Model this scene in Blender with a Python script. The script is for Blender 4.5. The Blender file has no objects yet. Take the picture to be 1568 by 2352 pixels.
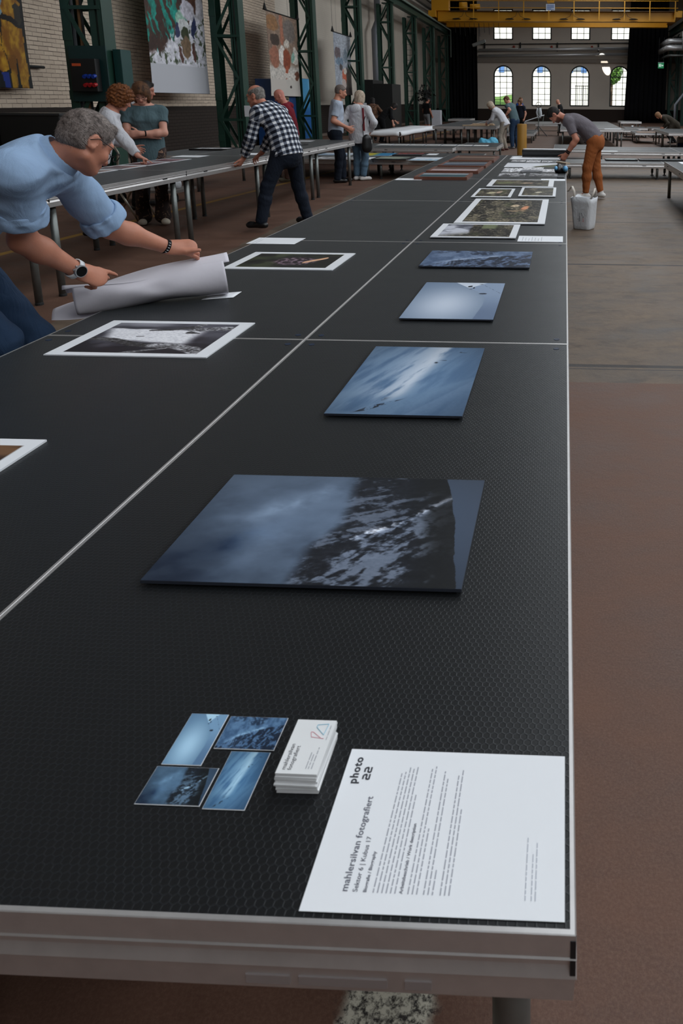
import bpy, math, random
import numpy as np
from mathutils import Vector, Matrix

random.seed(7)
C = bpy.context.scene.collection
PI = math.pi
D2R = math.radians

# ------------------------------------------------------------------ objects
def link(name, me, mat=None, parent=None, loc=None, smooth=False):
    if mat is not None and len(me.materials) == 0:
        me.materials.append(mat)
    if smooth and len(me.polygons):
        me.polygons.foreach_set('use_smooth', [True] * len(me.polygons))
    o = bpy.data.objects.new(name, me)
    C.objects.link(o)
    if parent is not None:
        o.parent = parent
    if loc is not None:
        o.location = loc
    return o

def tag(o, label=None, cat=None, group=None, kind=None):
    if label: o['label'] = label
    if cat: o['category'] = cat
    if group: o['group'] = group
    if kind: o['kind'] = kind
    return o

def thing(name, label, cat, loc=(0, 0, 0), rz=0.0, group=None):
    o = bpy.data.objects.new(name, None)
    o.empty_display_size = 0.1
    C.objects.link(o)
    o.location = loc
    o.rotation_euler = (0, 0, rz)
    return tag(o, label, cat, group)

def kids(o):
    return [c for c in C.objects if c.parent == o]

def dup(root, loc, rz=0.0, label=None, group=None):
    r = root.copy(); C.objects.link(r)
    r.location = loc; r.rotation_euler = (0, 0, rz)
    if label: r['label'] = label
    if group: r['group'] = group
    for ch in kids(root):
        c = ch.copy(); C.objects.link(c); c.parent = r
        for g in kids(ch):
            d = g.copy(); C.objects.link(d); d.parent = c
    return r

class MB:
    """collects polygons; build() links them as one mesh object"""
    def __init__(s):
        s.v = []; s.f = []
    def add(s, vs, fs):
        n = len(s.v)
        s.v.extend([tuple(map(float, p)) for p in vs])
        s.f.extend([tuple(i + n for i in q) for q in fs])
        return s
    def box(s, c, d, rot=None):
        hx, hy, hz = d[0] / 2, d[1] / 2, d[2] / 2
        P = [Vector((x, y, z)) for x in (-hx, hx) for y in (-hy, hy) for z in (-hz, hz)]
        if rot is not None: P = [rot @ p for p in P]
        c = Vector(c)
        return s.add([p + c for p in P], [(0, 1, 3, 2), (4, 6, 7, 5), (0, 4, 5, 1), (2, 3, 7, 6), (0, 2, 6, 4), (1, 5, 7, 3)])
    def span(s, a, b):
        return s.box([(a[i] + b[i]) / 2 for i in range(3)], [abs(b[i] - a[i]) for i in range(3)])
    def bar(s, a, b, w, h, up=(0, 0, 1)):
        a = Vector(a); b = Vector(b); d = b - a; L = d.length; d.normalize()
        up = Vector(up); x = d.cross(up)
        if x.length < 1e-4: x = d.cross(Vector((1, 0, 0)))
        x.normalize(); u = x.cross(d)
        R = Matrix((x, d, u)).transposed()
        return s.box((a + b) / 2, (w, L, h), R)
    def tube(s, pts, r, n=10, caps=True):
        pts = [Vector(p) for p in pts]; rs = r if isinstance(r, (list, tuple)) else [r] * len(pts)
        rings = []; prev = None
        for i, p in enumerate(pts):
            d = (pts[min(i + 1, len(pts) - 1)] - pts[max(i - 1, 0)]).normalized()
            if prev is None:
                x = d.cross(Vector((0, 0, 1)))
                if x.length < 1e-3: x = d.cross(Vector((1, 0, 0)))
            else:
                x = prev - d * prev.dot(d)
            x.normalize(); prev = x; y = d.cross(x)
            rings.append([p + (x * math.cos(2 * PI * k / n) + y * math.sin(2 * PI * k / n)) * rs[i] for k in range(n)])
        V = [q for R in rings for q in R]; F = []
        for i in range(len(rings) - 1):
            for k in range(n):
                F.append((i * n + k, i * n + (k + 1) % n, (i + 1) * n + (k + 1) % n, (i + 1) * n + k))
        if caps:
            F.append(tuple(reversed(range(n)))); F.append(tuple(range((len(rings) - 1) * n, len(rings) * n)))
        return s.add(V, F)
    def extrude(s, prof, a, b, axis):
        """profile of (p,q) extruded from a to b along axis x/y/z"""
        n = len(prof)
        def pt(t, p):
            return {'x': (t, p[0], p[1]), 'y': (p[0], t, p[1]), 'z': (p[0], p[1], t)}[axis]
        V = [pt(a, p) for p in prof] + [pt(b, p) for p in prof]
        F = [(i, (i + 1) % n, n + (i + 1) % n, n + i) for i in range(n)]
        F += [tuple(reversed(range(n))), tuple(range(n, 2 * n))]
        return s.add(V, F)
    def lathe(s, prof, c=(0, 0, 0), n=20):
        V = []; F = []; m = len(prof)
        for k in range(n):
            a = 2 * PI * k / n
            V += [(c[0] + r * math.cos(a), c[1] + r * math.sin(a), c[2] + z) for r, z in prof]
        for k in range(n):
            for i in range(m - 1):
                F.append((k * m + i, ((k + 1) % n) * m + i, ((k + 1) % n) * m + i + 1, k * m + i + 1))
        return s.add(V, F)
    def grid(s, P):
        """P[i][j] points -> sheet"""
        m, n = len(P), len(P[0])
        V = [q for row in P for q in row]
        return s.add(V, [(i * n + j, i * n + j + 1, (i + 1) * n + j + 1, (i + 1) * n + j) for i in range(m - 1) for j in range(n - 1)])
    def mesh(s, name):
        me = bpy.data.meshes.new(name)
        me.from_pydata(s.v, [], s.f)
        import bmesh
        bm = bmesh.new(); bm.from_mesh(me)
        bmesh.ops.recalc_face_normals(bm, faces=bm.faces)
        bm.to_mesh(me); bm.free()
        return me
    def build(s, name, mat=None, parent=None, loc=None, smooth=False, bevel=0.0, solid=0.0):
        o = link(name, s.mesh(name), mat, parent, loc, smooth)
        if solid:
            m = o.modifiers.new('thickness', 'SOLIDIFY'); m.thickness = solid; m.offset = 0
        if bevel:
            m = o.modifiers.new('edges', 'BEVEL'); m.width = bevel; m.segments = 2; m.limit_method = 'ANGLE'
        return o

def fast_mesh(name, V, Q):
    me = bpy.data.meshes.new(name)
    V = np.asarray(V, np.float32); Q = np.asarray(Q, np.int32)
    k = Q.shape[1]
    me.vertices.add(len(V)); me.vertices.foreach_set('co', V.ravel())
    me.loops.add(Q.size); me.loops.foreach_set('vertex_index', Q.ravel())
    me.polygons.add(len(Q))
    me.polygons.foreach_set('loop_start', np.arange(0, Q.size, k, dtype=np.int32))
    me.polygons.foreach_set('loop_total', np.full(len(Q), k, np.int32))
    me.update(calc_edges=True); me.validate()
    return me

def point_colour(me, rgb, name='pic'):
    a = me.attributes.new(name, 'FLOAT_COLOR', 'POINT')
    out = np.ones((len(me.vertices), 4), np.float32); out[:, :3] = rgb
    a.data.foreach_set('color', out.ravel())

# ------------------------------------------------------------------ materials
def lin(c):
    c = np.asarray(c, float) / 255.0
    return np.where(c <= 0.04045, c / 12.92, ((c + 0.055) / 1.055) ** 2.4)

class NT:
    def __init__(s, name):
        s.m = bpy.data.materials.new(name); s.m.use_nodes = True
        s.t = s.m.node_tree; s.b = s.t.nodes['Principled BSDF']
    def n(s, typ, **kw):
        x = s.t.nodes.new(typ)
        for k, v in kw.items(): setattr(x, k, v)
        return x
    def l(s, a, b): s.t.links.new(a, b)
    def val(s, sock, v):
        if hasattr(v, 'links') or hasattr(v, 'is_linked'): s.l(v, sock)
        else: sock.default_value = v
    def math(s, op, a, b=0.0, c=0.0):
        x = s.n('ShaderNodeMath', operation=op)
        for i, v in enumerate((a, b, c)): s.val(x.inputs[i], v)
        return x.outputs[0]
    def mix(s, f, a, b):
        x = s.n('ShaderNodeMix', data_type='RGBA')
        s.val(x.inputs[0], f)
        for i, v in ((6, a), (7, b)):
            if isinstance(v, (tuple, list, np.ndarray)): x.inputs[i].default_value = (*[float(q) for q in v[:3]], 1)
            else: s.l(v, x.inputs[i])
        return x.outputs[2]
    def pos(s):
        return s.n('ShaderNodeNewGeometry').outputs['Position']
    def obj(s):
        return s.n('ShaderNodeTexCoord').outputs['Object']
    def sep(s, v):
        x = s.n('ShaderNodeSeparateXYZ'); s.l(v, x.inputs[0]); return x.outputs
    def noise(s, v, scale, detail=4, rough=.55, dist=0.0):
        x = s.n('ShaderNodeTexNoise'); s.l(v, x.inputs['Vector'])
        x.inputs['Scale'].default_value = scale; x.inputs['Detail'].default_value = detail
        x.inputs['Roughness'].default_value = rough; x.inputs['Distortion'].default_value = dist
        return x.outputs[0]
    def scaled(s, v, k):
        x = s.n('ShaderNodeVectorMath', operation='MULTIPLY'); s.l(v, x.inputs[0]); x.inputs[1].default_value = k
        return x.outputs[0]
    def ramp(s, f, lo, hi):
        x = s.n('ShaderNodeMapRange'); s.l(f, x.inputs[0])
        x.inputs[1].default_value = lo; x.inputs[2].default_value = hi
        return x.outputs[0]
    def bump(s, h, strength=.3, dist=.01):
        x = s.n('ShaderNodeBump'); x.inputs['Strength'].default_value = strength; x.inputs['Distance'].default_value = dist
        s.l(h, x.inputs['Height']); s.l(x.outputs[0], s.b.inputs['Normal'])
    def base(s, v):
        i = s.b.inputs['Base Color']
        if isinstance(v, (tuple, list, np.ndarray)): i.default_value = (*[float(q) for q in v[:3]], 1)
        else: s.l(v, i)
    def set(s, rough=.5, metal=0.0, spec=None):
        s.b.inputs['Roughness'].default_value = rough; s.b.inputs['Metallic'].default_value = metal
        if spec is not None: s.b.inputs['Specular IOR Level'].default_value = spec
        return s

def M(name, rgb, rough=.6, metal=0.0, var=.12, scale=6.0, spec=None, bump=0.0, bscale=60.0):
    """plain surface: base colour with a little procedural variation"""
    t = NT(name); c = lin(rgb)
    v = t.obj(); f = t.noise(v, scale)
    t.base(t.mix(f, c * (1 - var), np.minimum(c * (1 + var), 1)))
    t.set(rough, metal, spec)
    if bump: t.bump(t.noise(v, bscale, 3), bump, .005)
    return t.m

def cloth(name, rgb, rough=.9, fold=.5, fscale=9.0, var=.10):
    t = NT(name); c = lin(rgb); v = t.obj()
    f = t.noise(v, 14.0, 3)
    t.base(t.mix(f, c * (1 - var), np.minimum(c * (1 + var), 1))); t.set(rough, 0, .25)
    w = t.noise(t.scaled(v, (1.6, 1.6, .8)), fscale, 3, .5, 1.2)
    fine = t.noise(v, 260.0, 1)
    t.bump(t.math('ADD', w, t.math('MULTIPLY', fine, .05)), fold, .03)
    return t.m

# ------------------------------------------------------------------ numpy noise for pictures
def vnoise(u, v, seed=0):
    r = np.random.RandomState(seed); G = r.rand(64, 64)
    iu = np.floor(u).astype(int); iv = np.floor(v).astype(int)
    fu = u - iu; fv = v - iv
    fu = fu * fu * (3 - 2 * fu); fv = fv * fv * (3 - 2 * fv)
    g = lambda a, b: G[a % 64, b % 64]
    return (g(iu, iv) * (1 - fu) + g(iu + 1, iv) * fu) * (1 - fv) + (g(iu, iv + 1) * (1 - fu) + g(iu + 1, iv + 1) * fu) * fv

def fbm(u, v, s=4.0, seed=0, octv=5, ridge=False):
    o = 0; a = 1.0; t = 0
    for k in range(octv):
        n = vnoise(u * s + 17.3 * k, v * s + 9.1 * k, seed + k)
        if ridge: n = 1 - abs(2 * n - 1)
        o = o + a * n; t += a; a *= .55; s *= 2.03
    return o / t

def sm(x, a, b):
    t = np.clip((x - a) / (b - a), 0, 1); return t * t * (3 - 2 * t)

def mixc(a, b, f):
    a = np.asarray(a, float); b = np.asarray(b, float); f = np.asarray(f)[..., None]
    return a * (1 - f) + b * f

M_PIC = None
def pic_material(name, rough=.35, attr='pic', spec=.4):
    t = NT(name); a = t.n('ShaderNodeAttribute', attribute_name=attr)
    t.l(a.outputs['Color'], t.b.inputs['Base Color']); t.set(rough, 0, spec)
    return t.m

def picture_mesh(w, d, nx, ny, fn, border=0.0, vertical=False, curve=None):
    """flat printed sheet, u along width, v along depth/height, colour from fn(u,v) in sRGB 0-255"""
    u, v = np.meshgrid(np.linspace(0, 1, nx), np.linspace(0, 1, ny))
    X = (u - .5) * w; Y = (v - .5) * d
    if vertical: V = np.stack([X, np.zeros_like(X), Y], -1)
    else: V = np.stack([X, Y, np.zeros_like(X)], -1)
    if curve is not None: V = curve(u, v, V)
    col = lin(np.clip(fn(u, v), 0, 255)).reshape(-1, 3)
    i = np.arange(nx * ny).reshape(ny, nx)
    Q = np.stack([i[:-1, :-1], i[:-1, 1:], i[1:, 1:], i[1:, :-1]], -1).reshape(-1, 4)
    me = fast_mesh('picture', V.reshape(-1, 3), Q)
    point_colour(me, col)
    return me

# ------------------------------------------------------------------ signed distance modelling
def nrm(v):
    v = np.asarray(v, float); return v / (np.linalg.norm(v) + 1e-12)

class SDF:
    def __init__(s, lo, hi, h):
        s.lo = np.asarray(lo, float); s.h = h
        s.n = np.ceil((np.asarray(hi, float) - s.lo) / h).astype(int) + 1
        s.D = np.full(s.n, 9.0, np.float32)
    def _sub(s, lo, hi, pad):
        a = np.maximum(np.floor((np.asarray(lo) - pad - s.lo) / s.h).astype(int), 0)
        b = np.minimum(np.ceil((np.asarray(hi) + pad - s.lo) / s.h).astype(int) + 1, s.n)
        if np.any(b <= a): return None
        ax = [(s.lo[i] + s.h * np.arange(a[i], b[i])).astype(np.float32) for i in range(3)]
        return tuple(slice(a[i], b[i]) for i in range(3)), np.meshgrid(*ax, indexing='ij')
    def _join(s, sl, d, k, cut):
        A = s.D[sl]
        if cut:
            if k > 0:
                h = np.clip(.5 - .5 * (A + d) / k, 0, 1); s.D[sl] = A * (1 - h) - d * h + k * h * (1 - h)
            else: s.D[sl] = np.maximum(A, -d)
        elif k > 0:
            h = np.clip(.5 + .5 * (A - d) / k, 0, 1)
            s.D[sl] = np.where(A > 5, d, A * (1 - h) + d * h - k * h * (1 - h))
        else: s.D[sl] = np.minimum(A, d)
    def cap(s, a, b, ra, rb=None, k=.02, flat=None, side=None, cut=False, flatend=False, off=0.0):
        """tapered capsule; flat = squash factor of the axis perpendicular to side"""
        rb = ra if rb is None else rb
        a = np.asarray(a, float); b = np.asarray(b, float); ra += off; rb += off
        R = max(ra, rb)
        g = s._sub(np.minimum(a, b) - R, np.maximum(a, b) + R, 3 * s.h + k)
        if g is None: return s
        sl, (X, Y, Z) = g
        ab = b - a; L2 = ab @ ab + 1e-12
        px, py, pz = X - a[0], Y - a[1], Z - a[2]
        t = (px * ab[0] + py * ab[1] + pz * ab[2]) / L2; tc = np.clip(t, 0, 1)
        qx, qy, qz = px - tc * ab[0], py - tc * ab[1], pz - tc * ab[2]
        if flat is not None:
            ax = nrm(ab); sd = np.asarray(side, float); sd = nrm(sd - ax * (sd @ ax)); dp = np.cross(ax, sd)
            w = (qx * dp[0] + qy * dp[1] + qz * dp[2]) * (1 / flat - 1)
            d = np.sqrt((qx + w * dp[0]) ** 2 + (qy + w * dp[1]) ** 2 + (qz + w * dp[2]) ** 2) - (ra + (rb - ra) * tc)
            d *= (flat + 1) / 2
        else:
            d = np.sqrt(qx * qx + qy * qy + qz * qz) - (ra + (rb - ra) * tc)
        if flatend:
            L = math.sqrt(L2); d = np.maximum(d, np.maximum(-t * L, (t - 1) * L))
        s._join(sl, d.astype(np.float32), k, cut); return s
    def ell(s, c, r, R=None, k=.02, cut=False, off=0.0):
        c = np.asarray(c, float); r = np.asarray(r, float) + off; m = r.max()
        g = s._sub(c - m, c + m, 3 * s.h + k)
        if g is None: return s
        sl, (X, Y, Z) = g
        P = np.stack([X - c[0], Y - c[1], Z - c[2]], -1)
        if R is not None: P = P @ np.asarray(R, float)      # columns of R = local axes
        q = np.sqrt(((P / r) ** 2).sum(-1)); q2 = np.sqrt(((P / (r * r)) ** 2).sum(-1))
        d = q * (q - 1) / (q2 + 1e-9)
        s._join(sl, d.astype(np.float32), k, cut); return s
    def plane(s, p, n):
        """keep the side the normal points away from"""
        n = nrm(n); ax = [s.lo[i] + s.h * np.arange(s.n[i]) for i in range(3)]
        d = ((ax[0] - p[0]) * n[0])[:, None, None] + ((ax[1] - p[1]) * n[1])[None, :, None] + ((ax[2] - p[2]) * n[2])[None, None, :]
        s.D = np.maximum(s.D, d.astype(np.float32)); return s
    def ripple(s, fn):
        ax = [(s.lo[i] + s.h * np.arange(s.n[i])).astype(np.float32) for i in range(3)]
        X, Y, Z = np.meshgrid(*ax, indexing='ij', sparse=True)
        s.D = s.D + fn(X, Y, Z).astype(np.float32); return s
    def mesh(s, name, smooth=1):
        D = s.D; lo, h = s.lo, s.h
        D[0], D[-1] = 9, 9; D[:, 0], D[:, -1] = 9, 9; D[:, :, 0], D[:, :, -1] = 9, 9
        ins = D < 0
        c = [ins[i:ins.shape[0] - 1 + i, j:ins.shape[1] - 1 + j, k:ins.shape[2] - 1 + k] for i in (0, 1) for j in (0, 1) for k in (0, 1)]
        cnt = sum(x.astype(np.int8) for x in c)
        act = np.argwhere((cnt > 0) & (cnt < 8))
        if len(act) == 0: return None
        idx = -np.ones(cnt.shape, np.int64); idx[tuple(act.T)] = np.arange(len(act))
        acc = np.zeros((len(act), 3)); num = np.zeros(len(act))
        offs = [(i, j, k) for i in (0, 1) for j in (0, 1) for k in (0, 1)]
        val = {o: D[act[:, 0] + o[0], act[:, 1] + o[1], act[:, 2] + o[2]].astype(float) for o in offs}
        for o in offs:
            for ax in range(3):
                if o[ax] == 0:
                    p = list(o); p[ax] = 1; p = tuple(p)
                    a, b = val[o], val[p]; x = (a < 0) != (b < 0)
                    t = np.where(x, a / np.where(x, a - b, 1), 0)
                    q = np.tile(np.array(o, float), (len(act), 1)); q[:, ax] = t
                    acc[x] += q[x]; num[x] += 1
        V = lo + h * (act + acc / num[:, None])
        F = []
        for ax in range(3):
            o1, o2 = [(1, 2), (2, 0), (0, 1)][ax]
            sl0 = [slice(1, -1)] * 3; sl1 = [slice(1, -1)] * 3
            sl0[ax] = slice(0, -1); sl1[ax] = slice(1, None)
            A = ins[tuple(sl0)]; B = ins[tuple(sl1)]
            for inv, msk in ((False, A & ~B), (True, ~A & B)):
                e = np.argwhere(msk)
                if len(e) == 0: continue
                e = e + np.array([0 if q == ax else 1 for q in range(3)])
                def cell(d1, d2):
                    q = e.copy(); q[:, o1] -= d1; q[:, o2] -= d2
                    return idx[q[:, 0], q[:, 1], q[:, 2]]
                qd = np.stack([cell(0, 0), cell(1, 0), cell(1, 1), cell(0, 1)], -1)
                if inv: qd = qd[:, ::-1]
                F.append(qd)
        F = np.concatenate(F); F = F[(F >= 0).all(1)]
        for _ in range(smooth):
            S = np.zeros_like(V); n = np.zeros(len(V))
            for a, b in ((0, 1), (1, 2), (2, 3), (3, 0)):
                np.add.at(S, F[:, a], V[F[:, b]]); np.add.at(n, F[:, a], 1)
                np.add.at(S, F[:, b], V[F[:, a]]); np.add.at(n, F[:, b], 1)
            V = V * .45 + .55 * S / np.maximum(n, 1)[:, None]
        return fast_mesh(name, V, F)
    def build(s, name, mat, parent=None, origin=(0, 0, 0), smooth=1):
        me = s.mesh(name, smooth)
        if me is None: return None
        if any(origin):
            me.transform(Matrix.Translation(-Vector(origin)))
        return link(name, me, mat, parent, smooth=True)
# ------------------------------------------------------------------ people
def skin_material(name, rgb):
    t = NT(name); c = lin(rgb); v = t.obj()
    f = t.noise(v, 22.0, 4)
    a = t.n('ShaderNodeAttribute', attribute_name='tint')
    base = t.mix(f, c * .86, np.minimum(c * 1.14, 1))
    x = t.n('ShaderNodeMix', data_type='RGBA', blend_type='MULTIPLY'); x.inputs[0].default_value = 1
    t.l(base, x.inputs[6]); t.l(a.outputs['Color'], x.inputs[7])
    t.l(x.outputs[2], t.b.inputs['Base Color']); t.set(.5, 0, .4)
    t.b.inputs['Subsurface Weight'].default_value = .08
    t.b.inputs['Subsurface Radius'].default_value = (.012, .004, .002)
    t.bump(t.noise(v, 140.0, 3), .12, .004)
    return t.m

def ik(a, c, l1, l2, hint):
    a = np.asarray(a, float); c = np.asarray(c, float); d = c - a; L = np.linalg.norm(d)
    if L > (l1 + l2) * .995:
        c = a + d / L * (l1 + l2) * .995; d = c - a; L = np.linalg.norm(d)
    u = d / L; x = (l1 * l1 - l2 * l2 + L * L) / (2 * L); h = math.sqrt(max(l1 * l1 - x * x, 1e-6))
    p = np.asarray(hint, float); p = p - u * (p @ u); p = nrm(p)
    return a + u * x + p * h, c

def rotv(v, ax, a):
    v = np.asarray(v, float); ax = nrm(ax)
    return v * math.cos(a) + np.cross(ax, v) * math.sin(a) + ax * (ax @ v) * (1 - math.cos(a))

def pose(p):
    """joints from a compact description; f = facing, r = the person's own right"""
    H = p['H']; yaw = D2R(p.get('yaw', 0)); s = H / 1.75
    f = np.array([-math.sin(yaw), math.cos(yaw), 0]); r = np.array([math.cos(yaw), math.sin(yaw), 0]); z = np.array([0, 0, 1.])
    lean = D2R(p.get('lean', 4)); low = lean * p.get('low', .75); sl = D2R(p.get('sidelean', 0))
    P = np.array([p['pos'][0], p['pos'][1], p.get('hip', .53 * H)])
    up = lambda a: nrm(z * math.cos(a) + f * math.sin(a) + r * math.sin(sl))
    J = dict(s=s, f=f, r=r, P=P)
    J['W'] = P + up(low) * .11 * H
    J['Ch'] = J['W'] + up((low + lean) / 2) * .10 * H
    J['N'] = J['Ch'] + up(lean * 1.05) * .105 * H
    tw = D2R(p.get('twist', 0))
    rs = nrm(r * math.cos(tw) + f * math.sin(tw))
    tu = up(lean); J['tu'] = tu; J['rs'] = rs; J['tf'] = np.cross(tu, rs)
    w = p.get('shw', .108) * H
    sh = J['N'] - tu * .040 * H
    J['SR'] = sh + rs * w; J['SL'] = sh - rs * w
    hy = D2R(p.get('heady', 0)); hp = D2R(p.get('headp', 10))   # yaw to the left, pitch down; both from the facing
    hf0 = nrm(f * math.cos(hy) - r * math.sin(hy)); hr = np.cross(hf0, z)
    hf = nrm(hf0 * math.cos(hp) - z * math.sin(hp)); hu = np.cross(hr, hf)
    J['hf'], J['hu'], J['hr'] = hf, hu, nrm(hr)
    nd = nrm(up(lean * .8) + hf0 * p.get('neckf', .25))
    J['Hd'] = J['N'] + nd * .058 * H + hu * .048 * H + hf * .012 * H
    for k, sg in (('R', 1), ('L', -1)):
        J['Hp' + k] = P + r * sg * .054 * H - z * .01 * H
        ft = p['feet'][k]
        A = np.array([ft[0], ft[1], .062 * s + (ft[3] if len(ft) > 3 else 0)])
        fy = D2R(ft[2]) if len(ft) > 2 else yaw
        td = np.array([-math.sin(fy), math.cos(fy), 0])
        J['K' + k], J['A' + k] = ik(J['Hp' + k], A, .247 * H, .237 * H, td * p.get('kneef', 1) + r * sg * .12)
        J['T' + k] = J['A' + k] + td * .125 * s - z * .035 * s
        J['td' + k] = td
        hd = p.get('hand' + k)
        if hd is None: hd = J['S' + k] + r * sg * .05 * H + f * .05 * H - z * .30 * H
        hint = p.get('elb' + k, -f * .8 + r * sg * .5 - z * .2)
        J['E' + k], J['Wr' + k] = ik(J['S' + k], hd, .172 * H, .150 * H, hint)
        fd = p.get('fd' + k); pn = p.get('pn' + k)
        J['fd' + k] = nrm(fd if fd is not None else J['Wr' + k] - J['E' + k])
        J['pn' + k] = nrm(pn if pn is not None else -r * sg)
    J['curl'] = p.get('curl', 25)
    return J

def add_torso(S, J, off=0.0, k=.05):
    s = J['s']; r = J['r']; rs = J['rs']; g = J.get('girth', 1.0)
    S.cap(J['P'] - np.array([0, 0, .03 * s]), J['W'], .160 * s * g, .146 * s * g, k, .70, r, off=off)
    S.cap(J['W'], J['Ch'], .146 * s * g, .160 * s * g, k, .70, rs, off=off)
    S.cap(J['Ch'], J['N'] - J['tu'] * .05 * s, .160 * s * g, .118 * s, k, .64, rs, off=off)
    for q in 'LR': S.cap(J['N'] - J['tu'] * .030 * s, J['S' + q], .062 * s, .053 * s, k, off=off)
    if J.get('bust'):
        for q in (-1, 1):
            S.ell(J['Ch'] + rs * q * .065 * s + J['tf'] * .085 * s + J['tu'] * .02, (.06 * s,) * 3, None, k, off=off)

def add_arm(S, J, k_, off=0.0, part=(0, 2), kk=.03, loose=0.0):
    """part: 0..1 upper arm, 1..2 forearm"""
    s = J['s']; a, e, w = J['S' + k_], J['E' + k_], J['Wr' + k_]
    lo, hi = part; cut = hi < 1.99
    r0, r1, r2, r3 = .054 * s, .043 * s, .043 * s, .028 * s
    if lo < 1:
        t = min(hi, 1.0); end = a + (e - a) * t
        S.cap(a, end, r0, r0 + (r1 - r0) * t + loose, kk, off=off, flatend=(hi < 1))
        if hi < 1: S.ell(a, (r0,) * 3, None, kk, off=off)
    if hi > 1:
        t = hi - 1; end = e + (w - e) * t
        m = e + (w - e) * min(.3, t)
        S.cap(e, m, r2, .045 * s, kk, off=off)
        S.cap(m, end, .045 * s, .045 * s + (r3 - .045 * s) * (t - .3) / .7 + loose if t > .3 else .045 * s, kk, off=off, flatend=cut)
        if cut: S.cap(e, m, r2, .045 * s, kk, off=off)

def add_hand(S, J, k_, kk=.008, curls=None, spread=1.0, thumb=None):
    s = J['s']; w = J['Wr' + k_]; d = J['fd' + k_]; n = J['pn' + k_]
    n = nrm(n - d * (n @ d)); side = np.cross(d, n) * (1 if k_ == 'R' else -1)   # towards the thumb
    side = -side if J.get('flip' + k_) else side
    kn = w + d * .088 * s
    S.cap(w, w + d * .03 * s, .028 * s, .033 * s, kk + .012, .62, side)
    S.cap(w + d * .025 * s, kn - d * .012 * s, .034 * s, .042 * s, kk + .008, .36, side)
    c = curls or [J['curl']] * 4
    Ls = [(.042, .026, .021), (.046, .029, .022), (.043, .027, .021), (.034, .021, .019)]
    for i in range(4):
        b = kn + side * (.031 - .0205 * i) * s * spread - d * (.004 + .006 * abs(i - 1)) * s
        q = nrm(d + side * (.10 - .07 * i) * spread)
        a = D2R(c[i]); ax = np.cross(q, n); p0 = b - d * .012 * s
        for j, L in enumerate(Ls[i]):
            if j == 0: q = rotv(q, ax, a * .8)
            else: q = rotv(q, ax, a)
            p1 = p0 + q * (L + (.012 if j == 0 else 0)) * s
            S.cap(p0, p1, (.0098 - .0008 * j) * s, (.0090 - .0009 * j) * s, kk * .4)
            p0 = p1
    tb = w + d * .028 * s + side * .028 * s
    td = nrm(d * .75 + side * .6 + n * .35) if thumb is None else nrm(thumb)
    p1 = tb + td * .042 * s; t2 = nrm(td + d * .35); p2 = p1 + t2 * .032 * s; p3 = p2 + nrm(t2 + d * .2) * .024 * s
    S.cap(w + d * .02 * s + side * .01 * s, p1, .016 * s, .0125 * s, kk)
    S.cap(p1, p2, .0115 * s, .0105 * s, kk * .4); S.cap(p2, p3, .0105 * s, .0088 * s, kk * .4)

def head_frame(J):
    return np.stack([J['hr'], J['hf'], J['hu']], 1)

def add_head(S, J, detail=True):
    s = J['s'] * J.get('hs', 1.0); R = head_frame(J); c = J['Hd']
    L = lambda x, y, z: c + R @ (np.array([x, y, z]) * s)
    q = lambda *v: tuple(x * s for x in v)
    S.ell(L(0, -.012, .022), q(.074, .095, .088), R, .02)
    S.ell(L(0, .012, -.02), q(.070, .080, .075), R, .02)
    S.ell(L(0, .030, -.058), q(.056, .062, .068), R, .02)
    S.cap(J['N'] - J['tu'] * .05 * s, L(0, -.028, -.055), .060 * s, .054 * s, .03)
    S.ell(L(0, .074, -.108), q(.024, .018, .018), R, .02)
    for x in (-1, 1):
        S.cap(L(.058 * x, .0, -.075), L(.022 * x, .068, -.105), .018 * s, .016 * s, .02)
        ea = math.radians(24) * x; Re = R @ np.array([[math.cos(ea), math.sin(ea), 0], [-math.sin(ea), math.cos(ea), 0], [0, 0, 1]])
        S.ell(L(.082 * x, -.014, -.014), q(.0085, .022, .034), Re, .006); S.cap(L(.074 * x, .0, -.042), L(.079 * x, -.006, -.036), .010 * s, .008 * s, .008)
        S.ell(L(.042 * x, .066, -.042), q(.022, .02, .02), R, .02)
    S.cap(L(0, .088, -.012), L(0, .108, -.048), .009 * s, .0135 * s, .012)
    S.cap(L(-.042, .078, .014), L(.042, .078, .014), .012 * s, .012 * s, .016)
    if detail:
        for x in (-1, 1):
            S.ell(L(.031 * x, .098, -.010), q(.017, .012, .010), R, .010, cut=True)
            S.ell(L(.031 * x, .080, -.010), q(.012, .012, .011), R, .004)
            S.cap(L(.010 * x, .103, -.05), L(.016 * x, .096, -.052), .007 * s, .006 * s, .006)
            S.ell(L(.090 * x, -.010, -.012), q(.005, .012, .022), Re, .004, cut=True)
        S.cap(L(-.02, .089, -.074), L(.02, .089, -.074), .0065 * s, None, .006)
        S.cap(L(-.016, .088, -.083), L(.016, .088, -.083), .0065 * s, None, .006)

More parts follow.
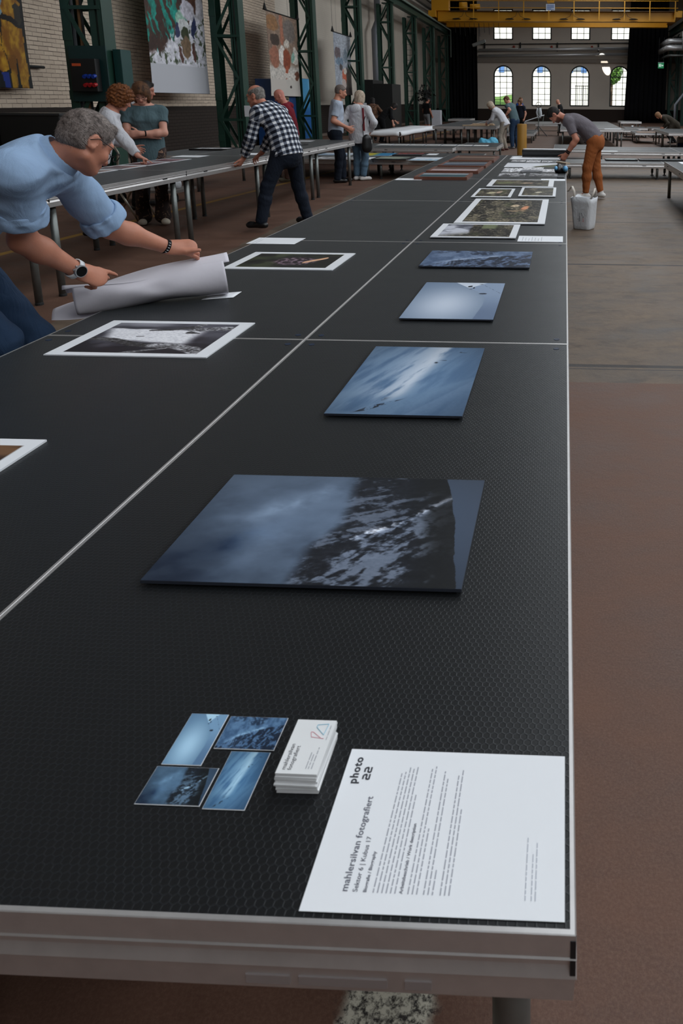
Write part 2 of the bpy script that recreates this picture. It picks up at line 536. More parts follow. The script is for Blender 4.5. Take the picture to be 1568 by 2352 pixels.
def face_tint(me, J, origin, beard=None, grey=False):
    s = J['s'] * J.get('hs', 1.0); R = head_frame(J)
    V = np.zeros(len(me.vertices) * 3, np.float32); me.vertices.foreach_get('co', V); V = V.reshape(-1, 3) + np.asarray(origin)
    L = (V - J['Hd']) @ R / s
    col = np.ones((len(V), 3))
    def spot(c, r, rgb, f=1.0):
        d = np.sqrt((((L - np.array(c)) / np.array(r)) ** 2).sum(1)); w = np.clip((1.25 - d) / .5, 0, 1)[:, None] * f
        col[:] = col * (1 - w) + np.array(rgb) * w
    for x in (-1, 1):
        spot((.031 * x, .092, -.010), (.012, .016, .007), (.12, .09, .09))
        spot((.033 * x, .092, .014), (.022, .02, .005), (.35, .28, .25), .8)
    spot((0, .092, -.078), (.024, .018, .008), (.85, .5, .5), .8)
    spot((0, .1, -.05), (.02, .02, .015), (1.05, .82, .8), .6)
    if beard is not None:
        d = (L[:, 2] < -.062) & (L[:, 1] > -.01) & (L[:, 2] > -.17)
        w = np.clip((-.055 - L[:, 2]) / .02, 0, 1) * np.clip((L[:, 1] + .01) / .02, 0, 1) * (L[:, 2] > -.18)
        col[:] = col * (1 - w[:, None]) + np.array(beard) * w[:, None]
    point_colour(me, col, 'tint')

def add_leg(S, J, k_, off=0.0, hi=1.0, kk=.03, bottom=0.0):
    s = J['s']; h, k, a = J['Hp' + k_], J['K' + k_], J['A' + k_]; g = J.get('girth', 1.0)
    S.cap(h, k, .088 * s * g, .058 * s, kk, off=off)
    if hi > 1.01:
        t = hi - 1
        m = k + (a - k) * min(.35, t); end = k + (a - k) * t
        S.cap(k, m, .056 * s, .056 * s, kk, off=off)
        if t > .35: S.cap(m, end, .056 * s, (.056 - .020 * (t - .35) / .65) * s + bottom, kk, off=off, flatend=False)

def hair_sdf(S, J, style, k=.015):
    s = J['s'] * J.get('hs', 1.0); R = head_frame(J); c = J['Hd']
    L = lambda x, y, z: c + R @ (np.array([x, y, z]) * s)
    q = lambda *v: tuple(x * s for x in v)
    N = lambda *v: R @ nrm(v)
    if style in ('short', 'crop', 'fringe'):
        o = .008 if style == 'short' else .005
        S.ell(L(0, -.012, .022), q(.074 + o, .095 + o, .088 + o), R, k)
        S.ell(L(0, -.03, -.022), q(.072 + o * .6, .070 + o * .6, .062), R, k)
        S.plane(L(0, .060, .030), N(0, .80, -.60))
        S.plane(L(0, -.03, -.062), N(0, .18, -1))
        for x in (-1, 1):
            S.ell(L(.085 * x, -.004, -.022), q(.03, .034, .042), R, .006, cut=True)
        if style == 'fringe': S.ell(L(0, .015, .115), q(.073, .10, .085), R, .02, cut=True)
        if style == 'short': S.cap(L(-.03, .06, .085), L(.03, .06, .085), .016 * s, None, .02)
    else:
        o = .020
        S.ell(L(0, -.012, .026), q(.078 + o, .098 + o, .086 + o), R, k)
        dz = {'bob': -.055, 'curly': -.03, 'long': -.09}[style]
        hz = {'bob': .09, 'curly': .075, 'long': .12}[style]
        S.ell(L(0, -.055, dz), q(.088, .058, hz), R, .03)
        for x in (-1, 1): S.ell(L(.068 * x, -.005, dz), q(.032, .058, hz * .95), R, .03)
        S.ell(L(0, .098, -.045), q(.058, .070, .088), R, .012, cut=True)
        if style == 'curly':
            w = 2 * PI / (.040 * s)
            S.ripple(lambda X, Y, Z: -.012 + .008 * (np.sin(w * X + 1.3 * np.sin(w * .6 * Z)) * np.sin(w * Y) + np.sin(w * Z + 2 * np.sin(w * .5 * X))))
        else:
            w = 2 * PI / (.022 * s)
            S.ripple(lambda X, Y, Z: .0016 * np.sin(w * (X + Y) + 3 * np.sin(12 * Z)))

def strands(hair, root, J, o, n, length, mat, lift=.35, jit=.35, width=.0007, comb=(0, 1, -.2), curl=0.0, seed=1):
    """short combed locks growing out of the hair surface"""
    rs = np.random.RandomState(seed); me = hair.data; k = len(me.polygons)
    ce = np.zeros(k * 3, np.float32); no = np.zeros(k * 3, np.float32)
    me.polygons.foreach_get('center', ce); me.polygons.foreach_get('normal', no); ce = ce.reshape(-1, 3); no = no.reshape(-1, 3)
    R = head_frame(J); c = J['Hd'] - np.array(o)
    out = ((ce - c) * no).sum(1) > 0
    idx = rs.choice(np.where(out)[0], n); p = ce[idx] + rs.randn(n, 3) * .001; nn = no[idx]
    d = (R @ np.array(comb, float))[None] + rs.randn(n, 3) * jit
    d = d - nn * (d * nn).sum(1, keepdims=True); d /= np.linalg.norm(d, axis=1, keepdims=True) + 1e-9
    L = length * rs.uniform(.6, 1.2, (n, 1)); sd = np.cross(d, nn); w = width * rs.uniform(.6, 1.3, (n, 1))
    V = []; seg = 4 if curl else 3
    q = p - nn * .002; dd = d * 1.0
    rows = []
    ph = rs.uniform(0, 6.28, (n, 1))
    for i in range(seg + 1):
        t = i / seg; ww = w * (1 - .75 * t)
        rows.append(np.stack([q - sd * ww, q + sd * ww], 1))
        dr = dd + nn * lift * (1 - t * 1.1) + curl * (sd * np.sin(ph + 5 * t) + nn * np.cos(ph + 5 * t) * .6)
        q = q + dr / np.linalg.norm(dr, axis=1, keepdims=True) * L / seg
    A = np.stack(rows, 1).reshape(n, -1, 3); m = A.shape[1]
    b = (np.arange(n) * m)[:, None]
    F = np.concatenate([b + np.array([2 * i, 2 * i + 1, 2 * i + 3, 2 * i + 2]) for i in range(seg)])
    o2 = link('hair_strands', fast_mesh('hair_strands', A.reshape(-1, 3), F), mat, root)
    o2['kind'] = 'stuff'
    return o2

def child(root, nm):
    return [c for c in C.objects if c.parent == root and c.name.startswith(nm)][0]

def bounds(pts, pad):
    P = np.array(pts); return P.min(0) - pad, P.max(0) + pad

SKIN = {}
def person(p, label, name='person', group=None):
    J = p.get('J') or pose(p)
    for k in ('girth', 'bust', 'hs', 'flipL', 'flipR'):
        if k in p: J[k] = p[k]
    s = J['s']; h = p.get('h', .010)
    o = (float(J['P'][0]), float(J['P'][1]), 0.0)
    root = thing(name, label, 'person', o, 0, group)
    sk = p.get('skin', (196, 140, 118))
    if sk not in SKIN: SKIN[sk] = skin_material('skin', sk)
    keys = ['P', 'W', 'Ch', 'N', 'Hd', 'SL', 'SR', 'EL', 'ER', 'WrL', 'WrR', 'KL', 'KR', 'AL', 'AR', 'TL', 'TR']
    lo, hi = bounds([J[k] for k in keys], .22 * s)
    S = SDF(lo, hi, h)
    add_torso(S, J)
    for k in 'LR':
        add_leg(S, J, k, hi=2.0)
        S.cap(J['A' + k], J['T' + k], .034 * s, .026 * s, .02)
        add_arm(S, J, k)
        add_hand(S, J, k, curls=p.get('curls' + k), thumb=p.get('thumb' + k))
    add_head(S, J, h < .0125)
    me = S.mesh('body', 1); me.transform(Matrix.Translation((-o[0], -o[1], 0)))
    face_tint(me, J, o, p.get('beard'))
    link('body', me, SKIN[sk], root, smooth=True)
    hc = p.get('hc', h * 1.25)
    # trousers
    if p.get('trousers') is not None:
        lo, hi = bounds([J['W'], J['P'], J['KL'], J['KR'], J['AL'], J['AR'], J['HpL'], J['HpR']], .24 * s)
        S = SDF(lo, hi, hc); off = .014 * s
        up = nrm(J['W'] - J['P'])
        S.cap(J['P'] - np.array([0, 0, .04 * s]), J['W'], .160 * s * J.get('girth', 1), .150 * s * J.get('girth', 1), .05, .70, J['r'], off=off)
        leg = p.get('leglen', 1.93); fl = p.get('flare', .012) * s
        for k in 'LR':
            add_leg(S, J, k, off=off, hi=leg, kk=.035, bottom=fl)
            S.cap(J['Hp' + k], J['P'] - J['f'] * .030 * s - np.array([0, 0, .03 * s]), .080 * s, .092 * s, .05, off=off)
        if leg > 1.5:
            w = 2 * PI / .075
            S.ripple(lambda X, Y, Z: (.0022 * np.sin(w * (Z + .5 * X) + 2.6 * np.sin(11 * X + 7 * Z) + 2.1 * np.sin(13 * Y - 5 * Z)) * (.5 + .5 * np.sin(9 * Z + 6 * X + 4 * Y))) * np.clip((.62 - np.abs(Z - .35)) * 3, 0, 1))
        S.plane(J['P'] + up * p.get('waist', .085) * s, up)
        S.build('trousers' if leg > 1.5 else 'shorts', p['trousers'], root, o)
    # shirt
    if p.get('shirt') is not None:
        lo, hi = bounds([J['P'], J['W'], J['Ch'], J['N'], J['SL'], J['SR'], J['EL'], J['ER'], J['WrL'], J['WrR']], .24 * s)
        S = SDF(lo, hi, hc); off = p.get('loose', .020) * s
        add_torso(S, J, off=off)
        hem = p.get('hem', .02); up = nrm(J['W'] - J['P'])
        S.cap(J['P'] - up * (hem + .03) * s, J['W'], (.166 + p.get('flareh', .0)) * s * J.get('girth', 1), .150 * s * J.get('girth', 1), .05, .72, J['r'], off=off)
        if hem > .1: S.cap(J['P'] - J['f'] * .035 * s - up * hem * s, J['P'] - J['f'] * .025 * s, .150 * s, .140 * s, .06, .75, J['r'], off=off)
        if hem > .2:
            for k in 'LR': S.cap(J['Hp' + k], J['K' + k], .10 * s, .09 * s, .06, off=off)
        sl = p.get('sleeve', (.62, .62)); sl = sl if isinstance(sl, tuple) else (sl, sl)
        for k, e in zip('LR', sl): add_arm(S, J, k, off=.013 * s, part=(0, e), kk=.035, loose=.008 * s)
        S.cap(J['N'] - J['tu'] * .05 * s, J['N'] + J['tu'] * .005 * s, .082 * s, .066 * s, .03)
        w = 2 * PI / .11
        S.ripple(lambda X, Y, Z: .0030 * np.sin(w * (Z + .6 * X - .4 * Y) + 2.4 * np.sin(9 * X + 4 * Y) + 2.0 * np.sin(13 * Z - 6 * Y)) * (.45 + .55 * np.sin(7 * X + 9 * Z)))
        if hem < .2: S.plane(J['P'] - up * hem * s, -up)
        else: S.plane(J['P'] - np.array([0, 0, hem * s]), (0, 0, -1))
        S.plane(J['N'] + J['tu'] * .012 * s, J['tu'] + J['tf'] * .12)
        S.build(p.get('shirtname', 'shirt'), p['shirt'], root, o)
    for k in 'LR':
        if p.get('shoes') is not None:
            a = J['A' + k]; td = J['td' + k]; sd = np.cross(td, [0, 0, 1])
            S = SDF(*bounds([a - td * .12, a + td * .22, a + np.array([0, 0, .08]), a - np.array([0, 0, .08])], .07), hc)
            b = np.array([a[0], a[1], a[2] - .062 * s + .036 * s])
            S.cap(b - td * .045 * s, b + td * .125 * s, .040 * s, .042 * s, .02, .9, sd)
            S.cap(b + np.array([0, 0, .01]), a + np.array([0, 0, .035 * s]), .042 * s, .040 * s, .03)
            S.ell(b + td * .135 * s - np.array([0, 0, .006 * s]), (.046 * s, .046 * s, .030 * s), None, .03)
            S.plane((0, 0, a[2] - .062 * s), (0, 0, -1))
            S.build('shoe', p['shoes'], root, o)
    if p.get('hair') and p['hair'] != 'bald':
        S = SDF(*bounds([J['Hd']], .24 * s), p.get('hh', min(hc, .009)))
        hair_sdf(S, J, p['hair'])
        S.build('hair', p['haircol'], root, o)
    if p.get('glasses'):
        R = head_frame(J); c = J['Hd'] - np.array(o); q = s
        Lh = lambda x, y, z: Vector(c + R @ (np.array([x, y, z]) * q))
        m = MB()
        for x in (-1, 1):
            ring = [Lh(.032 * x + .021 * math.cos(t), .112 - .006 * abs(math.cos(t)) * (1 if math.cos(t) * x > 0 else 0), -.012 + .016 * math.sin(t)) for t in np.linspace(0, 2 * PI, 15)]
            m.tube(ring, .0017 * q, 5, False)
            m.tube([Lh(.054 * x, .104, -.006), Lh(.082 * x, .06, -.002), Lh(.084 * x, -.005, .004), Lh(.080 * x, -.03, -.014)], .0016 * q, 5)
        m.tube([Lh(-.012, .112, -.008), Lh(0, .115, -.005), Lh(.012, .112, -.008)], .0016 * q, 5)
        m.build('glasses', p['glasses'], root, smooth=True)
    return root, J, o

def local_obj(mb, name, mat, root, o, **kw):
    return mb.build(name, mat, root, (-o[0], -o[1], -o[2]), **kw)

def hair_material(name, a, b, scale=120.0, stretch=(1, .35, .5)):
    t = NT(name); v = t.obj()
    f = t.noise(t.scaled(v, stretch), scale, 4, .6, .6)
    t.base(t.mix(t.ramp(f, .32, .68), lin(a), lin(b))); t.set(.65, 0, .3)
    t.bump(f, .5, .006)
    return t.m
# ------------------------------------------------------------------ the hall
def hex_panel_material():
    t = NT('phenolic hexagon grip panel')
    p = t.sep(t.pos()); k = 1 / .0108
    x = t.math('ADD', t.math('MULTIPLY', p[0], k), 4000.0); y = t.math('ADD', t.math('MULTIPLY', p[1], k), 4000.0)
    R3 = math.sqrt(3)
    def cell(ox, oy):
        a = t.math('SUBTRACT', t.math('MODULO', t.math('ADD', x, ox), 1.0), .5)
        b = t.math('SUBTRACT', t.math('MODULO', t.math('ADD', y, oy), R3), R3 / 2)
        return t.math('ABSOLUTE', a), t.math('ABSOLUTE', b)
    a1, b1 = cell(0, 0); a2, b2 = cell(.5, R3 / 2)
    def hd(a, b): return t.math('MAXIMUM', a, t.math('ADD', t.math('MULTIPLY', a, .5), t.math('MULTIPLY', b, R3 / 2)))
    e = t.math('MINIMUM', hd(a1, b1), hd(a2, b2))
    line = t.ramp(e, .38, .47)
    n = t.noise(t.pos(), 1.3, 4)
    c = lin((13, 14, 16)); d = lin((25, 28, 32))
    t.base(t.mix(t.math('MULTIPLY', line, .6), t.mix(n, c * .8, c * 1.15), d))
    t.set(.40, 0, .38)
    t.b.inputs['Sheen Weight'].default_value = .11; t.b.inputs['Sheen Roughness'].default_value = .42; t.b.inputs['Sheen Tint'].default_value = (.86, .95, 1.0, 1)
    t.l(t.math('ADD', t.math('MULTIPLY', t.noise(t.pos(), 5.0, 3), .06), .36), t.b.inputs['Roughness'])
    t.bump(line, .26, .0010)
    return t.m

def aluminium(name, rgb=(176, 173, 172), rough=.34):
    t = NT(name); v = t.obj(); c = lin(rgb)
    f = t.noise(t.scaled(v, (1, 1, 30)), 8.0, 3); g = t.noise(v, 30.0, 4)
    t.base(t.mix(g, c * .82, np.minimum(c * 1.08, 1))); t.set(rough, .72)
    t.l(t.math('ADD', t.math('MULTIPLY', f, .18), rough - .08), t.b.inputs['Roughness'])
    return t.m

HEX = hex_panel_material()
ALU = aluminium('brushed aluminium', (206, 203, 202), .36)
STEEL = M('galvanised tube', (120, 124, 122), .45, .75, .2, 30)
RUBBER = M('black rubber', (18, 18, 19), .7)
SLOT = M('dark slot', (16, 17, 20), .6)
RECESS = M('dark blue recess', (30, 44, 66), .5)
PAPER = M('white paper', (232, 234, 238), .75, 0, .02)
BOARD = M('white board edge', (222, 225, 230), .6, 0, .03)
DARKCORE = M('dark panel core', (44, 48, 58), .5)
PIC = pic_material('photographic print', .38)
PICM = pic_material('matt photographic print', .55)
INK = M('black ink', (44, 46, 54), .7)
GREYINK = M('grey ink', (128, 130, 140), .8)

FRAME_PROFILE = [(.006, -.004), (.006, 0), (.001, 0), (0, -.001), (0, -.031), (-.0016, -.033), (0, -.0355), (.0040, -.0375),
                 (.0036, -.0465), (-.0020, -.0590), (0, -.0615), (.0015, -.094), (.004, -.096), (.032, -.096), (.032, -.02)]

def deck_proto(T, L=2.0, W=1.0):
    root = thing('stage_deck', 'x', 'stage deck')
    h = .0008
    MB().span((-W / 2 + .006, -L / 2 + .006, T - .014), (W / 2 - .006, L / 2 - .006, T - h)).build('deck_panel', HEX, root)
    m = MB(); n = len(FRAME_PROFILE)
    V = []
    for sx, sy in ((-1, -1), (1, -1), (1, 1), (-1, 1)):
        V += [(sx * (W / 2 - .0005 - d), sy * (L / 2 - .0005 - d), T + z) for d, z in FRAME_PROFILE]
    F = [(a * n + i, ((a + 1) % 4) * n + i, ((a + 1) % 4) * n + (i + 1) % n, a * n + (i + 1) % n) for a in range(4) for i in range(n)]
    m.add(V, F).build('deck_frame', ALU, root)
    for sx in (-1, 1):
        for sy in (-1, 1):
            x, y = sx * (W / 2 - .080), sy * (L / 2 - .13)
            m = MB().tube([(x, y, .02 if T > .55 else .055), (x, y, T - .05)], .026, 14)
            lg = m.build('leg', STEEL, root, smooth=True)
            MB().lathe([(0, 0), (.028, 0), (.028, .014), (.0262, .022), (0, .022)] if T > .55 else [(0, 0), (.040, 0), (.036, .012), (.014, .02), (.014, .06), (0, .06)], (x, y, 0), 14).build('leg_foot', RUBBER, lg)
            MB().box((sx * (W / 2 - .0030), sy * (L / 2 - .0030), T - .034), (.0064, .0064, .052)).build('corner_cap', SLOT, root)
            MB().lathe([(0, .0004), (.011, .0004), (.011, -.002)], (sx * (W / 2 - .045), sy * (L / 2 - .055), T), 14).build('recess', RECESS, root)
    for sx in (-1, 1):
        for y in (-L * .30, L * .30):
            MB().box((sx * (W / 2 - .0035), y, T - .0455), (.008, .075, .011)).build('latch_slot', SLOT, root)
    return root

PROTO = {}
def deck(x0, y0, T, label, group, cross=False):
    """lower-left corner; lengthwise along Y unless cross"""
    c = (x0 + 1.0, y0 + .5, 0) if cross else (x0 + .5, y0 + 1.0, 0)
    rz = PI / 2 if cross else 0
    if T not in PROTO:
        r = deck_proto(T); PROTO[T] = r
        r.location = c; r.rotation_euler = (0, 0, rz); r['label'] = label; r['group'] = group
        return r
    return dup(PROTO[T], c, rz, label, group)

ORD = ['first', 'second', 'third', 'fourth', 'fifth', 'sixth', 'seventh']
TM = .6
for i in range(6):
    for x, nm in ((0, 'right-hand'), (-1, 'left-hand')):
        deck(x, 2 * i, TM, f'black deck, {ORD[i]} from the camera in the {nm} half of the long middle table', 'decks of the long middle table')
for i in range(6):
    deck(-3.8, .6 + 2 * i, .8, f'tall black deck, {ORD[5 - i]} from the far end of the narrow table on the left', 'decks of the narrow left table')
deck(-5.56, 15.72, .6, 'black deck just beyond the couple, between the two rows of low cross decks', 'decks at left middle', True)
deck(-6.0, 11.2, .6, 'black deck behind the narrow left table, under the second banner', 'decks at left middle')
for j in range(2):
    for i in range(2):
        deck(-4.75 + 2 * i, 13.62 + j, .38, f'low cross deck with colourful prints, {("front", "back")[j]} row, {("left", "right")[i]} one', 'low decks with colourful prints', True)
for j in range(2):
    for i in range(2):
        deck(-5.7 + 2 * i, 16.95 + j, .4, f'low cross deck with the row of white sheets, {("front", "back")[j]} row, {("left", "right")[i]} one', 'low decks with white sheets', True)
deck(-1.7, 17.6, .4, 'low deck at the right end of the row of white sheets, beside the blue bag', 'low decks with white sheets')
for j in range(4):
    for i in range(2):
        deck(-3.3 + i * 1.05, 23.3 + 2 * j, .72, f'tall deck by the bending woman in white, {("left", "right")[i]} column, {ORD[j]} from the front', 'decks of the tall left table')
for j in range(5):
    for i in range(2):
        deck(.82 + i * 1.08, 23.6 + 2 * j, .65, f'tall deck of the table behind the orange trousers, {("left", "right")[i]} column, {ORD[j]} from the front', 'decks of the tall right table')
for i in range(2):
    deck(.95 + 2 * i, 14.0, .32, f'low cross deck behind the man in orange trousers, {("left", "right")[i]} one', 'low decks on the right', True)
for j in range(2):
    for i in range(2):
        deck(1.72 + 2 * i, 17.05 + j, .35, f'low cross deck farther back on the right, {("front", "back")[j]} row, {("left", "right")[i]} one', 'low decks on the right', True)
deck(.70, 18.0, .35, 'low deck left of the far right cross tables, behind the bending man', 'low decks on the right')
for i in range(3):
    deck(-5.2 + .06 * i, 22.6 + 2 * i, .56, f'deck under the white paper sheet, {ORD[i]} from the front', 'decks under white paper')
deck(-4.35, 28.75, .45, 'low deck with brown wrapping paper beside the white table', 'decks under white paper')
for i in range(2):
    deck(2.58, 9.3 - 2 * i, .57, f'deck at the right picture edge, {("far", "near")[i]} one with white sheet' if i == 0 else 'deck at the right picture edge, the nearer one', 'decks at the right edge')
    deck(3.58, 9.3 - 2 * i, .57, f'deck beyond the right picture edge column, {("far", "near")[i]} one', 'decks at the right edge')
for i in range(2):
    for j in range(2):
        deck(4.25 + i, 23.0 + 2 * j, .57, f'deck by the crouching person in a dark coat, {("left", "right")[i]} column, {("front", "back")[j]} one', 'decks by the dark coat')
deck(3.62, 35.0, .62, 'small single deck standing in front of the right black curtain', 'far single decks')
deck(3.6, 32.0, .42, 'low deck with small white cup in front of the right curtain', 'far single decks')
deck(4.75, 32.0, .42, 'low deck right of the one with the white cup', 'far single decks')
deck(3.05, 29.45, .42, 'low deck behind the tall right table corner', 'far single decks')
deck(3.60, 27.30, .40, 'low deck with a brown sheet near the dark coat', 'far single decks')
deck(-4.4, 33.5, .72, 'far deck with light edge near the left black curtain', 'far single decks')
deck(-2.6, 35.0, .72, 'far deck behind the tall left table', 'far single decks')
deck(-1.2, 33.4, .62, 'far deck carrying the tilted white panel, behind the yellow post', 'far single decks', True)
deck(-1.18, 26.9, .35, 'low deck behind the legs of the woman in white', 'far single decks')
deck(-1.18, 29.05, .35, 'lower far deck behind the low one near the yellow post', 'far single decks')
deck(-.6, 39.0, .35, 'dark low deck far back on the open floor', 'far single decks', True)

# faded rating label on the frame of the nearest deck
near_deck = [o_ for o_ in C.objects if o_.name == 'stage_deck'][0]
m = MB()
for x, w in ((.13, .05), (.19, .10), (.31, .03)): m.span((x, -1.0005, TM - .086), (x + w, -.9985, TM - .074))
m.build('rating_label', M('faded label print', (140, 130, 128), .6), near_deck)

# ---- floor
def floor_material():
    t = NT('worn factory floor'); pp = t.pos(); p = t.sep(pp)
    st = t.scaled(pp, (.85, 1.7, 1))
    a = t.noise(st, 1.9, 8, .68, .25); b = t.noise(pp, 24.0, 4, .7); c = t.noise(st, .55, 3); sp = t.noise(pp, 160.0, 2, .8)
    grey = t.mix(t.ramp(a, .28, .72), lin((64, 53, 45)), lin((122, 104, 87)))
    grey = t.mix(t.math('MULTIPLY', t.ramp(t.noise(pp, 9.0, 6, .75), .42, .66), .5), grey, lin((76, 64, 55)))
    grey = t.mix(t.math('MULTIPLY', t.ramp(sp, .55, .8), .5), grey, lin((136, 118, 100)))
    grey = t.mix(t.math('MULTIPLY', t.ramp(c, .45, .75), .6), grey, lin((116, 98, 82)))
    grey = t.mix(t.math('MULTIPLY', t.ramp(t.noise(st, 3.2, 6, .75, .4), .50, .66), .55), grey, lin((50, 44, 41)))
    red = t.mix(t.ramp(a, .3, .7), lin((76, 52, 42)), lin((103, 73, 59)))
    red = t.mix(t.math('MULTIPLY', t.ramp(sp, .40, .75), .5), red, lin((122, 94, 78)))
    left = t.math('LESS_THAN', t.math('ADD', p[0], t.math('MULTIPLY', t.noise(pp, .8, 3), .5)), -2.2)
    near = t.math('LESS_THAN', t.math('ADD', p[1], t.math('MULTIPLY', b, .03)), 3.155)
    near = t.math('MULTIPLY', near, t.math('GREATER_THAN', p[0], -1.3))
    far = t.math('MULTIPLY', t.ramp(p[1], 15.0, 22.0), .7)
    f = t.math('MAXIMUM', t.math('MAXIMUM', left, near), far)
    col = t.mix(f, grey, red)
    # plates laid across: dark joints
    for y0, w, x0 in ((3.40, .022, -20), (3.345, .006, -20), (6.12, .025, .8), (8.63, .018, .8), (11.85, .02, .8), (11.9, .015, -20), (16.2, .02, -20)):
        j = t.math('LESS_THAN', t.math('ABSOLUTE', t.math('SUBTRACT', p[1], y0)), w)
        j = t.math('MULTIPLY', j, t.math('GREATER_THAN', p[0], x0))
        col = t.mix(t.math('MULTIPLY', j, .9), col, lin((40, 36, 36)))
    # painted yellow lane lines, worn
    d = t.math('ABSOLUTE', t.math('SUBTRACT', t.math('ADD', p[0], t.math('MULTIPLY', p[1], -.055)), -4.86))
    yl = t.math('MULTIPLY', t.math('LESS_THAN', d, .05), t.ramp(a, .25, .45))
    d2 = t.math('ABSOLUTE', t.math('SUBTRACT', p[0], -5.1))
    yl2 = t.math('MULTIPLY', t.math('MULTIPLY', t.math('LESS_THAN', d2, .06), t.math('GREATER_THAN', p[1], 17.0)), t.ramp(a, .2, .4))
    y1 = t.math('MULTIPLY', yl, t.math('LESS_THAN', p[1], 16.0))
    col = t.mix(t.math('MULTIPLY', t.math('MAXIMUM', y1, yl2), .8), col, lin((160, 122, 40)))
    # pale chipped patch under the near table edge
    dx = t.math('MULTIPLY', t.math('SUBTRACT', p[0], .70), 1 / .085); dy = t.math('MULTIPLY', t.math('SUBTRACT', p[1], .28), 1 / .25)
    r = t.math('SQRT', t.math('ADD', t.math('MULTIPLY', dx, dx), t.math('MULTIPLY', dy, dy)))
    r = t.math('ADD', r, t.math('MULTIPLY', t.noise(pp, 30.0, 5, .7), .9))
    col = t.mix(t.math('SUBTRACT', 1.0, t.ramp(r, 1.25, 1.5)), col, t.mix(t.ramp(t.noise(pp, 60.0, 4, .8), .42, .56), lin((46, 42, 40)), lin((190, 184, 168))))
    t.l(col, t.b.inputs['Base Color']); t.set(.55, 0, .35)
    t.l(t.ramp(a, -.6, 1.2), t.b.inputs['Roughness'])
    t.bump(t.math('ADD', b, t.math('MULTIPLY', a, .5)), .25, .008)
    return t.m

def brick_material():
    t = NT('painted brick'); pp = t.pos(); p = t.sep(pp)
    q = t.n('ShaderNodeCombineXYZ'); t.l(p[1], q.inputs[0]); t.l(p[2], q.inputs[1])
    w = t.n('ShaderNodeVectorMath', operation='ADD'); t.l(q.outputs[0], w.inputs[0])
    nz = t.n('ShaderNodeTexNoise'); t.l(pp, nz.inputs['Vector']); nz.inputs['Scale'].default_value = 5.0
    sc = t.scaled(nz.outputs['Color'], (.016, .016, 0)); t.l(sc, w.inputs[1])
    b = t.n('ShaderNodeTexBrick'); t.l(w.outputs[0], b.inputs['Vector'])
    b.inputs['Scale'].default_value = 1.0; b.inputs['Brick Width'].default_value = .27; b.inputs['Row Height'].default_value = .088
    b.inputs['Mortar Size'].default_value = .008; b.inputs['Mortar Smooth'].default_value = .3
    b.inputs['Color1'].default_value = (*lin((226, 208, 188)), 1); b.inputs['Color2'].default_value = (*lin((210, 192, 173)), 1)
    b.inputs['Mortar'].default_value = (*lin((176, 158, 142)), 1)
    n = t.noise(t.scaled(pp, (1, .5, 1.6)), 1.1, 5, .6)
    wall = t.mix(t.math('MULTIPLY', t.ramp(n, .5, .75), .35), b.outputs['Color'], lin((176, 156, 138)))
    ws = t.sep(w.outputs[0]); jt = t.math('LESS_THAN', t.math('ABSOLUTE', t.math('SUBTRACT', t.math('MODULO', ws[1], .088), .004)), t.math('MULTIPLY', t.noise(t.scaled(pp, (1, 3.5, 9)), 1.0, 4), .013))
    wall = t.mix(t.math('MULTIPLY', jt, t.ramp(t.noise(t.scaled(pp, (1, 2.0, 6)), .9, 4, .7), .36, .58)), wall, lin((74, 60, 52)))
    smooth = t.mix(t.noise(pp, 1.6, 4), lin((214, 204, 190)), lin((230, 220, 207)))
    seam = t.math('LESS_THAN', t.math('ABSOLUTE', t.math('SUBTRACT', t.math('MODULO', p[1], 3.05), 1.0)), .03)
    smooth = t.mix(t.math('MULTIPLY', seam, .5), smooth, lin((110, 100, 92)))
    far = t.math('GREATER_THAN', p[1], 27.2)
    wall = t.mix(far, wall, smooth)
    dado = t.math('LESS_THAN', p[2], 1.32)
    bm = t.mix(b.outputs['Fac'], lin((60, 52, 47)), lin((40, 34, 31)))
    trim = t.math('MULTIPLY', dado, t.math('GREATER_THAN', p[2], 1.20))
    dcol = t.mix(trim, bm, lin((52, 45, 41)))
    t.l(t.mix(dado, wall, dcol), t.b.inputs['Base Color']); t.set(.8, 0, .25)
    t.bump(t.math('SUBTRACT', 1.0, b.outputs['Fac']), .5, .012)
    return t.m

def plaster(name, rgb, dado=None, dz=1.0):
    t = NT(name); pp = t.pos(); p = t.sep(pp); c = lin(rgb)
    col = t.mix(t.noise(pp, .7, 5, .6), c * .9, np.minimum(c * 1.06, 1))
    if dado is not None:
        col = t.mix(t.math('LESS_THAN', p[2], dz), col, lin(dado))
    t.l(col, t.b.inputs['Base Color']); t.set(.85, 0, .2); t.bump(t.noise(pp, 40.0, 4), .1, .01)
    return t.m

def struct(name, m, mt, parent=None, **kw):
    o = m.build(name, mt, parent, **kw)
    if parent is None: tag(o, kind='structure')
    return o

XL, XR, Y0, YF, ZC = -9.7, 10.6, -15.0, 59.0, 9.6
struct('floor', MB().span((XL - .3, Y0 - .3, -.15), (XR + .3, YF + .4, 0)), floor_material())
struct('wall_left', MB().span((XL - .3, Y0, 0), (XL, YF, ZC)), brick_material())
struct('wall_right', MB().span((XR, Y0, 0), (XR + .3, YF, ZC)), plaster('dark right wall', (58, 52, 48)))
struct('wall_back', MB().span((XL, Y0 - .3, 0), (XR, Y0, ZC)), plaster('back wall', (120, 108, 98), (52, 45, 41)))
struct('baseboard_left', MB().span((XL, Y0, 0), (XL + .18, YF, .10)), M('concrete kerb', (118, 104, 94), .85, 0, .15))
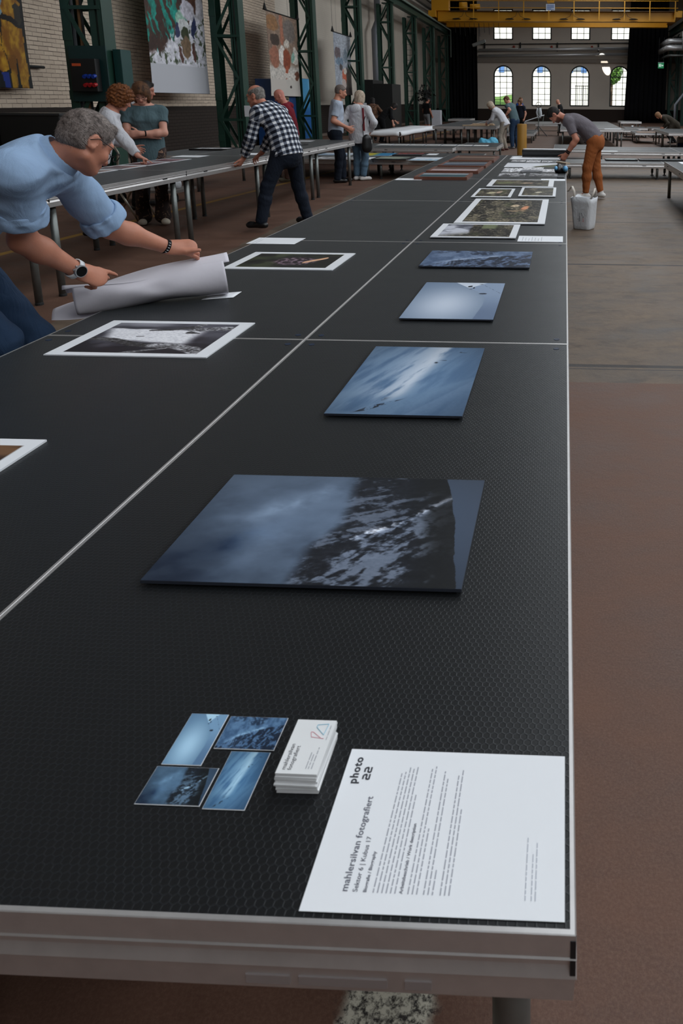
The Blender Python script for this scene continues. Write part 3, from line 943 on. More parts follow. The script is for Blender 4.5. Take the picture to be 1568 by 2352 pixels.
# roof with two long skylights
roofm = plaster('dark roof boarding', (56, 50, 46))
sky_holes = [(1.6, 6.2, -13.0, 52.0), (-6.6, -4.2, -13.0, 52.0)]
m = MB()
xs = [XL - .3, -6.6, -4.2, 1.6, 6.2, XR + .3]
for i in range(5):
    a, b = xs[i], xs[i + 1]
    if i in (1, 3):
        m.span((a, Y0 - .3, ZC), (b, -13.0, ZC + .2)); m.span((a, 52.0, ZC), (b, YF + .4, ZC + .2))
    else: m.span((a, Y0 - .3, ZC), (b, YF + .4, ZC + .2))
struct('ceiling', m, roofm)

GLASS = None
def glass_material():
    t = bpy.data.materials.new('clear window glass'); t.use_nodes = True
    nt = t.node_tree; nt.nodes.clear()
    o = nt.nodes.new('ShaderNodeOutputMaterial'); mx = nt.nodes.new('ShaderNodeMixShader')
    tr = nt.nodes.new('ShaderNodeBsdfTransparent'); tr.inputs[0].default_value = (.94, .97, .96, 1)
    gl = nt.nodes.new('ShaderNodeBsdfGlossy'); gl.inputs['Roughness'].default_value = .02
    fr = nt.nodes.new('ShaderNodeFresnel'); fr.inputs[0].default_value = 1.45
    nt.links.new(fr.outputs[0], mx.inputs[0]); nt.links.new(tr.outputs[0], mx.inputs[1]); nt.links.new(gl.outputs[0], mx.inputs[2])
    nt.links.new(mx.outputs[0], o.inputs[0])
    return t
GLASS = glass_material()
WFRAME = M('black green window iron', (24, 30, 28), .5)

# far wall with arched and upper windows
WX = [(-4.74, -3.18), (-1.70, -.16), (1.32, 2.86), (4.46, 6.00)]
farm = plaster('far wall plaster', (226, 215, 202), (58, 48, 43), .98)
m = MB(); TH = .4
edges = [XL - .3] + [e for w in WX for e in w] + [XR + .3]
for i in range(0, len(edges), 2):
    m.span((edges[i], YF, 0), (edges[i + 1], YF + TH, ZC))
ZS, ZSP, ZU, ZUT = 1.2, 3.58, 6.28, 8.6
for a, b in WX:
    c = (a + b) / 2; r = (b - a) / 2
    m.span((a, YF, 0), (b, YF + TH, ZS))
    arc = [(c - r * math.cos(t), ZSP + r * math.sin(t)) for t in np.linspace(0, PI, 17)]
    for k in range(16):
        (x1, z1), (x2, z2) = arc[k], arc[k + 1]
        V = [(x1, YF, z1), (x2, YF, z2), (x2, YF, ZU), (x1, YF, ZU), (x1, YF + TH, z1), (x2, YF + TH, z2), (x2, YF + TH, ZU), (x1, YF + TH, ZU)]
        m.add(V, [(0, 1, 2, 3), (4, 7, 6, 5), (0, 4, 5, 1), (2, 6, 7, 3), (0, 3, 7, 4), (1, 5, 6, 2)])
    m.span((a, YF, ZUT), (b, YF + TH, ZC))
struct('wall_far', m, farm)
struct('shade_ledge_1', MB().span((XL, YF - .22, 4.55), (XR, YF, 4.85)), M('shade ledge', (150, 140, 130), .8))  # added ledge, toned darker as the shade under the pipes
n_w = 0
for a, b in WX:
    c = (a + b) / 2; r = (b - a) / 2; n_w += 1
    w = MB(); f = .10; y1, y2 = YF + .12, YF + .22
    outer = [(a, ZS)] + [(c - r * math.cos(t), ZSP + r * math.sin(t)) for t in np.linspace(0, PI, 21)] + [(b, ZS)]
    ri = r - f
    inner = [(a + f, ZS + f)] + [(c - ri * math.cos(t), ZSP + ri * math.sin(t)) for t in np.linspace(0, PI, 21)] + [(b - f, ZS + f)]
    n = len(outer); V = [(p[0], y, p[1]) for y in (y1, y2) for ring in (outer, inner) for p in ring]; F = []
    for i in range(n):
        j = (i + 1) % n
        F += [(i, j, n + j, n + i), (2 * n + j, 2 * n + i, 3 * n + i, 3 * n + j), (n + i, n + j, 3 * n + j, 3 * n + i), (j, i, 2 * n + i, 2 * n + j)]
    w.add(V, F)
    wo = w.build(f'window_{n_w}', WFRAME); tag(wo, kind='structure')
    g = MB()
    for k in (1, 2):
        x = a + (b - a) * k / 3; zt = ZSP + math.sqrt(max(ri * ri - (x - c) ** 2, 0))
        g.span((x - .022, y1 + .02, ZS + f), (x + .022, y2 - .02, zt))
    for k in range(1, 7):
        z = ZS + .45 * k + .04; hw = ri if z < ZSP else math.sqrt(max(ri * ri - (z - ZSP) ** 2, 0))
        th = .04 if k == 5 else .02
        g.span((c - hw, y1 + .02, z - th), (c + hw, y2 - .02, z + th))
    g.build('glazing_bars', WFRAME, wo)
    p = MB(); fan = [(a + f * .5, ZS + f * .5)] + [(c - (r - f * .5) * math.cos(t), ZSP + (r - f * .5) * math.sin(t)) for t in np.linspace(0, PI, 21)] + [(b - f * .5, ZS + f * .5)]
    p.add([(q[0], YF + .17, q[1]) for q in fan], [tuple(range(len(fan)))]); p.build('pane', GLASS, wo)
for a, b in WX:
    n_w += 1; f = .10; y1, y2 = YF + .12, YF + .22
    w = MB().span((a, y1, ZU), (a + f, y2, ZUT)).span((b - f, y1, ZU), (b, y2, ZUT)).span((a, y1, ZU), (b, y2, ZU + f)).span((a, y1, ZUT - f), (b, y2, ZUT))
    wo = w.build(f'window_{n_w}', WFRAME); tag(wo, kind='structure')
    g = MB()
    for k in (1, 2): x = a + (b - a) * k / 3; g.span((x - .022, y1 + .02, ZU), (x + .022, y2 - .02, ZUT))
    for k in range(1, 5): z = ZU + .46 * k + .05; g.span((a, y1 + .02, z - .02), (b, y2 - .02, z + .02))
    g.build('glazing_bars', WFRAME, wo)
    MB().add([(a, YF + .17, ZU), (b, YF + .17, ZU), (b, YF + .17, ZUT), (a, YF + .17, ZUT)], [(0, 1, 2, 3)]).build('pane', GLASS, wo)

# skylight glazing bars (roof windows)
OPAQUE = M('opaque white pane', (236, 238, 240), .6, 0, .02)
for a, b, ya, yb in sky_holes:
    n_w += 1
    g = MB()
    for k in range(int((yb - ya) / 3) + 1):
        y = min(ya + 3 * k, yb - .05); g.span((a, y, ZC - .02), (b, y + .05, ZC + .12))
    for k in (1, 2): x = a + (b - a) * k / 3; g.span((x, ya, ZC), (x + .05, yb, ZC + .1))
    so_ = tag(g.build(f'window_{n_w}', WFRAME), kind='structure')
    MB().span((a, ya, ZC + .13), (b, yb, ZC + .15)).build('added_pane', OPAQUE, so_)  # opaque unseen pane, added to keep the sun lamp out

# unseen window grids added on the solid right wall to dress its side lamp
for k in range(9):
    y = -11.7 + 6.1 * k; n_w += 1
    g = MB()
    for z in (4.4, 5.9, 7.4, 8.6): g.span((XR - .05, y, z - .04), (XR, y + 4.6, z + .04))
    for j in range(6): g.span((XR - .05, y + .92 * j - .03, 4.4), (XR, y + .92 * j + .03, 8.6))
    so_ = tag(g.build(f'window_{n_w}', WFRAME), kind='structure')
    MB().span((XR - .02, y, 4.4), (XR - .005, y + 4.6, 8.6)).build('added_pane', OPAQUE, so_)
# ---- lattice columns on the left
GREEN = M('dark green paint', (30, 64, 53), .45, 0, .18, 3.0)
GREENL = M('green paint, worn edge', (32, 66, 54), .45, 0, .2, 3.0)
def column_proto():
    root = thing('lattice_column', 'x', 'steel column')
    x1, x2, dp, Hc = -.4, .4, .36, 6.35
    for nm, xa, xb in (('post', x1, x1 + .17), ('post', x2 - .19, x2)):
        m = MB()
        if nm == 'post' and xa == x1:
            m.span((xa, 0, 0), (xb, .018, Hc)).span((xa, dp - .018, 0), (xb, dp, Hc)).span((xa, 0, 0), (xa + .014, dp, Hc))
        else:
            m.span((xb - .014, 0, 0), (xb, dp, Hc)).span((xb - .09, 0, 0), (xb, .018, Hc)).span((xb - .09, dp - .018, 0), (xb, dp, Hc))
            m.span((xa - .08, .03, 0), (xa + .04, .05, Hc)).span((xa - .08, dp - .05, 0), (xa + .04, dp - .03, Hc)).span((xa - .02, .03, 0), (xa, dp - .03, Hc))
        m.build(nm, GREEN, root)
    zs = [.96 + 2.25 * k for k in range(3)]
    for fy in (-.012, dp + .012):
        for z in zs:
            MB().bar((x1 + .04, fy, z), (x2 - .02, fy, z), .02, .07).build('cross_bar', GREEN, root)
            for s in (-1, 1):
                ze = z + s * 1.125
                if ze < 0: ze = .03
                xe = x2 - .12 if ze > .05 else x1 + .08 + .6 * (z - .03) / 1.125
                MB().bar((x1 + .10, fy, z), (xe, fy, ze), .018, .075).build('diagonal_brace', GREENL, root)
    for k in range(6):
        z = .45 + 1.12 * k
        if abs(z - .96) > .1: MB().span((x1 - .005, -.016, z - .09), (x1 + .175, 0, z + .09)).build('batten_plate', GREENL, root)
    MB().span((x1 - .12, -.1, 0), (x2 + .1, dp + .1, .03)).build('base_plate', GREEN, root)
    MB().span((x1 + .3, -.06, Hc), (x2 + .12, dp + .06, Hc + .05)).build('head_plate', GREEN, root)
    return root
cp = column_proto()
CNAMES = ['behind the curly-haired woman, with the black socket box', 'right of the cotton-picker banner', 'right of the banner of seated figures', 'beside the man in black looking at his hands',
          'partly hidden by the black booth', 'with ladder rungs, right of the black booth', 'next to the dark figure in shorts', 'last before the left black curtain']
for i in range(8):
    y = 13.75 + 6.1 * i
    lab = f'dark green riveted lattice column {CNAMES[i]}'
    if i == 0: cp.location = (-8.3, y, 0); cp['label'] = lab; cp['group'] = 'lattice columns along the left wall'
    else: dup(cp, (-8.3, y, 0), 0, lab, 'lattice columns along the left wall')
m = MB()
for k in range(18): m.span((-8.50, 13.75 + 30.5 + .17, .6 + .3 * k), (-8.20, 13.75 + 30.5 + .19, .62 + .3 * k))
tag(m.build('ladder', GREENL), 'steel rungs of a fixed ladder inside the sixth green column', 'ladder')
for i, (x, y) in enumerate(((8.8, 50.2), (8.8, 57.0), (8.8, 44.1))):
    dup(cp, (x + .4, y, 0), 0, ['dark green lattice column on the right behind the crouching person', 'dim green lattice column at the far right by the curtain', 'dark green lattice column nearest on the right side'][i], 'lattice columns along the right wall')

# crane runway on the left, with its pipe
t = thing('runway_girder', 'dark green crane runway girder on top of the left columns', 'girder', (-7.95, 0, 6.4))
MB().span((-.15, Y0 + .1, 0), (.15, 56.8, .03)).span((-.012, Y0 + .1, .03), (.012, 56.8, .42)).span((-.15, Y0 + .1, .42), (.15, 56.8, .45)).build('girder_beam', GREEN, t)
MB().span((-.03, Y0 + .1, .45), (.03, 56.8, .51)).build('rail', STEEL, t)
t2 = MB().tube([(-7.72, Y0 + .1, 6.80), (-7.72, 56.6, 6.80), (-7.72, 56.6, 4.8)], .05, 10).build('runway_pipe', M('pale green pipe', (150, 168, 160), .35, .4), smooth=True)
tag(t2, 'pale pipe along the crane runway turning down at its far end', 'pipe')
t = thing('runway_girder', 'dark crane runway girder on the right-hand columns', 'girder', (8.85, 0, 6.4))
MB().span((-.15, Y0 + .1, 0), (.15, 58.0, .03)).span((-.012, Y0 + .1, .03), (.012, 58.0, .42)).span((-.15, Y0 + .1, .42), (.15, 58.0, .45)).build('girder_beam', GREEN, t)
MB().span((-.03, Y0 + .1, .45), (.03, 58.0, .51)).build('rail', STEEL, t)
SILVER = M('foil clad pipe', (226, 228, 230), .38, .6, .08, 5.0)
GREYP = M('grey plastic pipe', (128, 132, 140), .5)
tag(MB().tube([(-9.2, 40.4, 9.5), (-9.2, 40.4, 5.75), (-9.2, 39.6, 5.2), (-9.2, 39.6, .02)], .16, 14).build('downpipe', GREYP, smooth=True), 'thick grey downpipe with a kink on the left wall', 'pipe')
# cable trays and pipes above the runway
for i, (x, z, r, mt) in enumerate(((-8.5, 7.6, .07, SILVER), (-8.75, 7.95, .06, STEEL), (-8.4, 8.3, .09, SILVER), (-9.0, 8.6, .05, STEEL))):
    tag(MB().tube([(x, 36 + i, z), (x, 58.6, z)], r, 10).build('service_pipe', mt, smooth=True), f'thin metal service pipe above the left runway, {ORD[i]} from below', 'pipe', 'service pipes above the left runway')
LAMPM = M('dark pendant lamp', (26, 28, 28), .5)
for i, (y, z) in enumerate(((38.6, 5.75), (50.8, 5.8))):
    t = thing('pendant_lamp', ['dark bell lamp hanging in the column right of the grey downpipe', 'dark bell lamp hanging in the column near the dark figure in shorts'][i], 'lamp', (-8.25, y + .5, z), 0, 'pendant lamps in the columns')
    MB().lathe([(0, .5), (.05, .5), (.07, .38), (.17, .12), (.19, 0), (.15, 0), (0, .1)], (0, 0, 0), 16).build('lamp_shade', LAMPM, t, smooth=True)
    MB().tube([(0, 0, .5), (0, 0, .62)], .012, 6).build('cord', LAMPM, t)

# ---- yellow overhead crane
YEL = M('crane yellow', (214, 150, 18), .45, 0, .12, 1.2)
YELD = M('crane yellow, thin rails', (206, 146, 26), .45)
BLK = M('black cable', (20, 20, 20), .6)
t = thing('overhead_crane', 'yellow overhead travelling crane with railed walkway spanning the hall', 'crane', (0, 50, 6.75))
for nm, y in (('front_girder', 0.0), ('rear_girder', 3.6)):
    MB().span((-7.55, y, 0), (8.1, y + .45, .62)).span((-7.55, y - .08, -.03), (8.1, y + .53, .02)).span((-7.55, y - .05, .6), (8.1, y + .5, .63)).build(nm, YEL, t, bevel=.01)
for x in (-7.85, 8.25):
    MB().span((x - .25, -.5, .20), (x + .25, 4.6, .62)).build('end_carriage', YEL, t, bevel=.02)
MB().span((-7.9, -.35, .62), (-6.75, .25, 1.55)).build('control_cabinet', YEL, t, bevel=.015)
wk = MB().span((-6.7, -.5, .56), (8.2, 0.0, .60)).build('walkway', M('walkway plate', (74, 50, 24), .7), t)
for z in (.78, 1.22): MB().tube([(-6.7, -.5, z), (8.2, -.5, z)], .022, 6).build('handrail', YELD, t)
for i in range(9):
    x = -5.1 + i * 1.64
    MB().span((x - .03, -.53, .02), (x + .03, -.47, 1.24)).build('rail_post', YELD, t)
for i, x in enumerate((-5.7, -2.2, 1.35, 4.8)):
    q = []
    for s in (-1, 1):
        MB().tube([(x, -.56, .6), (x + .15 * s, -.58, .25), (x + .5 * s, -.56, .10)], .014, 6).build('festoon_cable', BLK, t)
        MB().lathe([(0, -.03), (.30, -.01), (.22, .03), (.05, .06), (0, .06)], (x + .55 * s, -.35, .09), 14).build('flood_lamp', BLK, t)
m = MB().lathe([(.0, -.25), (.25, -.25), (.30, -.1), (.30, .2), (.22, .28), (0, .28)], (0, 0, 0), 16)
MB().tube([(-6.1, .1, .95), (-5.6, .1, .95)], .26, 14).build('hoist_motor', YEL, t, smooth=True)
MB().tube([(-5.4, .1, .92), (-4.75, .1, .92)], .17, 12).build('gearbox', YEL, t, smooth=True)
sg = MB().span((-.30, -.575, 1.10), (.18, -.555, 1.36)).build('capacity_sign', YEL, t)
MB().span((-.36, -.575, .62), (.22, -.555, 1.02)).build('notice_board', M('white blue notice', (196, 206, 222), .5), t)
m = MB()
for i in range(6): m.span((-.30, -.582, .66 + .055 * i), (.16 if i != 1 else -.02, -.577, .69 + .055 * i))
m.build('notice_lines', M('blue print', (70, 100, 160), .6), t)

def text_mesh(s, size, mat, name='lettering', parent=None, M4=None, bold=0.0, align='LEFT', spacing=1.0):
    cu = bpy.data.curves.new('txt', 'FONT'); cu.body = s; cu.size = size; cu.offset = bold; cu.align_x = align; cu.space_character = spacing
    cu.resolution_u = 3
    o = bpy.data.objects.new('txt', cu); C.objects.link(o)
    dg = bpy.context.evaluated_depsgraph_get(); dg.update()
    me = bpy.data.meshes.new_from_object(o.evaluated_get(dg))
    bpy.data.objects.remove(o); bpy.data.curves.remove(cu)
    if M4 is not None: me.transform(M4)
    me.materials.clear()
    return link(name, me, mat, parent)
R90 = Matrix.Rotation(PI / 2, 4, 'X')
text_mesh('max. 10 t', .115, INK, 'capacity_lettering', t, Matrix.Translation((-.27, -.578, 1.19)) @ R90)

# floodlight hanging at the left under the crane
t = thing('floodlight', 'grey floodlight hanging tilted below the left end of the crane', 'lamp', (-5.0, 51.5, 5.45))
MB().box((0, 0, 0), (.95, .25, .22), Matrix.Rotation(-.35, 3, 'Y')).build('lamp_housing', M('grey lamp housing', (120, 122, 120), .4, .5), t, bevel=.03)
MB().tube([(0, 0, .1), (0, 0, 1.3)], .02, 6).build('hanger', BLK, t)
m = MB()
for i in range(10): m.tube([(-6.6 + .33 * i, 51.2, 6.75), (-6.6 + .33 * i + .05, 51.2, 6.1 - .12 * (i % 3))], .015, 5)
tag(m.build('hanging_cables', BLK), 'bunch of dark hoist chains and cables below the left crane end', 'cables', kind='stuff')

# pipes on the far wall
for i, (z0, z1, r) in enumerate(((5.46, 5.64, .11), (5.02, 5.22, .11))):
    tag(MB().tube([(-5.85, YF - .45, z0), (6.6, YF - .45, z1)], r, 14).build('wall_pipe', SILVER, smooth=True), f'long silver pipe across the far wall, {("upper", "lower")[i]} one', 'pipe', 'silver pipes on the far wall')
t = thing('conduit', 'dark conduit with brackets above the silver pipes on the far wall', 'pipe', (0, YF - .15, 6.02))
MB().tube([(-6, 0, -.12), (6.6, 0, .06)], .035, 8).build('tube', BLK, t)
for i, x in enumerate((-5.4, -2.6, .3, 3.5, 6.2)): MB().span((x - .05, -.04, -.6), (x + .05, .12, .05)).build('bracket', BLK, t)
REDL = M('red alarm', (170, 60, 45), .5)
for i, x in enumerate((-3.1, -.15, 3.0)):
    tag(MB().lathe([(0, 0), (.09, 0), (.09, .1), (.05, .16), (0, .16)], (x, YF - .12, 5.68), 12).build('alarm_beacon', REDL), f'small red alarm beacon on the far wall, {("left", "middle", "right")[i]} one', 'alarm', 'red beacons on the far wall')

# curtains
CURT = cloth('black stage curtain', (11, 11, 15), .95, .2)
def curtain(name, x0, x1, y, z1, label, lean=0.0, n=90):
    P = []
    for k in range(9):
        z = z1 * k / 8; row = []
        for i in range(n + 1):
            u = i / n; x = x0 + (x1 - x0) * u + lean * (1 - u) * (z / z1)
            row.append((x, y + .10 * math.sin(u * n * .62) + .06 * math.sin(u * 37 + z), z + .02))
        P.append(row)
    return tag(MB().grid(P).build(name, CURT, smooth=True, solid=.01), label, 'curtain')
curtain('stage_curtain', -8.0, -5.75, 56.9, 9.3, 'tall black stage curtain left of the arched windows')
curtain('stage_curtain', 5.48, 8.6, 56.9, 9.3, 'tall black stage curtain right of the arched windows', .3)

# ducts, exit sign on the right
for i, (z, y, x) in enumerate(((5.75, 53.0, 8.15), (5.25, 52.2, 8.0))):
    tag(MB().tube([(x, 56.4, z), (x, y + .3, z), (x + .09, y + .09, z), (x + .3, y, z), (10.5, y, z)], .20, 16).build('ventilation_duct', SILVER, smooth=True), f'fat silver duct with an elbow on the right, {("upper", "lower")[i]} one', 'duct', 'silver ducts on the right')
tag(MB().tube([(8.1, 56.4, 4.75), (8.1, 52.6, 4.75), (8.3, 52.4, 4.75), (10.5, 52.4, 4.75)], .09, 12).build('ventilation_duct', STEEL, smooth=True), 'thin grey pipe under the two fat silver ducts', 'pipe')
tag(MB().tube([(8.3, 47.5, 5.9), (8.3, 47.5, 4.9), (9.6, 47.5, 4.9)], .05, 10).build('wall_pipe', STEEL, smooth=True), 'slim pipe with an elbow in front of the right column', 'pipe')
tag(MB().tube([(8.9, 49.6, 2.2), (8.3, 49.6, 1.4), (8.3, 49.6, .1)], .09, 10).build('hose', GREYP, smooth=True), 'grey bent hose beside the right green column', 'hose')
t = thing('exit_sign', 'green emergency exit sign with arrow hanging beside the right curtain', 'sign', (7.05, 48.0, 3.68))
e = NT('lit exit sign green'); e.base(lin((10, 120, 70))); e.b.inputs['Emission Color'].default_value = (*lin((12, 130, 80)), 1); e.b.inputs['Emission Strength'].default_value = .35
MB().span((-.18, 0, 0), (.18, .05, .34)).build('sign_face', e.m, t)
w = NT('lit exit sign white'); w.base((.8, .9, .85)); w.b.inputs['Emission Color'].default_value = (.7, .9, .8, 1); w.b.inputs['Emission Strength'].default_value = .4
m = MB().span((-.13, -.01, .08), (-.10, 0, .27)).span((-.02, -.01, .08), (.01, 0, .27)).span((-.13, -.01, .25), (.01, 0, .27)).span((-.08, -.01, .10), (-.045, 0, .21))
m.span((.03, -.01, .16), (.11, 0, .19)).add([(.09, -.01, .11), (.16, -.01, .175), (.09, -.01, .24)], [(0, 1, 2)])
m.build('pictogram', w.m, t)
MB().span((-.19, 0, .34), (.19, .05, .38)).build('sign_housing', GREYP, t)
for x in (-.15, .15): MB().tube([(x, .025, .36), (x, .025, 1.9)], .008, 5).build('hanger_wire', BLK, t)

# ---- outside
tag(MB().span((-40, YF + .45, -.25), (40, 140, -.1)).build('forecourt', M('pale paving', (206, 204, 198), .8), smooth=False), kind='structure')
GRASS = M('lawn green', (92, 128, 58), .9, 0, .3, 8.0)
P = [[(x, 66 + 1.4 * k + .3 * math.sin(x), -.1 + (0, .9, 1.7, 2.1, 2.2)[k] + .1 * math.sin(x * 2.1 + k)) for x in np.linspace(-10, -3.0, 24)] for k in range(5)]
tag(MB().grid(P).build('lawn_bank', GRASS, smooth=True, solid=.05), 'bright green grass bank outside the leftmost arched window', 'lawn', kind='stuff')
t = thing('building', 'pale building with blue shutters seen through the arched windows', 'building', (0, 82, -.1))
MB().span((-16, 0, 0), (14, 6, 12)).build('facade', M('cream render', (226, 226, 218), .9), t)
SH = M('blue shutter paint', (70, 112, 170), .6); GR = M('grey window pane', (130, 140, 150), .2)
for x in (-5.3, -3.9, -1.1, 2.2):
    MB().span((x - .45, -.06, 4.9), (x + .45, 0, 6.2)).build('house_window', GR, t)
    for s in (-1, 1): MB().span((x + s * .75 - .3, -.1, 4.8), (x + s * .75 + .3, -.02, 6.3)).build('shutter', SH, t)
MB().span((-16, -.2, 0), (14, 0, .9)).build('plinth', M('grey plinth', (150, 150, 146), .9), t)
t = thing('railing', 'dark upright railing outside the third arched window', 'railing', (2.6, 66, -.1))
for i in range(10): MB().span((-.75 + .17 * i, -.02, 0), (-.71 + .17 * i, .02, 3.1)).build('bar', WFRAME, t)
for z in (.3, 3.0): MB().span((-.8, -.02, z), (.9, .02, z + .06)).build('rail', WFRAME, t)
def leaf_mass(name, c, r, n, mat, label, lr=.18):
    rs = np.random.RandomState(3); V = []; F = []
    for i in range(n):
        d = rs.randn(3); d /= np.linalg.norm(d); p = np.array(c) + d * np.array(r) * rs.uniform(.5, 1) ** .5
        a = rs.randn(3); a /= np.linalg.norm(a); b = np.cross(a, rs.randn(3)); b /= np.linalg.norm(b); k = len(V)
        V += [p - a * lr, p + b * lr * .5, p + a * lr, p - b * lr * .5]; F.append((k, k + 1, k + 2, k + 3))
    root = thing(name, label, 'tree', (c[0], c[1], -.1))
    o = link('foliage', fast_mesh('foliage', np.array(V) - np.array([c[0], c[1], -.1]), np.array(F)), mat, root)
    MB().tube([(0, 0, 0), (.1, 0, c[2])], [.16, .08], 8).build('trunk', M('bark', (90, 74, 60), .9), root)
leaf_mass('leafy_tree', (5.1, 68, 4.4), (1.0, 1.0, 1.3), 1600, M('leaf green', (96, 140, 58), .7, 0, .35, 3), 'small leafy tree outside the rightmost arched window')
# ------------------------------------------------------------------ printed pictures (colour from numpy)
def im_mountain(u, v, k=(1, 1, 1)):
    n = fbm(u, v, 3.0, 11, 6); m = fbm(u, v, 7.0, 5, 6); b = fbm(u, v, 22.0, 41, 5); fine = fbm(u, v, 70.0, 51, 4)
    base = mixc((66, 80, 100), (104, 122, 146), sm(n + .18 * v - .10 * abs(u - .25), .35, .85))
    def glow(a, c, ra, rc, t, amt):
        w = np.exp(-(((u - a - t * (v - c)) / ra) ** 2 + ((v - c) / rc) ** 2)) * (.5 + sm(m, .3, .65)); return w[..., None] * np.array(amt)
    base = base + glow(.30, .70, .07, .17, .55, (34, 37, 40)) + glow(.27, .35, .07, .15, .1, (28, 30, 32)) + glow(.42, .80, .05, .2, .3, (8, 9, 10))
    base = base - glow(.20, .31, .085, .15, .5, (34, 31, 26)) - glow(.03, .05, .2, .2, 0, (24, 24, 22))
    rx = [.40, .46, .53, .63, .76, .88, .98]; ry = [.05, .15, .33, .43, .58, .79, .97]
    ridge = np.interp(u, rx, ry) + .05 * (fbm(u * 1.0, u * 0, 9.0, 81, 5) - .5)
    ub = np.interp(v, [0, .3, .5, .7, 1.0], [.44, .45, .505, .50, .49]) + .04 * (m - .5)
    rock = sm(u - ub, -.015, .05)
    low = sm(ridge - v, -.012, .02)
    # near flank: gullies running down and to the left; far wall: looser, darker
    s1 = v * 1.0 + .55 * (u - .5); s2 = u * 1.0 - .55 * v
    ga = fbm(s2 * 3.2 + .22 * (m - .5), s1 * .9, 12.0, 31, 6); gb = fbm(s2 * 2.0, s1 * .8, 5.0, 61, 5)
    na = .55 * ga + .45 * gb + .30 * (b - .5) + .22 * (fine - .5) - .40 * np.clip(u - .74, 0, 1) - .12 * np.clip(.25 - v, 0, 1)
    nf = sm(na, .40, .60)
    fa = fbm(u * 1.6 + .2 * (b - .5), v * 3.2 - u * 1.8, 8.0, 21, 6); fbig = np.exp(-(((u - .61) / .075) ** 2 + ((v - .60) / .10) ** 2))
    ff = sm(fa + .30 * (b - .5) + .25 * (fine - .5) + .16 * fbig - .28 * np.clip(v - .62, 0, 1) - .20 * np.clip(u - .74, 0, 1), .44, .66) * .72
    t = nf * low + ff * (1 - low)
    col = mixc((30, 34, 42), (116, 128, 148), t) + (fine - .5)[..., None] * 26 + (b - .5)[..., None] * 18
    edge = np.exp(-((v - ridge + .015) / .030) ** 2) * sm(b + .5 * (fine - .5), .38, .62) * sm(u, .52, .62)
    col = col + edge[..., None] * np.array((120, 120, 122))
    patch = np.exp(-(((u - .645 - .9 * (v - .45)) / .03) ** 2 + ((v - .455) / .03) ** 2)); col = col + patch[..., None] * np.array((70, 70, 72))
    uf = np.interp(v, [0, .25, .56, .86, .95, 1.0], [.985, .952, .925, .882, .862, .855]) + .010 * (fbm(u * 0, v, 14.0, 71, 4) - .5)
    shade = sm(u - uf, -.15 - .03 * (1 - v) + .10 * (b - .5), -.05) * (1 - .75 * np.exp(-((v - ridge + .01) / .035) ** 2))
    top = sm(v - ridge, .10, .22) * sm(u, .70, .80); shade = np.maximum(shade, top * .9)
    col = mixc(col, np.array((22, 25, 29)) + (fine - .5)[..., None] * 16 + (t * 10)[..., None], shade * .94)
    out = mixc(base, col, rock)
    out = np.where((u > uf)[..., None], np.array((74, 88, 110)) + 10 * (v - .5)[..., None], out)
    vg = 1 - .26 * ((u - .5) ** 2 + (v - .5) ** 2) * 2
    return out * vg[..., None] * np.array(k)

def im_cloud(u, v, k=(1, 1, 1)):
    m = fbm(u, v, 14.0, 8, 5); fine = fbm(u, v, 60.0, 18, 3)
    w = u - .55 * v; q = u * .5 + v * .8
    n = fbm(w * 2.6, q * .7, 6.0, 3, 6)
    c = mixc((84, 116, 152), (116, 146, 178), sm(n, .3, .7) * (1 - .5 * sm(u, .5, 1.0)))
    d = (u - (.36 + .30 * v)); band = np.exp(-np.where(d < 0, d / .26, d / .07) ** 2) * sm(v, .12, .30) * sm(n + .15 * band_n(u, v), .22, .58)
    c = mixc(c, (196, 208, 224), band * .85)
    core = np.exp(-((d + .01) / .05) ** 2) * sm(n, .30, .6) * sm(v, .15, .3); c = mixc(c, (214, 222, 234), core * .6)
    e1 = .04 + .62 * np.clip(u - .22, 0, 1); c = mixc(c, (110, 140, 172), sm(e1 - v, -.01, .03) * (1 - sm(e1 - v, .10, .45)) * .8)
    e2 = -.14 + .98 * (u - .30); c = mixc(c, (76, 106, 142), sm(e2 - v, -.01, .12) * .45); e3 = -.30 + 1.1 * (u - .30); c = mixc(c, (122, 150, 182), sm(e3 - v, -.01, .02) * (1 - sm(e3 - v, .02, .22)) * .5)
    c = c + (fine - .5)[..., None] * 12 * sm(e1 - v, 0, .1)[..., None]
    r = v - (.035 + .55 * (u - .20)); rk = sm(-np.abs(r + .012) + .030 * np.clip((u - .18) / .1, 0, 1) * np.clip((.56 - u) / .25, 0, 1), 0, .012) * sm(m + .5 * (fine - .5), .40, .54)
    c = mixc(c, (26, 34, 48), rk * .95)
    r2 = v - (.16 + .35 * (u - .28)); rk = np.exp(-(r2 / .018) ** 2) * np.exp(-((u - .33) / .05) ** 2) * sm(m, .45, .55); c = mixc(c, (40, 50, 66), rk)
    for (a, b, rx, ry) in ((.625, .73, .012, .010), (.70, .77, .035, .004), (.80, .915, .008, .006), (.83, .91, .02, .003)):
        c = mixc(c, (36, 46, 62), np.clip(1.5 * np.exp(-(((u - a) / rx) ** 2 + ((v - b) / ry) ** 2)) * sm(m, .3, .5), 0, 1))
    vg = 1 - .55 * ((u - .5) ** 2 + (v - .5) ** 2)
    return c * vg[..., None] * np.array(k)

def band_n(u, v): return fbm(u * 3, v, 9.0, 28, 4)

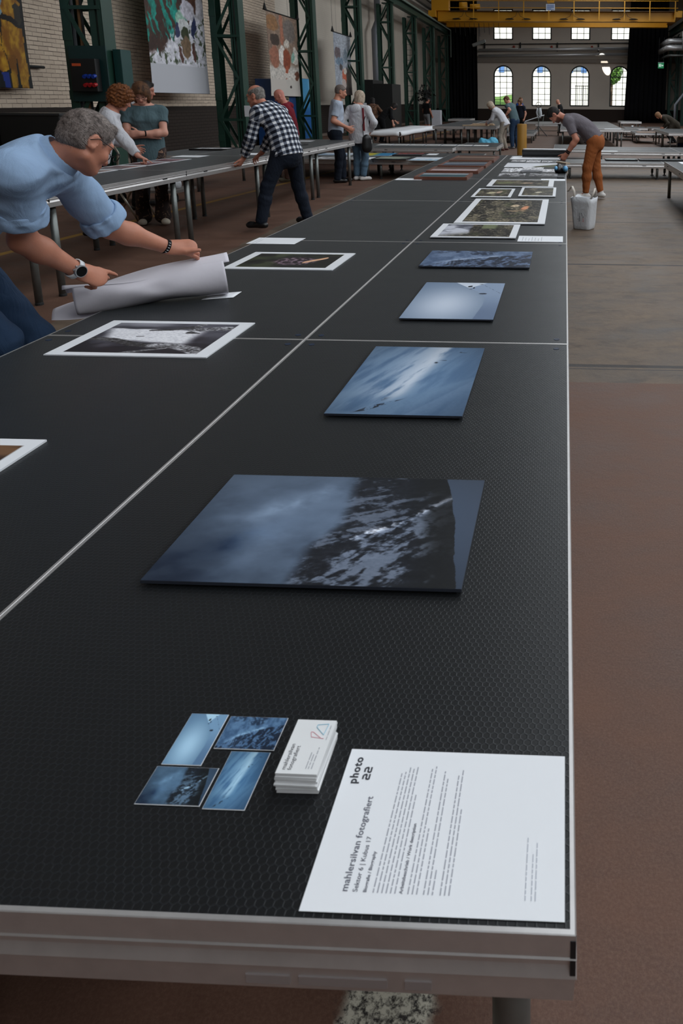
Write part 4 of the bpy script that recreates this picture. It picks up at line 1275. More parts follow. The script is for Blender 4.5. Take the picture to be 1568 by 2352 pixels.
def im_slope(u, v, k=(1, 1, 1)):
    m = fbm(u, v, 22.0, 14, 5); fine = fbm(u, v, 60.0, 24, 4)
    g = np.exp(-(((u - .40) / .40) ** 2 + ((v - .36) / .46) ** 2))
    c = mixc((108, 128, 154), (200, 211, 228), g)
    ub = np.interp(v, [0, .12, .35, .55, .66, .72, 1.0], [.77, .79, .82, .815, .77, .70, .38]) + .006 * (fine - .5)
    f = sm(u - ub, 0, .010)
    c = mixc(c, mixc((104, 122, 150), (142, 160, 186), sm(v + .1 * (1 - u), .1, .75)), f)
    pk = sm(.70 - .9 * (u - .42) - (1 - v) * 1.55 + .02 * m, 0, .03) * f; pk = sm(v - (.76 + .9 * (u - .52)), 0, .02) * f; c = mixc(c, (220, 228, 240), pk * .85)
    for (a, b, rx, ry) in ((.575, .88, .035, .030), (.60, .80, .025, .012), (.775, .665, .055, .022), (.71, .955, .03, .010), (.635, .84, .012, .03)):
        w = np.exp(-(((u - a) / rx) ** 2 + ((v - b) / ry) ** 2)); c = mixc(c, (30, 38, 52), sm(w + .9 * (m - .5) + .5 * (fine - .5), .45, .62))
    ln = sm(.010 - np.abs(v - (.98 - 1.05 * (u - .70))), 0, .006) * (u > .74) * sm(m, .46, .56); c = mixc(c, (60, 74, 96), ln * .8)
    return c * np.array(k)

def im_range(u, v, k=(1, 1, 1)):
    m = fbm(u * 2.2, v, 6.0, 9, 6); b = fbm(u * 1.5, v, 20.0, 29, 5); fine = fbm(u * 1.4, v, 55.0, 39, 4)
    c = mixc((72, 92, 122), (112, 132, 162), sm(m, .3, .7))
    ridge = np.interp(u, [0, .15, .32, .52, .70, .85, 1.0], [.06, .20, .40, .52, .66, .74, .80]) + .05 * (fbm(u * 1.0, u * 0, 10.0, 81, 5) - .5)
    low = sm(ridge - v, -.015, .03)
    a = fbm(u * 4 - v * 1.2, v * 1.1 + u * .5, 7.0, 19, 6); t = sm(.6 * a + .4 * m + .35 * (b - .5) + .2 * (fine - .5), .42, .62)
    c = mixc(c, mixc((28, 38, 56), (96, 116, 148), t) + (fine - .5)[..., None] * 18, low)
    edn = np.exp(-((v - ridge - .035) / .045) ** 2) * sm(u, .1, .3) * (1 - sm(u, .62, .8)); c = mixc(c, (182, 196, 218), edn * .75 * sm(b, .3, .5))
    for (x0, w, y0) in ((.50, .16, .66), (.17, .12, .74)):
        tt = sm(v - y0 - .10 * np.abs(u - x0) / w, -.02, .10) * (1 - sm(np.abs(u - x0), w * .8, w * 1.1)); c = mixc(c, mixc((34, 46, 66), (108, 128, 158), sm(.5 * m + .5 * b + .2 * (fine - .5), .40, .62)), tt * .9)
    ice = np.exp(-(((u - .24) / .09) ** 2 + ((v - .20) / .14) ** 2)) * (.5 + .5 * np.sin(u * 190 + 9 * v)); c = mixc(c, (150, 168, 198), ice * .55)
    return c * np.array(k)

def with_border(fn, bx, by, paper=(236, 238, 242)):
    def g(u, v):
        c = fn(np.clip((u - bx) / (1 - 2 * bx), 0, 1), np.clip((v - by) / (1 - 2 * by), 0, 1))
        ins = (u > bx) & (u < 1 - bx) & (v > by) & (v < 1 - by)
        return np.where(ins[..., None], c, np.array(paper, float))
    return g

def im_animal(u, v):
    m = fbm(u, v, 4.0, 2, 4); fur = fbm(u * 6 + v * 3, v * 14, 9.0, 12, 5); e = fbm(u, v, 10.0, 22, 4)
    c = mixc((26, 26, 34), (92, 92, 102), sm(m + .45 * v + .15 * np.sin(6 * u + 4 * v), .5, 1.0) * .8)
    c = mixc(c, (190, 190, 198), sm(v, .80, .95) * (1 - sm(u, .35, .55)) * .55)
    lo = .42 - .22 * np.clip(u - .1, 0, 1) + .05 * (e - .5); hi = .80 - .06 * u + .04 * (e - .5)
    body = sm(v, lo - .04, lo + .06) * (1 - sm(v, hi - .03, hi + .03)) * sm(u + .3 * (v - .5), .04, .16) * (1 - sm(u, .74, .86))
    c = mixc(c, mixc((206, 206, 214), (246, 246, 250), sm(fur, .25, .6)), body)
    def stroke(pts, w0, w1, a, bb, rough=.5):
        nonlocal c
        for (x1, y1), (x2, y2), wa, wb in zip(pts[:-1], pts[1:], np.linspace(w0, w1, len(pts))[:-1], np.linspace(w0, w1, len(pts))[1:]):
            t = np.clip(((u - x1) * (x2 - x1) + (v - y1) * (y2 - y1)) / ((x2 - x1) ** 2 + (y2 - y1) ** 2), 0, 1)
            d = np.hypot(u - x1 - t * (x2 - x1), (v - y1 - t * (y2 - y1)) * .8) / (wa + (wb - wa) * t)
            k = 1 - sm(d + rough * (fur - .5), .75, 1.05); g = a + (bb - a) * sm(fur + .4 * (e - .5), .3, .7)
            c = mixc(c, np.stack([g, g, g * 1.03], -1), k)
    stroke([(.03, .44), (.20, .40), (.40, .27), (.56, .22)], .045, .05, 24, 110)
    stroke([(.56, .24), (.74, .24), (.90, .14), (1.0, .02)], .055, .085, 40, 200)
    stroke([(.44, .0), (.60, .10), (.70, .16)], .03, .02, 60, 170)
    stroke([(.36, .74), (.52, .78), (.68, .88)], .018, .045, 20, 80)
    stroke([(.70, .78), (.84, .82), (1.0, .86)], .055, .065, 50, 210)
    stroke([(.69, .90), (.71, .98)], .040, .040, 50, 170); stroke([(.70, .68), (.78, .66)], .035, .01, 30, 90); stroke([(.34, .52), (.38, .53)], .012, .012, 80, 110, .2)
    return c

def im_bird(u, v):
    m = fbm(u, v, 3.0, 6, 4); f = fbm(u * 4, v * 2, 8.0, 16, 5)
    c = mixc((24, 26, 24), (62, 68, 48), sm(m + .2 * (1 - abs(u - .3)), .5, .85))
    b = np.exp(-(((u - .55) / .26) ** 2 + ((v - .45) / .32) ** 2)); c = mixc(c, mixc((38, 30, 36), (140, 116, 130), sm(f, .40, .66)), sm(b, .30, .6))
    t = np.clip((u - .66) / .2, 0, 1); d = v - (.36 + .34 * t); w = np.exp(-(d / .085) ** 2) * sm(u, .64, .68) * (1 - sm(u, .84, .90)); c = mixc(c, (232, 180, 144), sm(w, .25, .6))
    return c

def im_forest(seed, lightx=None, tone=(1, 1, 1)):
    def f(u, v):
        m = fbm(u * 1.5, v, 5.0, seed, 6); r = fbm(u * 2 + v, v * 3, 9.0, seed + 7, 5, True); g = fbm(u, v, 40.0, seed + 9, 4)
        c = mixc((14, 14, 12), (112, 104, 84), sm(m + .6 * (g - .5), .34, .78)); c = mixc(c, (184, 170, 148), sm(r + .4 * (g - .5), .72, .88) * .6)
        c = mixc(c, (70, 78, 44), sm(fbm(u, v, 4.0, seed + 3, 4), .55, .75) * .5)
        if lightx is not None:
            for (a, b, rx, ry, col) in lightx:
                w = np.exp(-(((u - a - .25 * (v - b)) / rx) ** 2 + ((v - b) / ry) ** 2)); c = mixc(c, col, sm(w, .3, .7) * sm(r, .35, .6))
        return c * np.array(tone)
    return f

def im_cloudtree(u, v):
    c = im_forest(60)(u, v); m = fbm(u, v, 4.0, 70, 5)
    sky = sm(.42 + .06 * (m - .5) - u, 0, .05) * sm(v + .6 * (.4 - u), .0, .5); c = mixc(c, mixc((84, 86, 98), (206, 208, 218), sm(m, .35, .7)), sky)
    s = sm(v, .62, .68) * sm(u, .52, .55) * (1 - sm(u, .72, .78)); c = mixc(c, (112, 120, 88), s)
    w = fbm(u * 2 - v * 2, v, 8.0, 73, 5, True); c = mixc(c, (196, 170, 140), sm(w, .85, .95) * np.exp(-((u - .58) / .16) ** 2))
    return c

def im_two(a, b, seed=0, h=.5):
    def f(u, v):
        m = fbm(u * 2, v, 4.0, seed, 5); return mixc(a, b, sm(m + (v - .5) * .6, h - .18, h + .18))
    return f

def board(name, cx, cy, w, d, z, fn, nx, ny, label, cat='print', group=None, rz=0.0, th=.006, edge=BOARD, lift=0.0, mat=None):
    """a printed sheet on a thin board lying on a table: board part + picture part"""
    t = thing(name, label, cat, (cx, cy, z), rz, group)
    MB().span((-w / 2, -d / 2, lift), (w / 2, d / 2, lift + th)).build('backing_board', edge, t)
    me = picture_mesh(w - .001, d - .001, nx, ny, fn); link('picture', me, mat or PIC, t, (0, 0, lift + th + .0004))
    return t

TEAL = (.86, 1.0, 1.04)
MOUNTED = 'mounted mountain prints'
board('photo_print', .498, .754, .600, .397, TM, im_mountain, 420, 280, 'largest nearest blue mountain print with snow-streaked dark rock', group=MOUNTED, edge=DARKCORE, lift=.006)
board('photo_print', .497, 1.605, .398, .592, TM, im_cloud, 260, 380, 'tall blue print of wind-blown snow cloud over a slope, second from the camera', group=MOUNTED, edge=DARKCORE, lift=.006)
board('photo_print', .497, 2.568, .390, .620, TM, im_slope, 220, 340, 'pale blue print of a smooth snow slope with a little dark rock', group=MOUNTED, edge=DARKCORE, lift=.006)
board('photo_print', .492, 3.453, .604, .430, TM, im_range, 320, 200, 'wide dark blue print of a jagged mountain range', group=MOUNTED, edge=DARKCORE, lift=.006)
# postcards with small versions
def rotim(fn): return lambda u, v: fn(u, v)
PC = 'four blue postcards in a pinwheel'
for nm, cx, cy, w, d, fn, lab in (('postcard', .4655, .231, .055, .085, im_slope, 'upright postcard of a smooth snow slope, upper left of the four postcards'),
                                 ('postcard', .540, .2435, .085, .055, im_range, 'wide postcard of a mountain range, upper right of the four postcards'),
                                 ('postcard', .477, .158, .085, .055, im_mountain, 'wide postcard of a rocky mountain flank, lower left of the four postcards'),
                                 ('postcard', .552, .170, .055, .085, im_cloud, 'upright postcard of wind-blown snow, lower right of the four postcards')):
    board(nm, cx, cy, w, d, TM, lambda u, v, fn=fn: fn(u, v, TEAL), 150, 150, lab, 'postcard', PC, th=.0006, edge=PAPER)

FINE = M('fine grey print', (150, 152, 162), .8)
# ---- A4 information sheet
t = thing('info_sheet', 'white information sheet with printed text at the near right corner of the table', 'paper', (.839, .118, TM))
MB().span((-.1485, -.105, 0), (.1485, .105, .0006)).build('paper_sheet', PAPER, t)
def up_text(s, size, x, y, mat, name, bold=0.0, spacing=1.0):
    # lines run away from the viewer: turn by +90 degrees
    return text_mesh(s, size, mat, name, t, Matrix.Translation((x, y, .0009)) @ Matrix.Rotation(PI / 2, 4, 'Z'), bold, spacing=spacing)
up_text('photo', .0150, -.1285, .052, INK, 'logo_lettering', .0005, 1.12)
m = MB()
for k in (0, 1):   # the two stylised 2s under the word
    x0, y0 = -.1225, .058 + .0105 * k
    pth = [(x0 + .0012, y0 + .0012), (x0 + .0012, y0 + .007), (x0 + .0055, y0 + .0085), (x0 + .0055, y0 + .0015), (x0 + .0095, y0 + .0012), (x0 + .0095, y0 + .009)]
    for a, b in zip(pth[:-1], pth[1:]): m.bar((a[0], a[1], .0009), (b[0], b[1], .0009), .0022, .0002)
m.build('logo_numerals', INK, t)
HEAD = M('dark grey heading print', (92, 94, 106), .8)
up_text('mahlersilvan fotografiert', .0115, -.1005, -.083, HEAD, 'heading', .00018, 1.03)
up_text('Sektor 6 | Kubus 17', .0080, -.0890, -.083, HEAD, 'subheading', .0001)
up_text('Biografie / Biography', .0056, -.0785, -.083, HEAD, 'biography_heading', .00012)
up_text('Arbeitsbeschrieb / Work description', .0056, -.0370, -.083, HEAD, 'work_heading', .00012)
def text_lines(root, lines, mat, z=.0009, seed=1, w=.0013):
    """illegible small print: broken strokes the length of words, running in +y"""
    rs = random.Random(seed); m = MB()
    for x, y0, y1 in lines:
        y = y0
        while y < y1 - .003:
            L = min(rs.uniform(.0035, .012), y1 - y); m.span((x - w / 2, y, z), (x + w / 2, y + L, z + .0001)); y += L + .0016
    return m.build('small_print', mat, root)
text_lines(t, [(-.0705, -.083, .072), (-.0655, -.083, .075), (-.0605, -.083, .079), (-.0555, -.083, .077), (-.0505, -.083, .082), (-.0455, -.083, .040),
               (-.0305, -.083, .078), (-.0255, -.083, .082), (-.0205, -.083, -.005), (-.0125, -.083, .075), (-.0075, -.083, .064), (-.0025, -.083, -.055),
               (.0065, -.083, .074), (.0115, -.083, .078), (.0165, -.083, .025)], FINE)
text_lines(t, [(.1035, -.085, -.012), (.1105, -.085, -.032), (.1150, -.085, -.018)], M('pale grey ink', (176, 180, 190), .8), seed=4, w=.0011)

# ---- stack of business cards: about a dozen separate cards show at the edges
rs = random.Random(5)
CARD = M('card stock', (226, 227, 228), .7, 0, .03)
for i in range(12):
    z = TM + i * .0026
    top = i == 11
    o = MB().span((-.0275, -.0425, 0), (.0275, .0425, .00235)).build('business_card', CARD, None)
    o.location = (.6375 + rs.uniform(-.0008, .0008), .196 + rs.uniform(-.0012, .0012), z); o.rotation_euler = (0, 0, rs.uniform(-.02, .02))
    if i == 5: o.location.x -= .0012; o.location.y -= .001
    lab = 'white business card on top of the stack, with text and a line logo' if top else ('white business card at the very bottom of the stack' if i == 0 else 'plain white business card within the stack, only its edge showing')
    tag(o, lab, 'business card', 'stack of business cards')
    if top:
        cz = .0027; o.rotation_euler = (0, 0, 0)
        R = lambda x, y: Matrix.Translation((x, y, cz)) @ Matrix.Rotation(PI / 2, 4, 'Z')
        text_mesh('mahlersilvan', .0080, INK, 'card_name', o, R(-.0165, -.0375))
        text_mesh('fotografiert', .0080, INK, 'card_name', o, R(-.0085, -.0375))
        text_lines(o, [(.010, -.035, -.006), (.0135, -.035, -.010), (.0175, -.035, -.002)], GREYINK, cz, 2, .0008)
        text_lines(o, [(.0225, .010, .036)], GREYINK, cz, 3, .0006)
        LB = M('logo blue line', (150, 196, 216), .7); LR = M('logo red line', (226, 176, 184), .7)
        m = MB(); P = [(.0185, .034), (.0165, .018), (.0035, .030), (.0035, .034), (.0185, .036)]
        for a, b in zip(P, P[1:] + P[:1]): m.tube([(a[0], a[1], cz), (b[0], b[1], cz)], .0005, 5)
        m.build('logo_line', LB, o)
        m = MB(); P = [(.0185, .012), (.0010, .014), (-.0020, .022), (.0015, .022), (.0155, .012)]
        for a, b in zip(P, P[1:]): m.tube([(a[0], a[1], cz), (b[0], b[1], cz)], .0005, 5)
        m.build('logo_line', LR, o)

# ---- left column of the middle table
board('photo_print', -.562, 1.982, .584, .415, TM, with_border(im_animal, .085, .075), 360, 240, 'black and white close-up print with a broad white border, near the rolled sheet', group='bordered prints on the left', th=.004)
board('photo_print', -.555, 3.373, .600, .445, TM, with_border(im_bird, .085, .10), 260, 180, 'dark bordered print with an orange beak shape, beyond the rolled sheet', group='bordered prints on the left', th=.004)
board('photo_print', -.755, 1.030, .745, .190, TM, with_border(im_two((60, 42, 32), (120, 88, 62), 3), .05, .19), 120, 60, 'bordered brown print cut by the left picture edge', group='bordered prints on the left', th=.005)
def sheet(name, cx, cy, w, d, z, label, rz=0.0, group=None, lines=0, th=.0008):
    t = thing(name, label, 'paper', (cx, cy, z), rz, group)
    MB().span((-w / 2, -d / 2, 0), (w / 2, d / 2, th)).build('paper_sheet', PAPER, t)
    if lines:
        m = MB()
        for i in range(lines): m.span((-w * .40 + i * w * .07, -d * .38, th + .0002), (-w * .40 + i * w * .07 + .0022, d * (.30 - .12 * (i % 3)), th + .0003))
        m.build('small_print', GREYINK, t)
    return t
sheet('info_sheet', -.877, 3.972, .310, .210, TM, 'white sheet on the left edge of the table near the plaid man', 0, 'loose white sheets', 2)
sheet('info_sheet', .824, 4.16, .297, .205, TM, 'white text sheet at the right table edge in front of the forest prints', 0, 'loose white sheets', 7)
sheet('info_sheet', .845, 7.97, .285, .205, TM, 'white sheet at the right table edge beyond the forest prints', 0, 'loose white sheets', 4)
sheet('info_sheet', -.828, 7.88, .31, .19, TM, 'white sheet in front of the wooden frames', 0, 'loose white sheets', 2)
# ---- forest prints
FG = 'bordered forest prints'
def bd(cx, cy, w, d, fn, lab, nx=300, ny=260, bx=.08, by=.07): board('photo_print', cx, cy, w, d, TM, with_border(fn, bx, by), nx, ny, lab, group=FG, lift=.006, th=.005)
bd(.376, 4.40, .568, .545, im_cloudtree, 'forest print with a cloudy sky and fungus, nearest of the forest prints', by=.055)
bd(.498, 5.417, .676, 1.405, im_forest(80, [(.60, .68, .08, .08, (214, 190, 160)), (.76, .58, .06, .13, (222, 152, 112)), (.66, .45, .2, .04, (150, 128, 100))]), 'largest forest print with an orange bracket fungus', 240, 260, by=.045)
bd(.283, 6.592, .376, .70, im_forest(90, [(.42, .45, .18, .16, (206, 196, 160)), (.66, .55, .10, .2, (200, 172, 150))]), 'small forest print on the left with pale fungi')
bd(.715, 6.714, .358, .75, im_forest(100, [(.52, .40, .14, .10, (220, 212, 190))]), 'small forest print on the right with one pale spot')
bd(.502, 7.50, .715, .70, im_forest(110, [(.62, .5, .12, .10, (210, 176, 150)), (.2, .5, .2, .2, (120, 122, 84))]), 'wide farthest forest print lying before the loose prints', by=.06)

# ---- wooden framed pictures
WOOD = M('reddish wood frame', (112, 70, 56), .45, 0, .25, 20)
def framed(cx, cy, w, d, z, fn, label, group, mat=WOOD, fw=.03, fh=.035, cat='framed picture', rz=0.0, nx=80, ny=60):
    t = thing('framed_picture', label, cat, (cx, cy, z), rz, group)
    m = MB().span((-w / 2, -d / 2, 0), (w / 2, -d / 2 + fw, fh)).span((-w / 2, d / 2 - fw, 0), (w / 2, d / 2, fh)).span((-w / 2, -d / 2 + fw, 0), (-w / 2 + fw, d / 2 - fw, fh)).span((w / 2 - fw, -d / 2 + fw, 0), (w / 2, d / 2 - fw, fh))
    m.build('frame', mat, t)
    MB().span((-w / 2 + fw, -d / 2 + fw, 0), (w / 2 - fw, d / 2 - fw, fh - .008)).build('backing_board', DARKCORE, t)
    me = picture_mesh(w - 2 * fw, d - 2 * fw, nx, ny, fn); link('picture', me, PIC, t, (0, 0, fh - .0075))
def im_sea(a, b, c, y, seed):
    def f(u, v):
        m = fbm(u * 3, v, 4.0, seed, 5); o = mixc(a, b, sm(v + .15 * (m - .5), .3, .8)); w = np.exp(-((v - y - .1 * (u - .5)) / .09) ** 2); return mixc(o, c, w * .9)
    return f
WG = 'wooden framed pictures on the far left half'
framed(-.46, 8.12, .62, .56, TM, im_sea((44, 86, 96), (150, 160, 168), (16, 34, 40), .55, 1), 'framed picture of dark teal water, nearest of the wooden frames', WG)
framed(-.44, 8.95, .66, .68, TM, im_sea((150, 128, 128), (84, 62, 54), (210, 190, 192), .35, 2), 'framed picture with a pale pink haze, second wooden frame', WG)
framed(-.43, 9.85, .66, .86, TM, im_sea((70, 78, 92), (60, 48, 42), (150, 170, 190), .6, 3), 'framed picture with blue patches, third wooden frame', WG)
framed(-.42, 10.85, .68, .95, TM, im_sea((92, 66, 52), (120, 96, 84), (60, 40, 34), .4, 4), 'framed brown picture, farthest wooden frame', WG)

# ---- loose small prints in the far right part of the middle table
LOOSE_N = [0]
def loose(cx, cy, w, d, fn, lab, z=TM, nx=70, ny=50, th=.0012, cat='print', group='loose prints at the far end'):
    LOOSE_N[0] += 1
    if th < .002: z = z + .0017 * (LOOSE_N[0] % 3)
    board('photo_print', cx, cy, w, d, z, fn, nx, ny, lab, cat, group, th=th, edge=PAPER)
def gw(a, b, s):
    def f(u, v):
        m = fbm(u * 2, v * 1.2, 4.0, s, 6); q = sm(m + (v - .5) * .3, .40, .56); c = mixc((a, a, a + 4), (b, b, b + 4), q)
        return mixc(c, (a * .35, a * .35, a * .38), sm(fbm(u * 2.5, v * 1.5, 6.0, s + 50, 5), .58, .66) * .8)
    return f
loose(.325, 8.50, .33, .42, gw(70, 200, 31), 'loose grey cloudy print, nearest left of the loose prints')
loose(.715, 8.50, .35, .42, gw(70, 165, 32), 'loose dark rocky print, nearest right of the loose prints')
loose(.285, 9.18, .26, .62, gw(160, 246, 33), 'loose white and grey print in the left of the second row')
loose(.545, 9.42, .29, .42, gw(214, 246, 34), 'loose mostly white print in the middle of the second row')
loose(.545, 8.98, .29, .30, im_two((44, 46, 52), (150, 152, 158), 35), 'loose dark print with white spots')
loose(.76, 9.15, .27, .42, gw(196, 246, 36), 'loose white print at the right of the second row')
def im_hill(u, v):
    m = fbm(u * 2, v, 4.0, 44, 5); c = mixc((232, 234, 240), (150, 152, 158), sm(v, .75, 1.0))
    hl = sm(.1 + 1.1 * (u - .55) + .1 * (m - .5) - (v - .1), 0, .12) * sm(u, .5, .62); return mixc(c, mixc((52, 56, 40), (96, 100, 70), m), hl)
loose(.50, 10.02, .74, .78, im_hill, 'large loose print of a grey-green hill under a white sky')
loose(.27, 10.70, .22, .34, gw(150, 246, 37), 'loose small white print, left in the far row')
loose(.50, 10.72, .22, .40, gw(190, 246, 38), 'loose small white print, middle of the far row')
loose(.75, 10.68, .24, .36, gw(130, 240, 39), 'loose small grey print, right of the far row')
# sheet and rolled print at the far end
t = thing('paper_sheet', 'long white sheet with a curling corner at the far end of the middle table', 'paper', (.56, 11.40, TM + .002))
P = []
for i in range(25):
    x = -.46 + .98 * i / 24; row = []
    for j in range(9):
        y = -.34 + .68 * j / 8; c = max(0.0, x - .34) ; row.append((x - 1.2 * c * c, y, .0 + 1.5 * c * c * 1.6))
    P.append(row)
MB().grid(P).build('sheet', PAPER, t, smooth=True, solid=.001)
t = thing('rolled_print', 'half rolled print with black picture side and white back at the far table end', 'print', (.64, 11.50, TM + .006))
P = []
for i in range(33):
    x = -.36 + .72 * i / 32; row = []
    for j in range(17):
        a = -2.0 + 3.6 * j / 16; row.append((x, -.062 * math.cos(a - .5), .064 + .062 * math.sin(a)))
    P.append(row)
MB().grid(P).build('dark_face', M('black print face', (22, 22, 25), .35), t, smooth=True, solid=.0012)
P = [[(-.345 + .70 * i / 12, .0 + .12 * j / 6, .126 + .012 * math.sin(j * .5)) for j in range(7)] for i in range(13)]
MB().grid(P).build('white_back', PAPER, t, smooth=True, solid=.0012)
# black and blue pouch, dark phone-like slab
t = thing('camera_pouch', 'black and light blue lumpy pouch at the right table edge near the bending man', 'pouch', (.93, 8.85, TM))
S = SDF((-.14, -.2, -.02), (.14, .25, .2), .006); S.ell((-.03, 0, .045), (.055, .10, .060), None, .03); S.ell((.045, .03, .04), (.045, .09, .052), None, .02); S.ell((-.02, .02, .085), (.03, .06, .03), None, .02); S.plane((0, 0, .001), (0, 0, -1))
S.build('pouch_body', M('black nylon', (16, 17, 20), .45), t)
for c, r in (((-.062, -.055, .064), (.026, .060, .030)), ((.058, -.045, .058), (.034, .062, .040))):
    S = SDF((-.15, -.2, -.02), (.15, .25, .2), .005); S.ell(c, r); S.build('blue_panel', M('light blue shell', (96, 160, 204), .3), t)
tag(MB().span((.89, 8.17, TM), (.975, 8.33, TM + .012)).build('phone', M('dark slab', (60, 62, 66), .3), bevel=.003), 'dark flat phone lying by the pouch at the right edge', 'phone')
tag(MB().box((.955, 10.35, TM + .012), (.07, .30, .02), Matrix.Rotation(.5, 3, 'Z')).build('folded_rule', M('pale wood', (190, 172, 150), .6)), 'pale folded rule under the hands of the bending man', 'tool')

# ---- prints on the narrow left table
NG = 'prints along the back of the narrow left table'
TB = .8
for i, (cx, cy, a) in enumerate(((-3.62, 5.75, 40), (-3.62, 6.32, 60), (-3.62, 6.82, 90), (-3.62, 7.30, 120), (-3.62, 7.78, 150))):
    board('photo_print', cx, cy, .33, .44, TB, with_border(im_two((60 + 9 * i, 66, 70), (150, 132 - 6 * i, 118), 50 + i), .08, .07), 50, 60, f'small white-bordered print on the narrow left table, {ORD[i]} from the camera', group=NG, th=.003)
sheet('info_sheet', -3.70, 8.45, .36, .30, TB, 'white sheet behind the last print of the narrow left table', 0, 'white sheets on the narrow left table')
sheet('info_sheet', -3.12, 8.95, .21, .32, TB, 'white sheet beside the hand of the plaid man', 0, 'white sheets on the narrow left table')
sheet('info_sheet', -3.60, 12.2, .34, .26, TB, 'white sheet at the far end of the narrow left table', 0, 'white sheets on the narrow left table')
BLKF = M('black picture frame', (18, 18, 20), .4)
framed(-3.32, 10.75, .46, .50, TB, gw(120, 235, 61), 'black framed light picture behind the back of the plaid man', 'black framed pictures', BLKF, .02, .025)
framed(-5.45, 12.75, .70, .50, .6, gw(150, 230, 62), 'black framed light picture on the deck under the second banner', 'black framed pictures', BLKF, .025, .03)
# ---- prints on the low cross decks
Lz = .38
def low(cx, cy, w, d, fn, lab, z=Lz, g='prints on the low cross decks'): loose(cx, cy, w, d, fn, lab, z, 60, 40, .004, 'print', g)
low(-3.38, 13.85, 1.1, .62, with_border(gw(120, 220, 71), .07, .09), 'white-bordered pale print, left of the front row on the low decks')
framed(-2.42, 13.90, .68, .78, Lz, im_two((92, 100, 96), (150, 156, 140), 72), 'black framed grey-green picture in the front row of the low decks', 'black framed pictures', BLKF, .03, .02)
low(-1.72, 13.85, .60, .80, im_two((150, 190, 214), (226, 232, 240), 73, .35), 'pale blue sky print, right in the front row of the low decks')
def im_yb(u, v): return mixc((186, 172, 44), (42, 128, 176), sm(u + .2 * fbm(u, v, 4.0, 3), .45, .7))
low(-3.02, 14.98, .72, .78, im_yb, 'yellow and blue print, left in the back row of the low decks')
framed(-2.30, 14.98, .62, .70, Lz, im_two((50, 46, 54), (168, 84, 80), 75, .62), 'dark framed picture with red shapes in the back row of the low decks', 'black framed pictures', BLKF, .025, .02)
low(-3.85, 14.98, .70, .70, im_two((120, 150, 180), (214, 220, 226), 76), 'light blue print behind the legs of the couple')
sheet('info_sheet', -1.86, 15.2, .22, .40, Lz, 'white sheet behind the framed pictures on the low decks', 0, 'loose white sheets')
for i in range(7):
    board('photo_print', -3.62 + .41 * i, 18.25, .37, .45, .4, with_border(im_two((190, 186, 178), (232, 232, 232), 80 + i), .06, .06), 20, 20, f'pale print in the row of white sheets, {ORD[i]} from the left', group='row of white sheets on the low decks', th=.003)
framed(2.15, 14.78, .66, .36, .32, im_two((90, 116, 116), (196, 206, 204), 91), 'black framed pale picture on the low deck behind the orange trousers', 'black framed pictures', BLKF, .03, .03)
framed(2.98, 14.78, .92, .36, .32, im_two((34, 38, 42), (70, 76, 80), 92), 'black framed dark picture on the low deck at the right', 'black framed pictures', BLKF, .03, .03)
sheet('info_sheet', 2.95, 11.05, .32, .42, .57, 'white sheet on the deck at the right picture edge', 0, 'loose white sheets')
sheet('info_sheet', 2.0, 17.25, .5, .25, .35, 'white sheet on the low deck left of the orange trousers', 0, 'loose white sheets')
sheet('info_sheet', 2.55, 23.9, .55, .4, .65, 'white sheet on the tall right table behind the orange trousers', 0, 'loose white sheets')
# far bits
WOODP = M('pale wood board', (176, 150, 122), .6, 0, .15)
for i, (x, y, w, d, z) in enumerate(((-1.95, 23.75, .85, .30, 0), (-1.80, 24.4, .8, .5, .0), (-1.78, 24.42, .7, .35, .03))):
    tag(MB().span((x - w / 2, y - d / 2, .72 + z), (x + w / 2, y + d / 2, .75 + z)).build('wood_board', WOODP, bevel=.003), f'pale wooden board in front of the bending woman in white, {("front", "rear", "topmost")[i]} one', 'board', 'wooden boards on the tall left table')
t = thing('paper_cover', 'white paper draped over the table beside the reaching person in black', 'paper', (-4.7, 22.6, .56))
P = []
for i in range(21):
    y = -.10 + 5.9 * i / 20; row = []
    for x, z in ((-.55, .012), (-.2, .008), (.1, .010), (.36, .014), (.47, .012), (.54, -.02), (.56, -.10), (.50, -.16)):
        row.append((x + .06 * y / 2, y, z + .006 * math.sin(3 * y + 5 * x)))
    P.append(row)
MB().grid(P).build('sheet', PAPER, t, smooth=True, solid=.002)
P = [[(-.55 + 1.05 * i / 10, y, z + .008 * math.sin(i)) for y, z in ((-.10, .012), (-.16, -.01), (-.18, -.09), (-.12, -.15))] for i in range(11)]
MB().grid(P).build('front_fold', PAPER, t, smooth=True, solid=.002)
tag(MB().grid([[(-4.30 + .9 * i / 8, 28.9 + 1.6 * j / 6, .458 + .05 * math.sin(i * .8) * math.sin(j * .9) + .05) for j in range(7)] for i in range(9)]).build('wrapping_paper', M('brown wrapping paper', (170, 136, 110), .7), smooth=True, solid=.004), 'crumpled brown wrapping paper on the low deck by the white table', 'paper')
tag(MB().grid([[(3.7 + .8 * i / 4, 27.4 + .9 * j / 4, .412) for j in range(5)] for i in range(5)]).build('wrapping_paper', M('dull brown sheet', (150, 120, 100), .7), solid=.004), 'brown sheet on the low deck near the person in the dark coat', 'paper')
t = thing('tilted_panel', 'white panel propped at an angle on the far deck behind the yellow post', 'panel', (-.1, 33.9, .62))
MB().bar((-.75, 0, .02), (.10, 0, .30), .9, .03, (0, 0, 1)).build('panel', BOARD, t)
MB().bar((.05, 0, 0), (.09, 0, .28), .5, .02, (1, 0, 0)).build('strut', STEEL, t)
tag(MB().lathe([(0, 0), (.035, 0), (.045, .10), (.04, .10), (.03, .02), (0, .02)], (3.95, 32.4, .42), 14).build('cup', PAPER, smooth=True), 'small white cup on the low deck by the right curtain', 'cup')
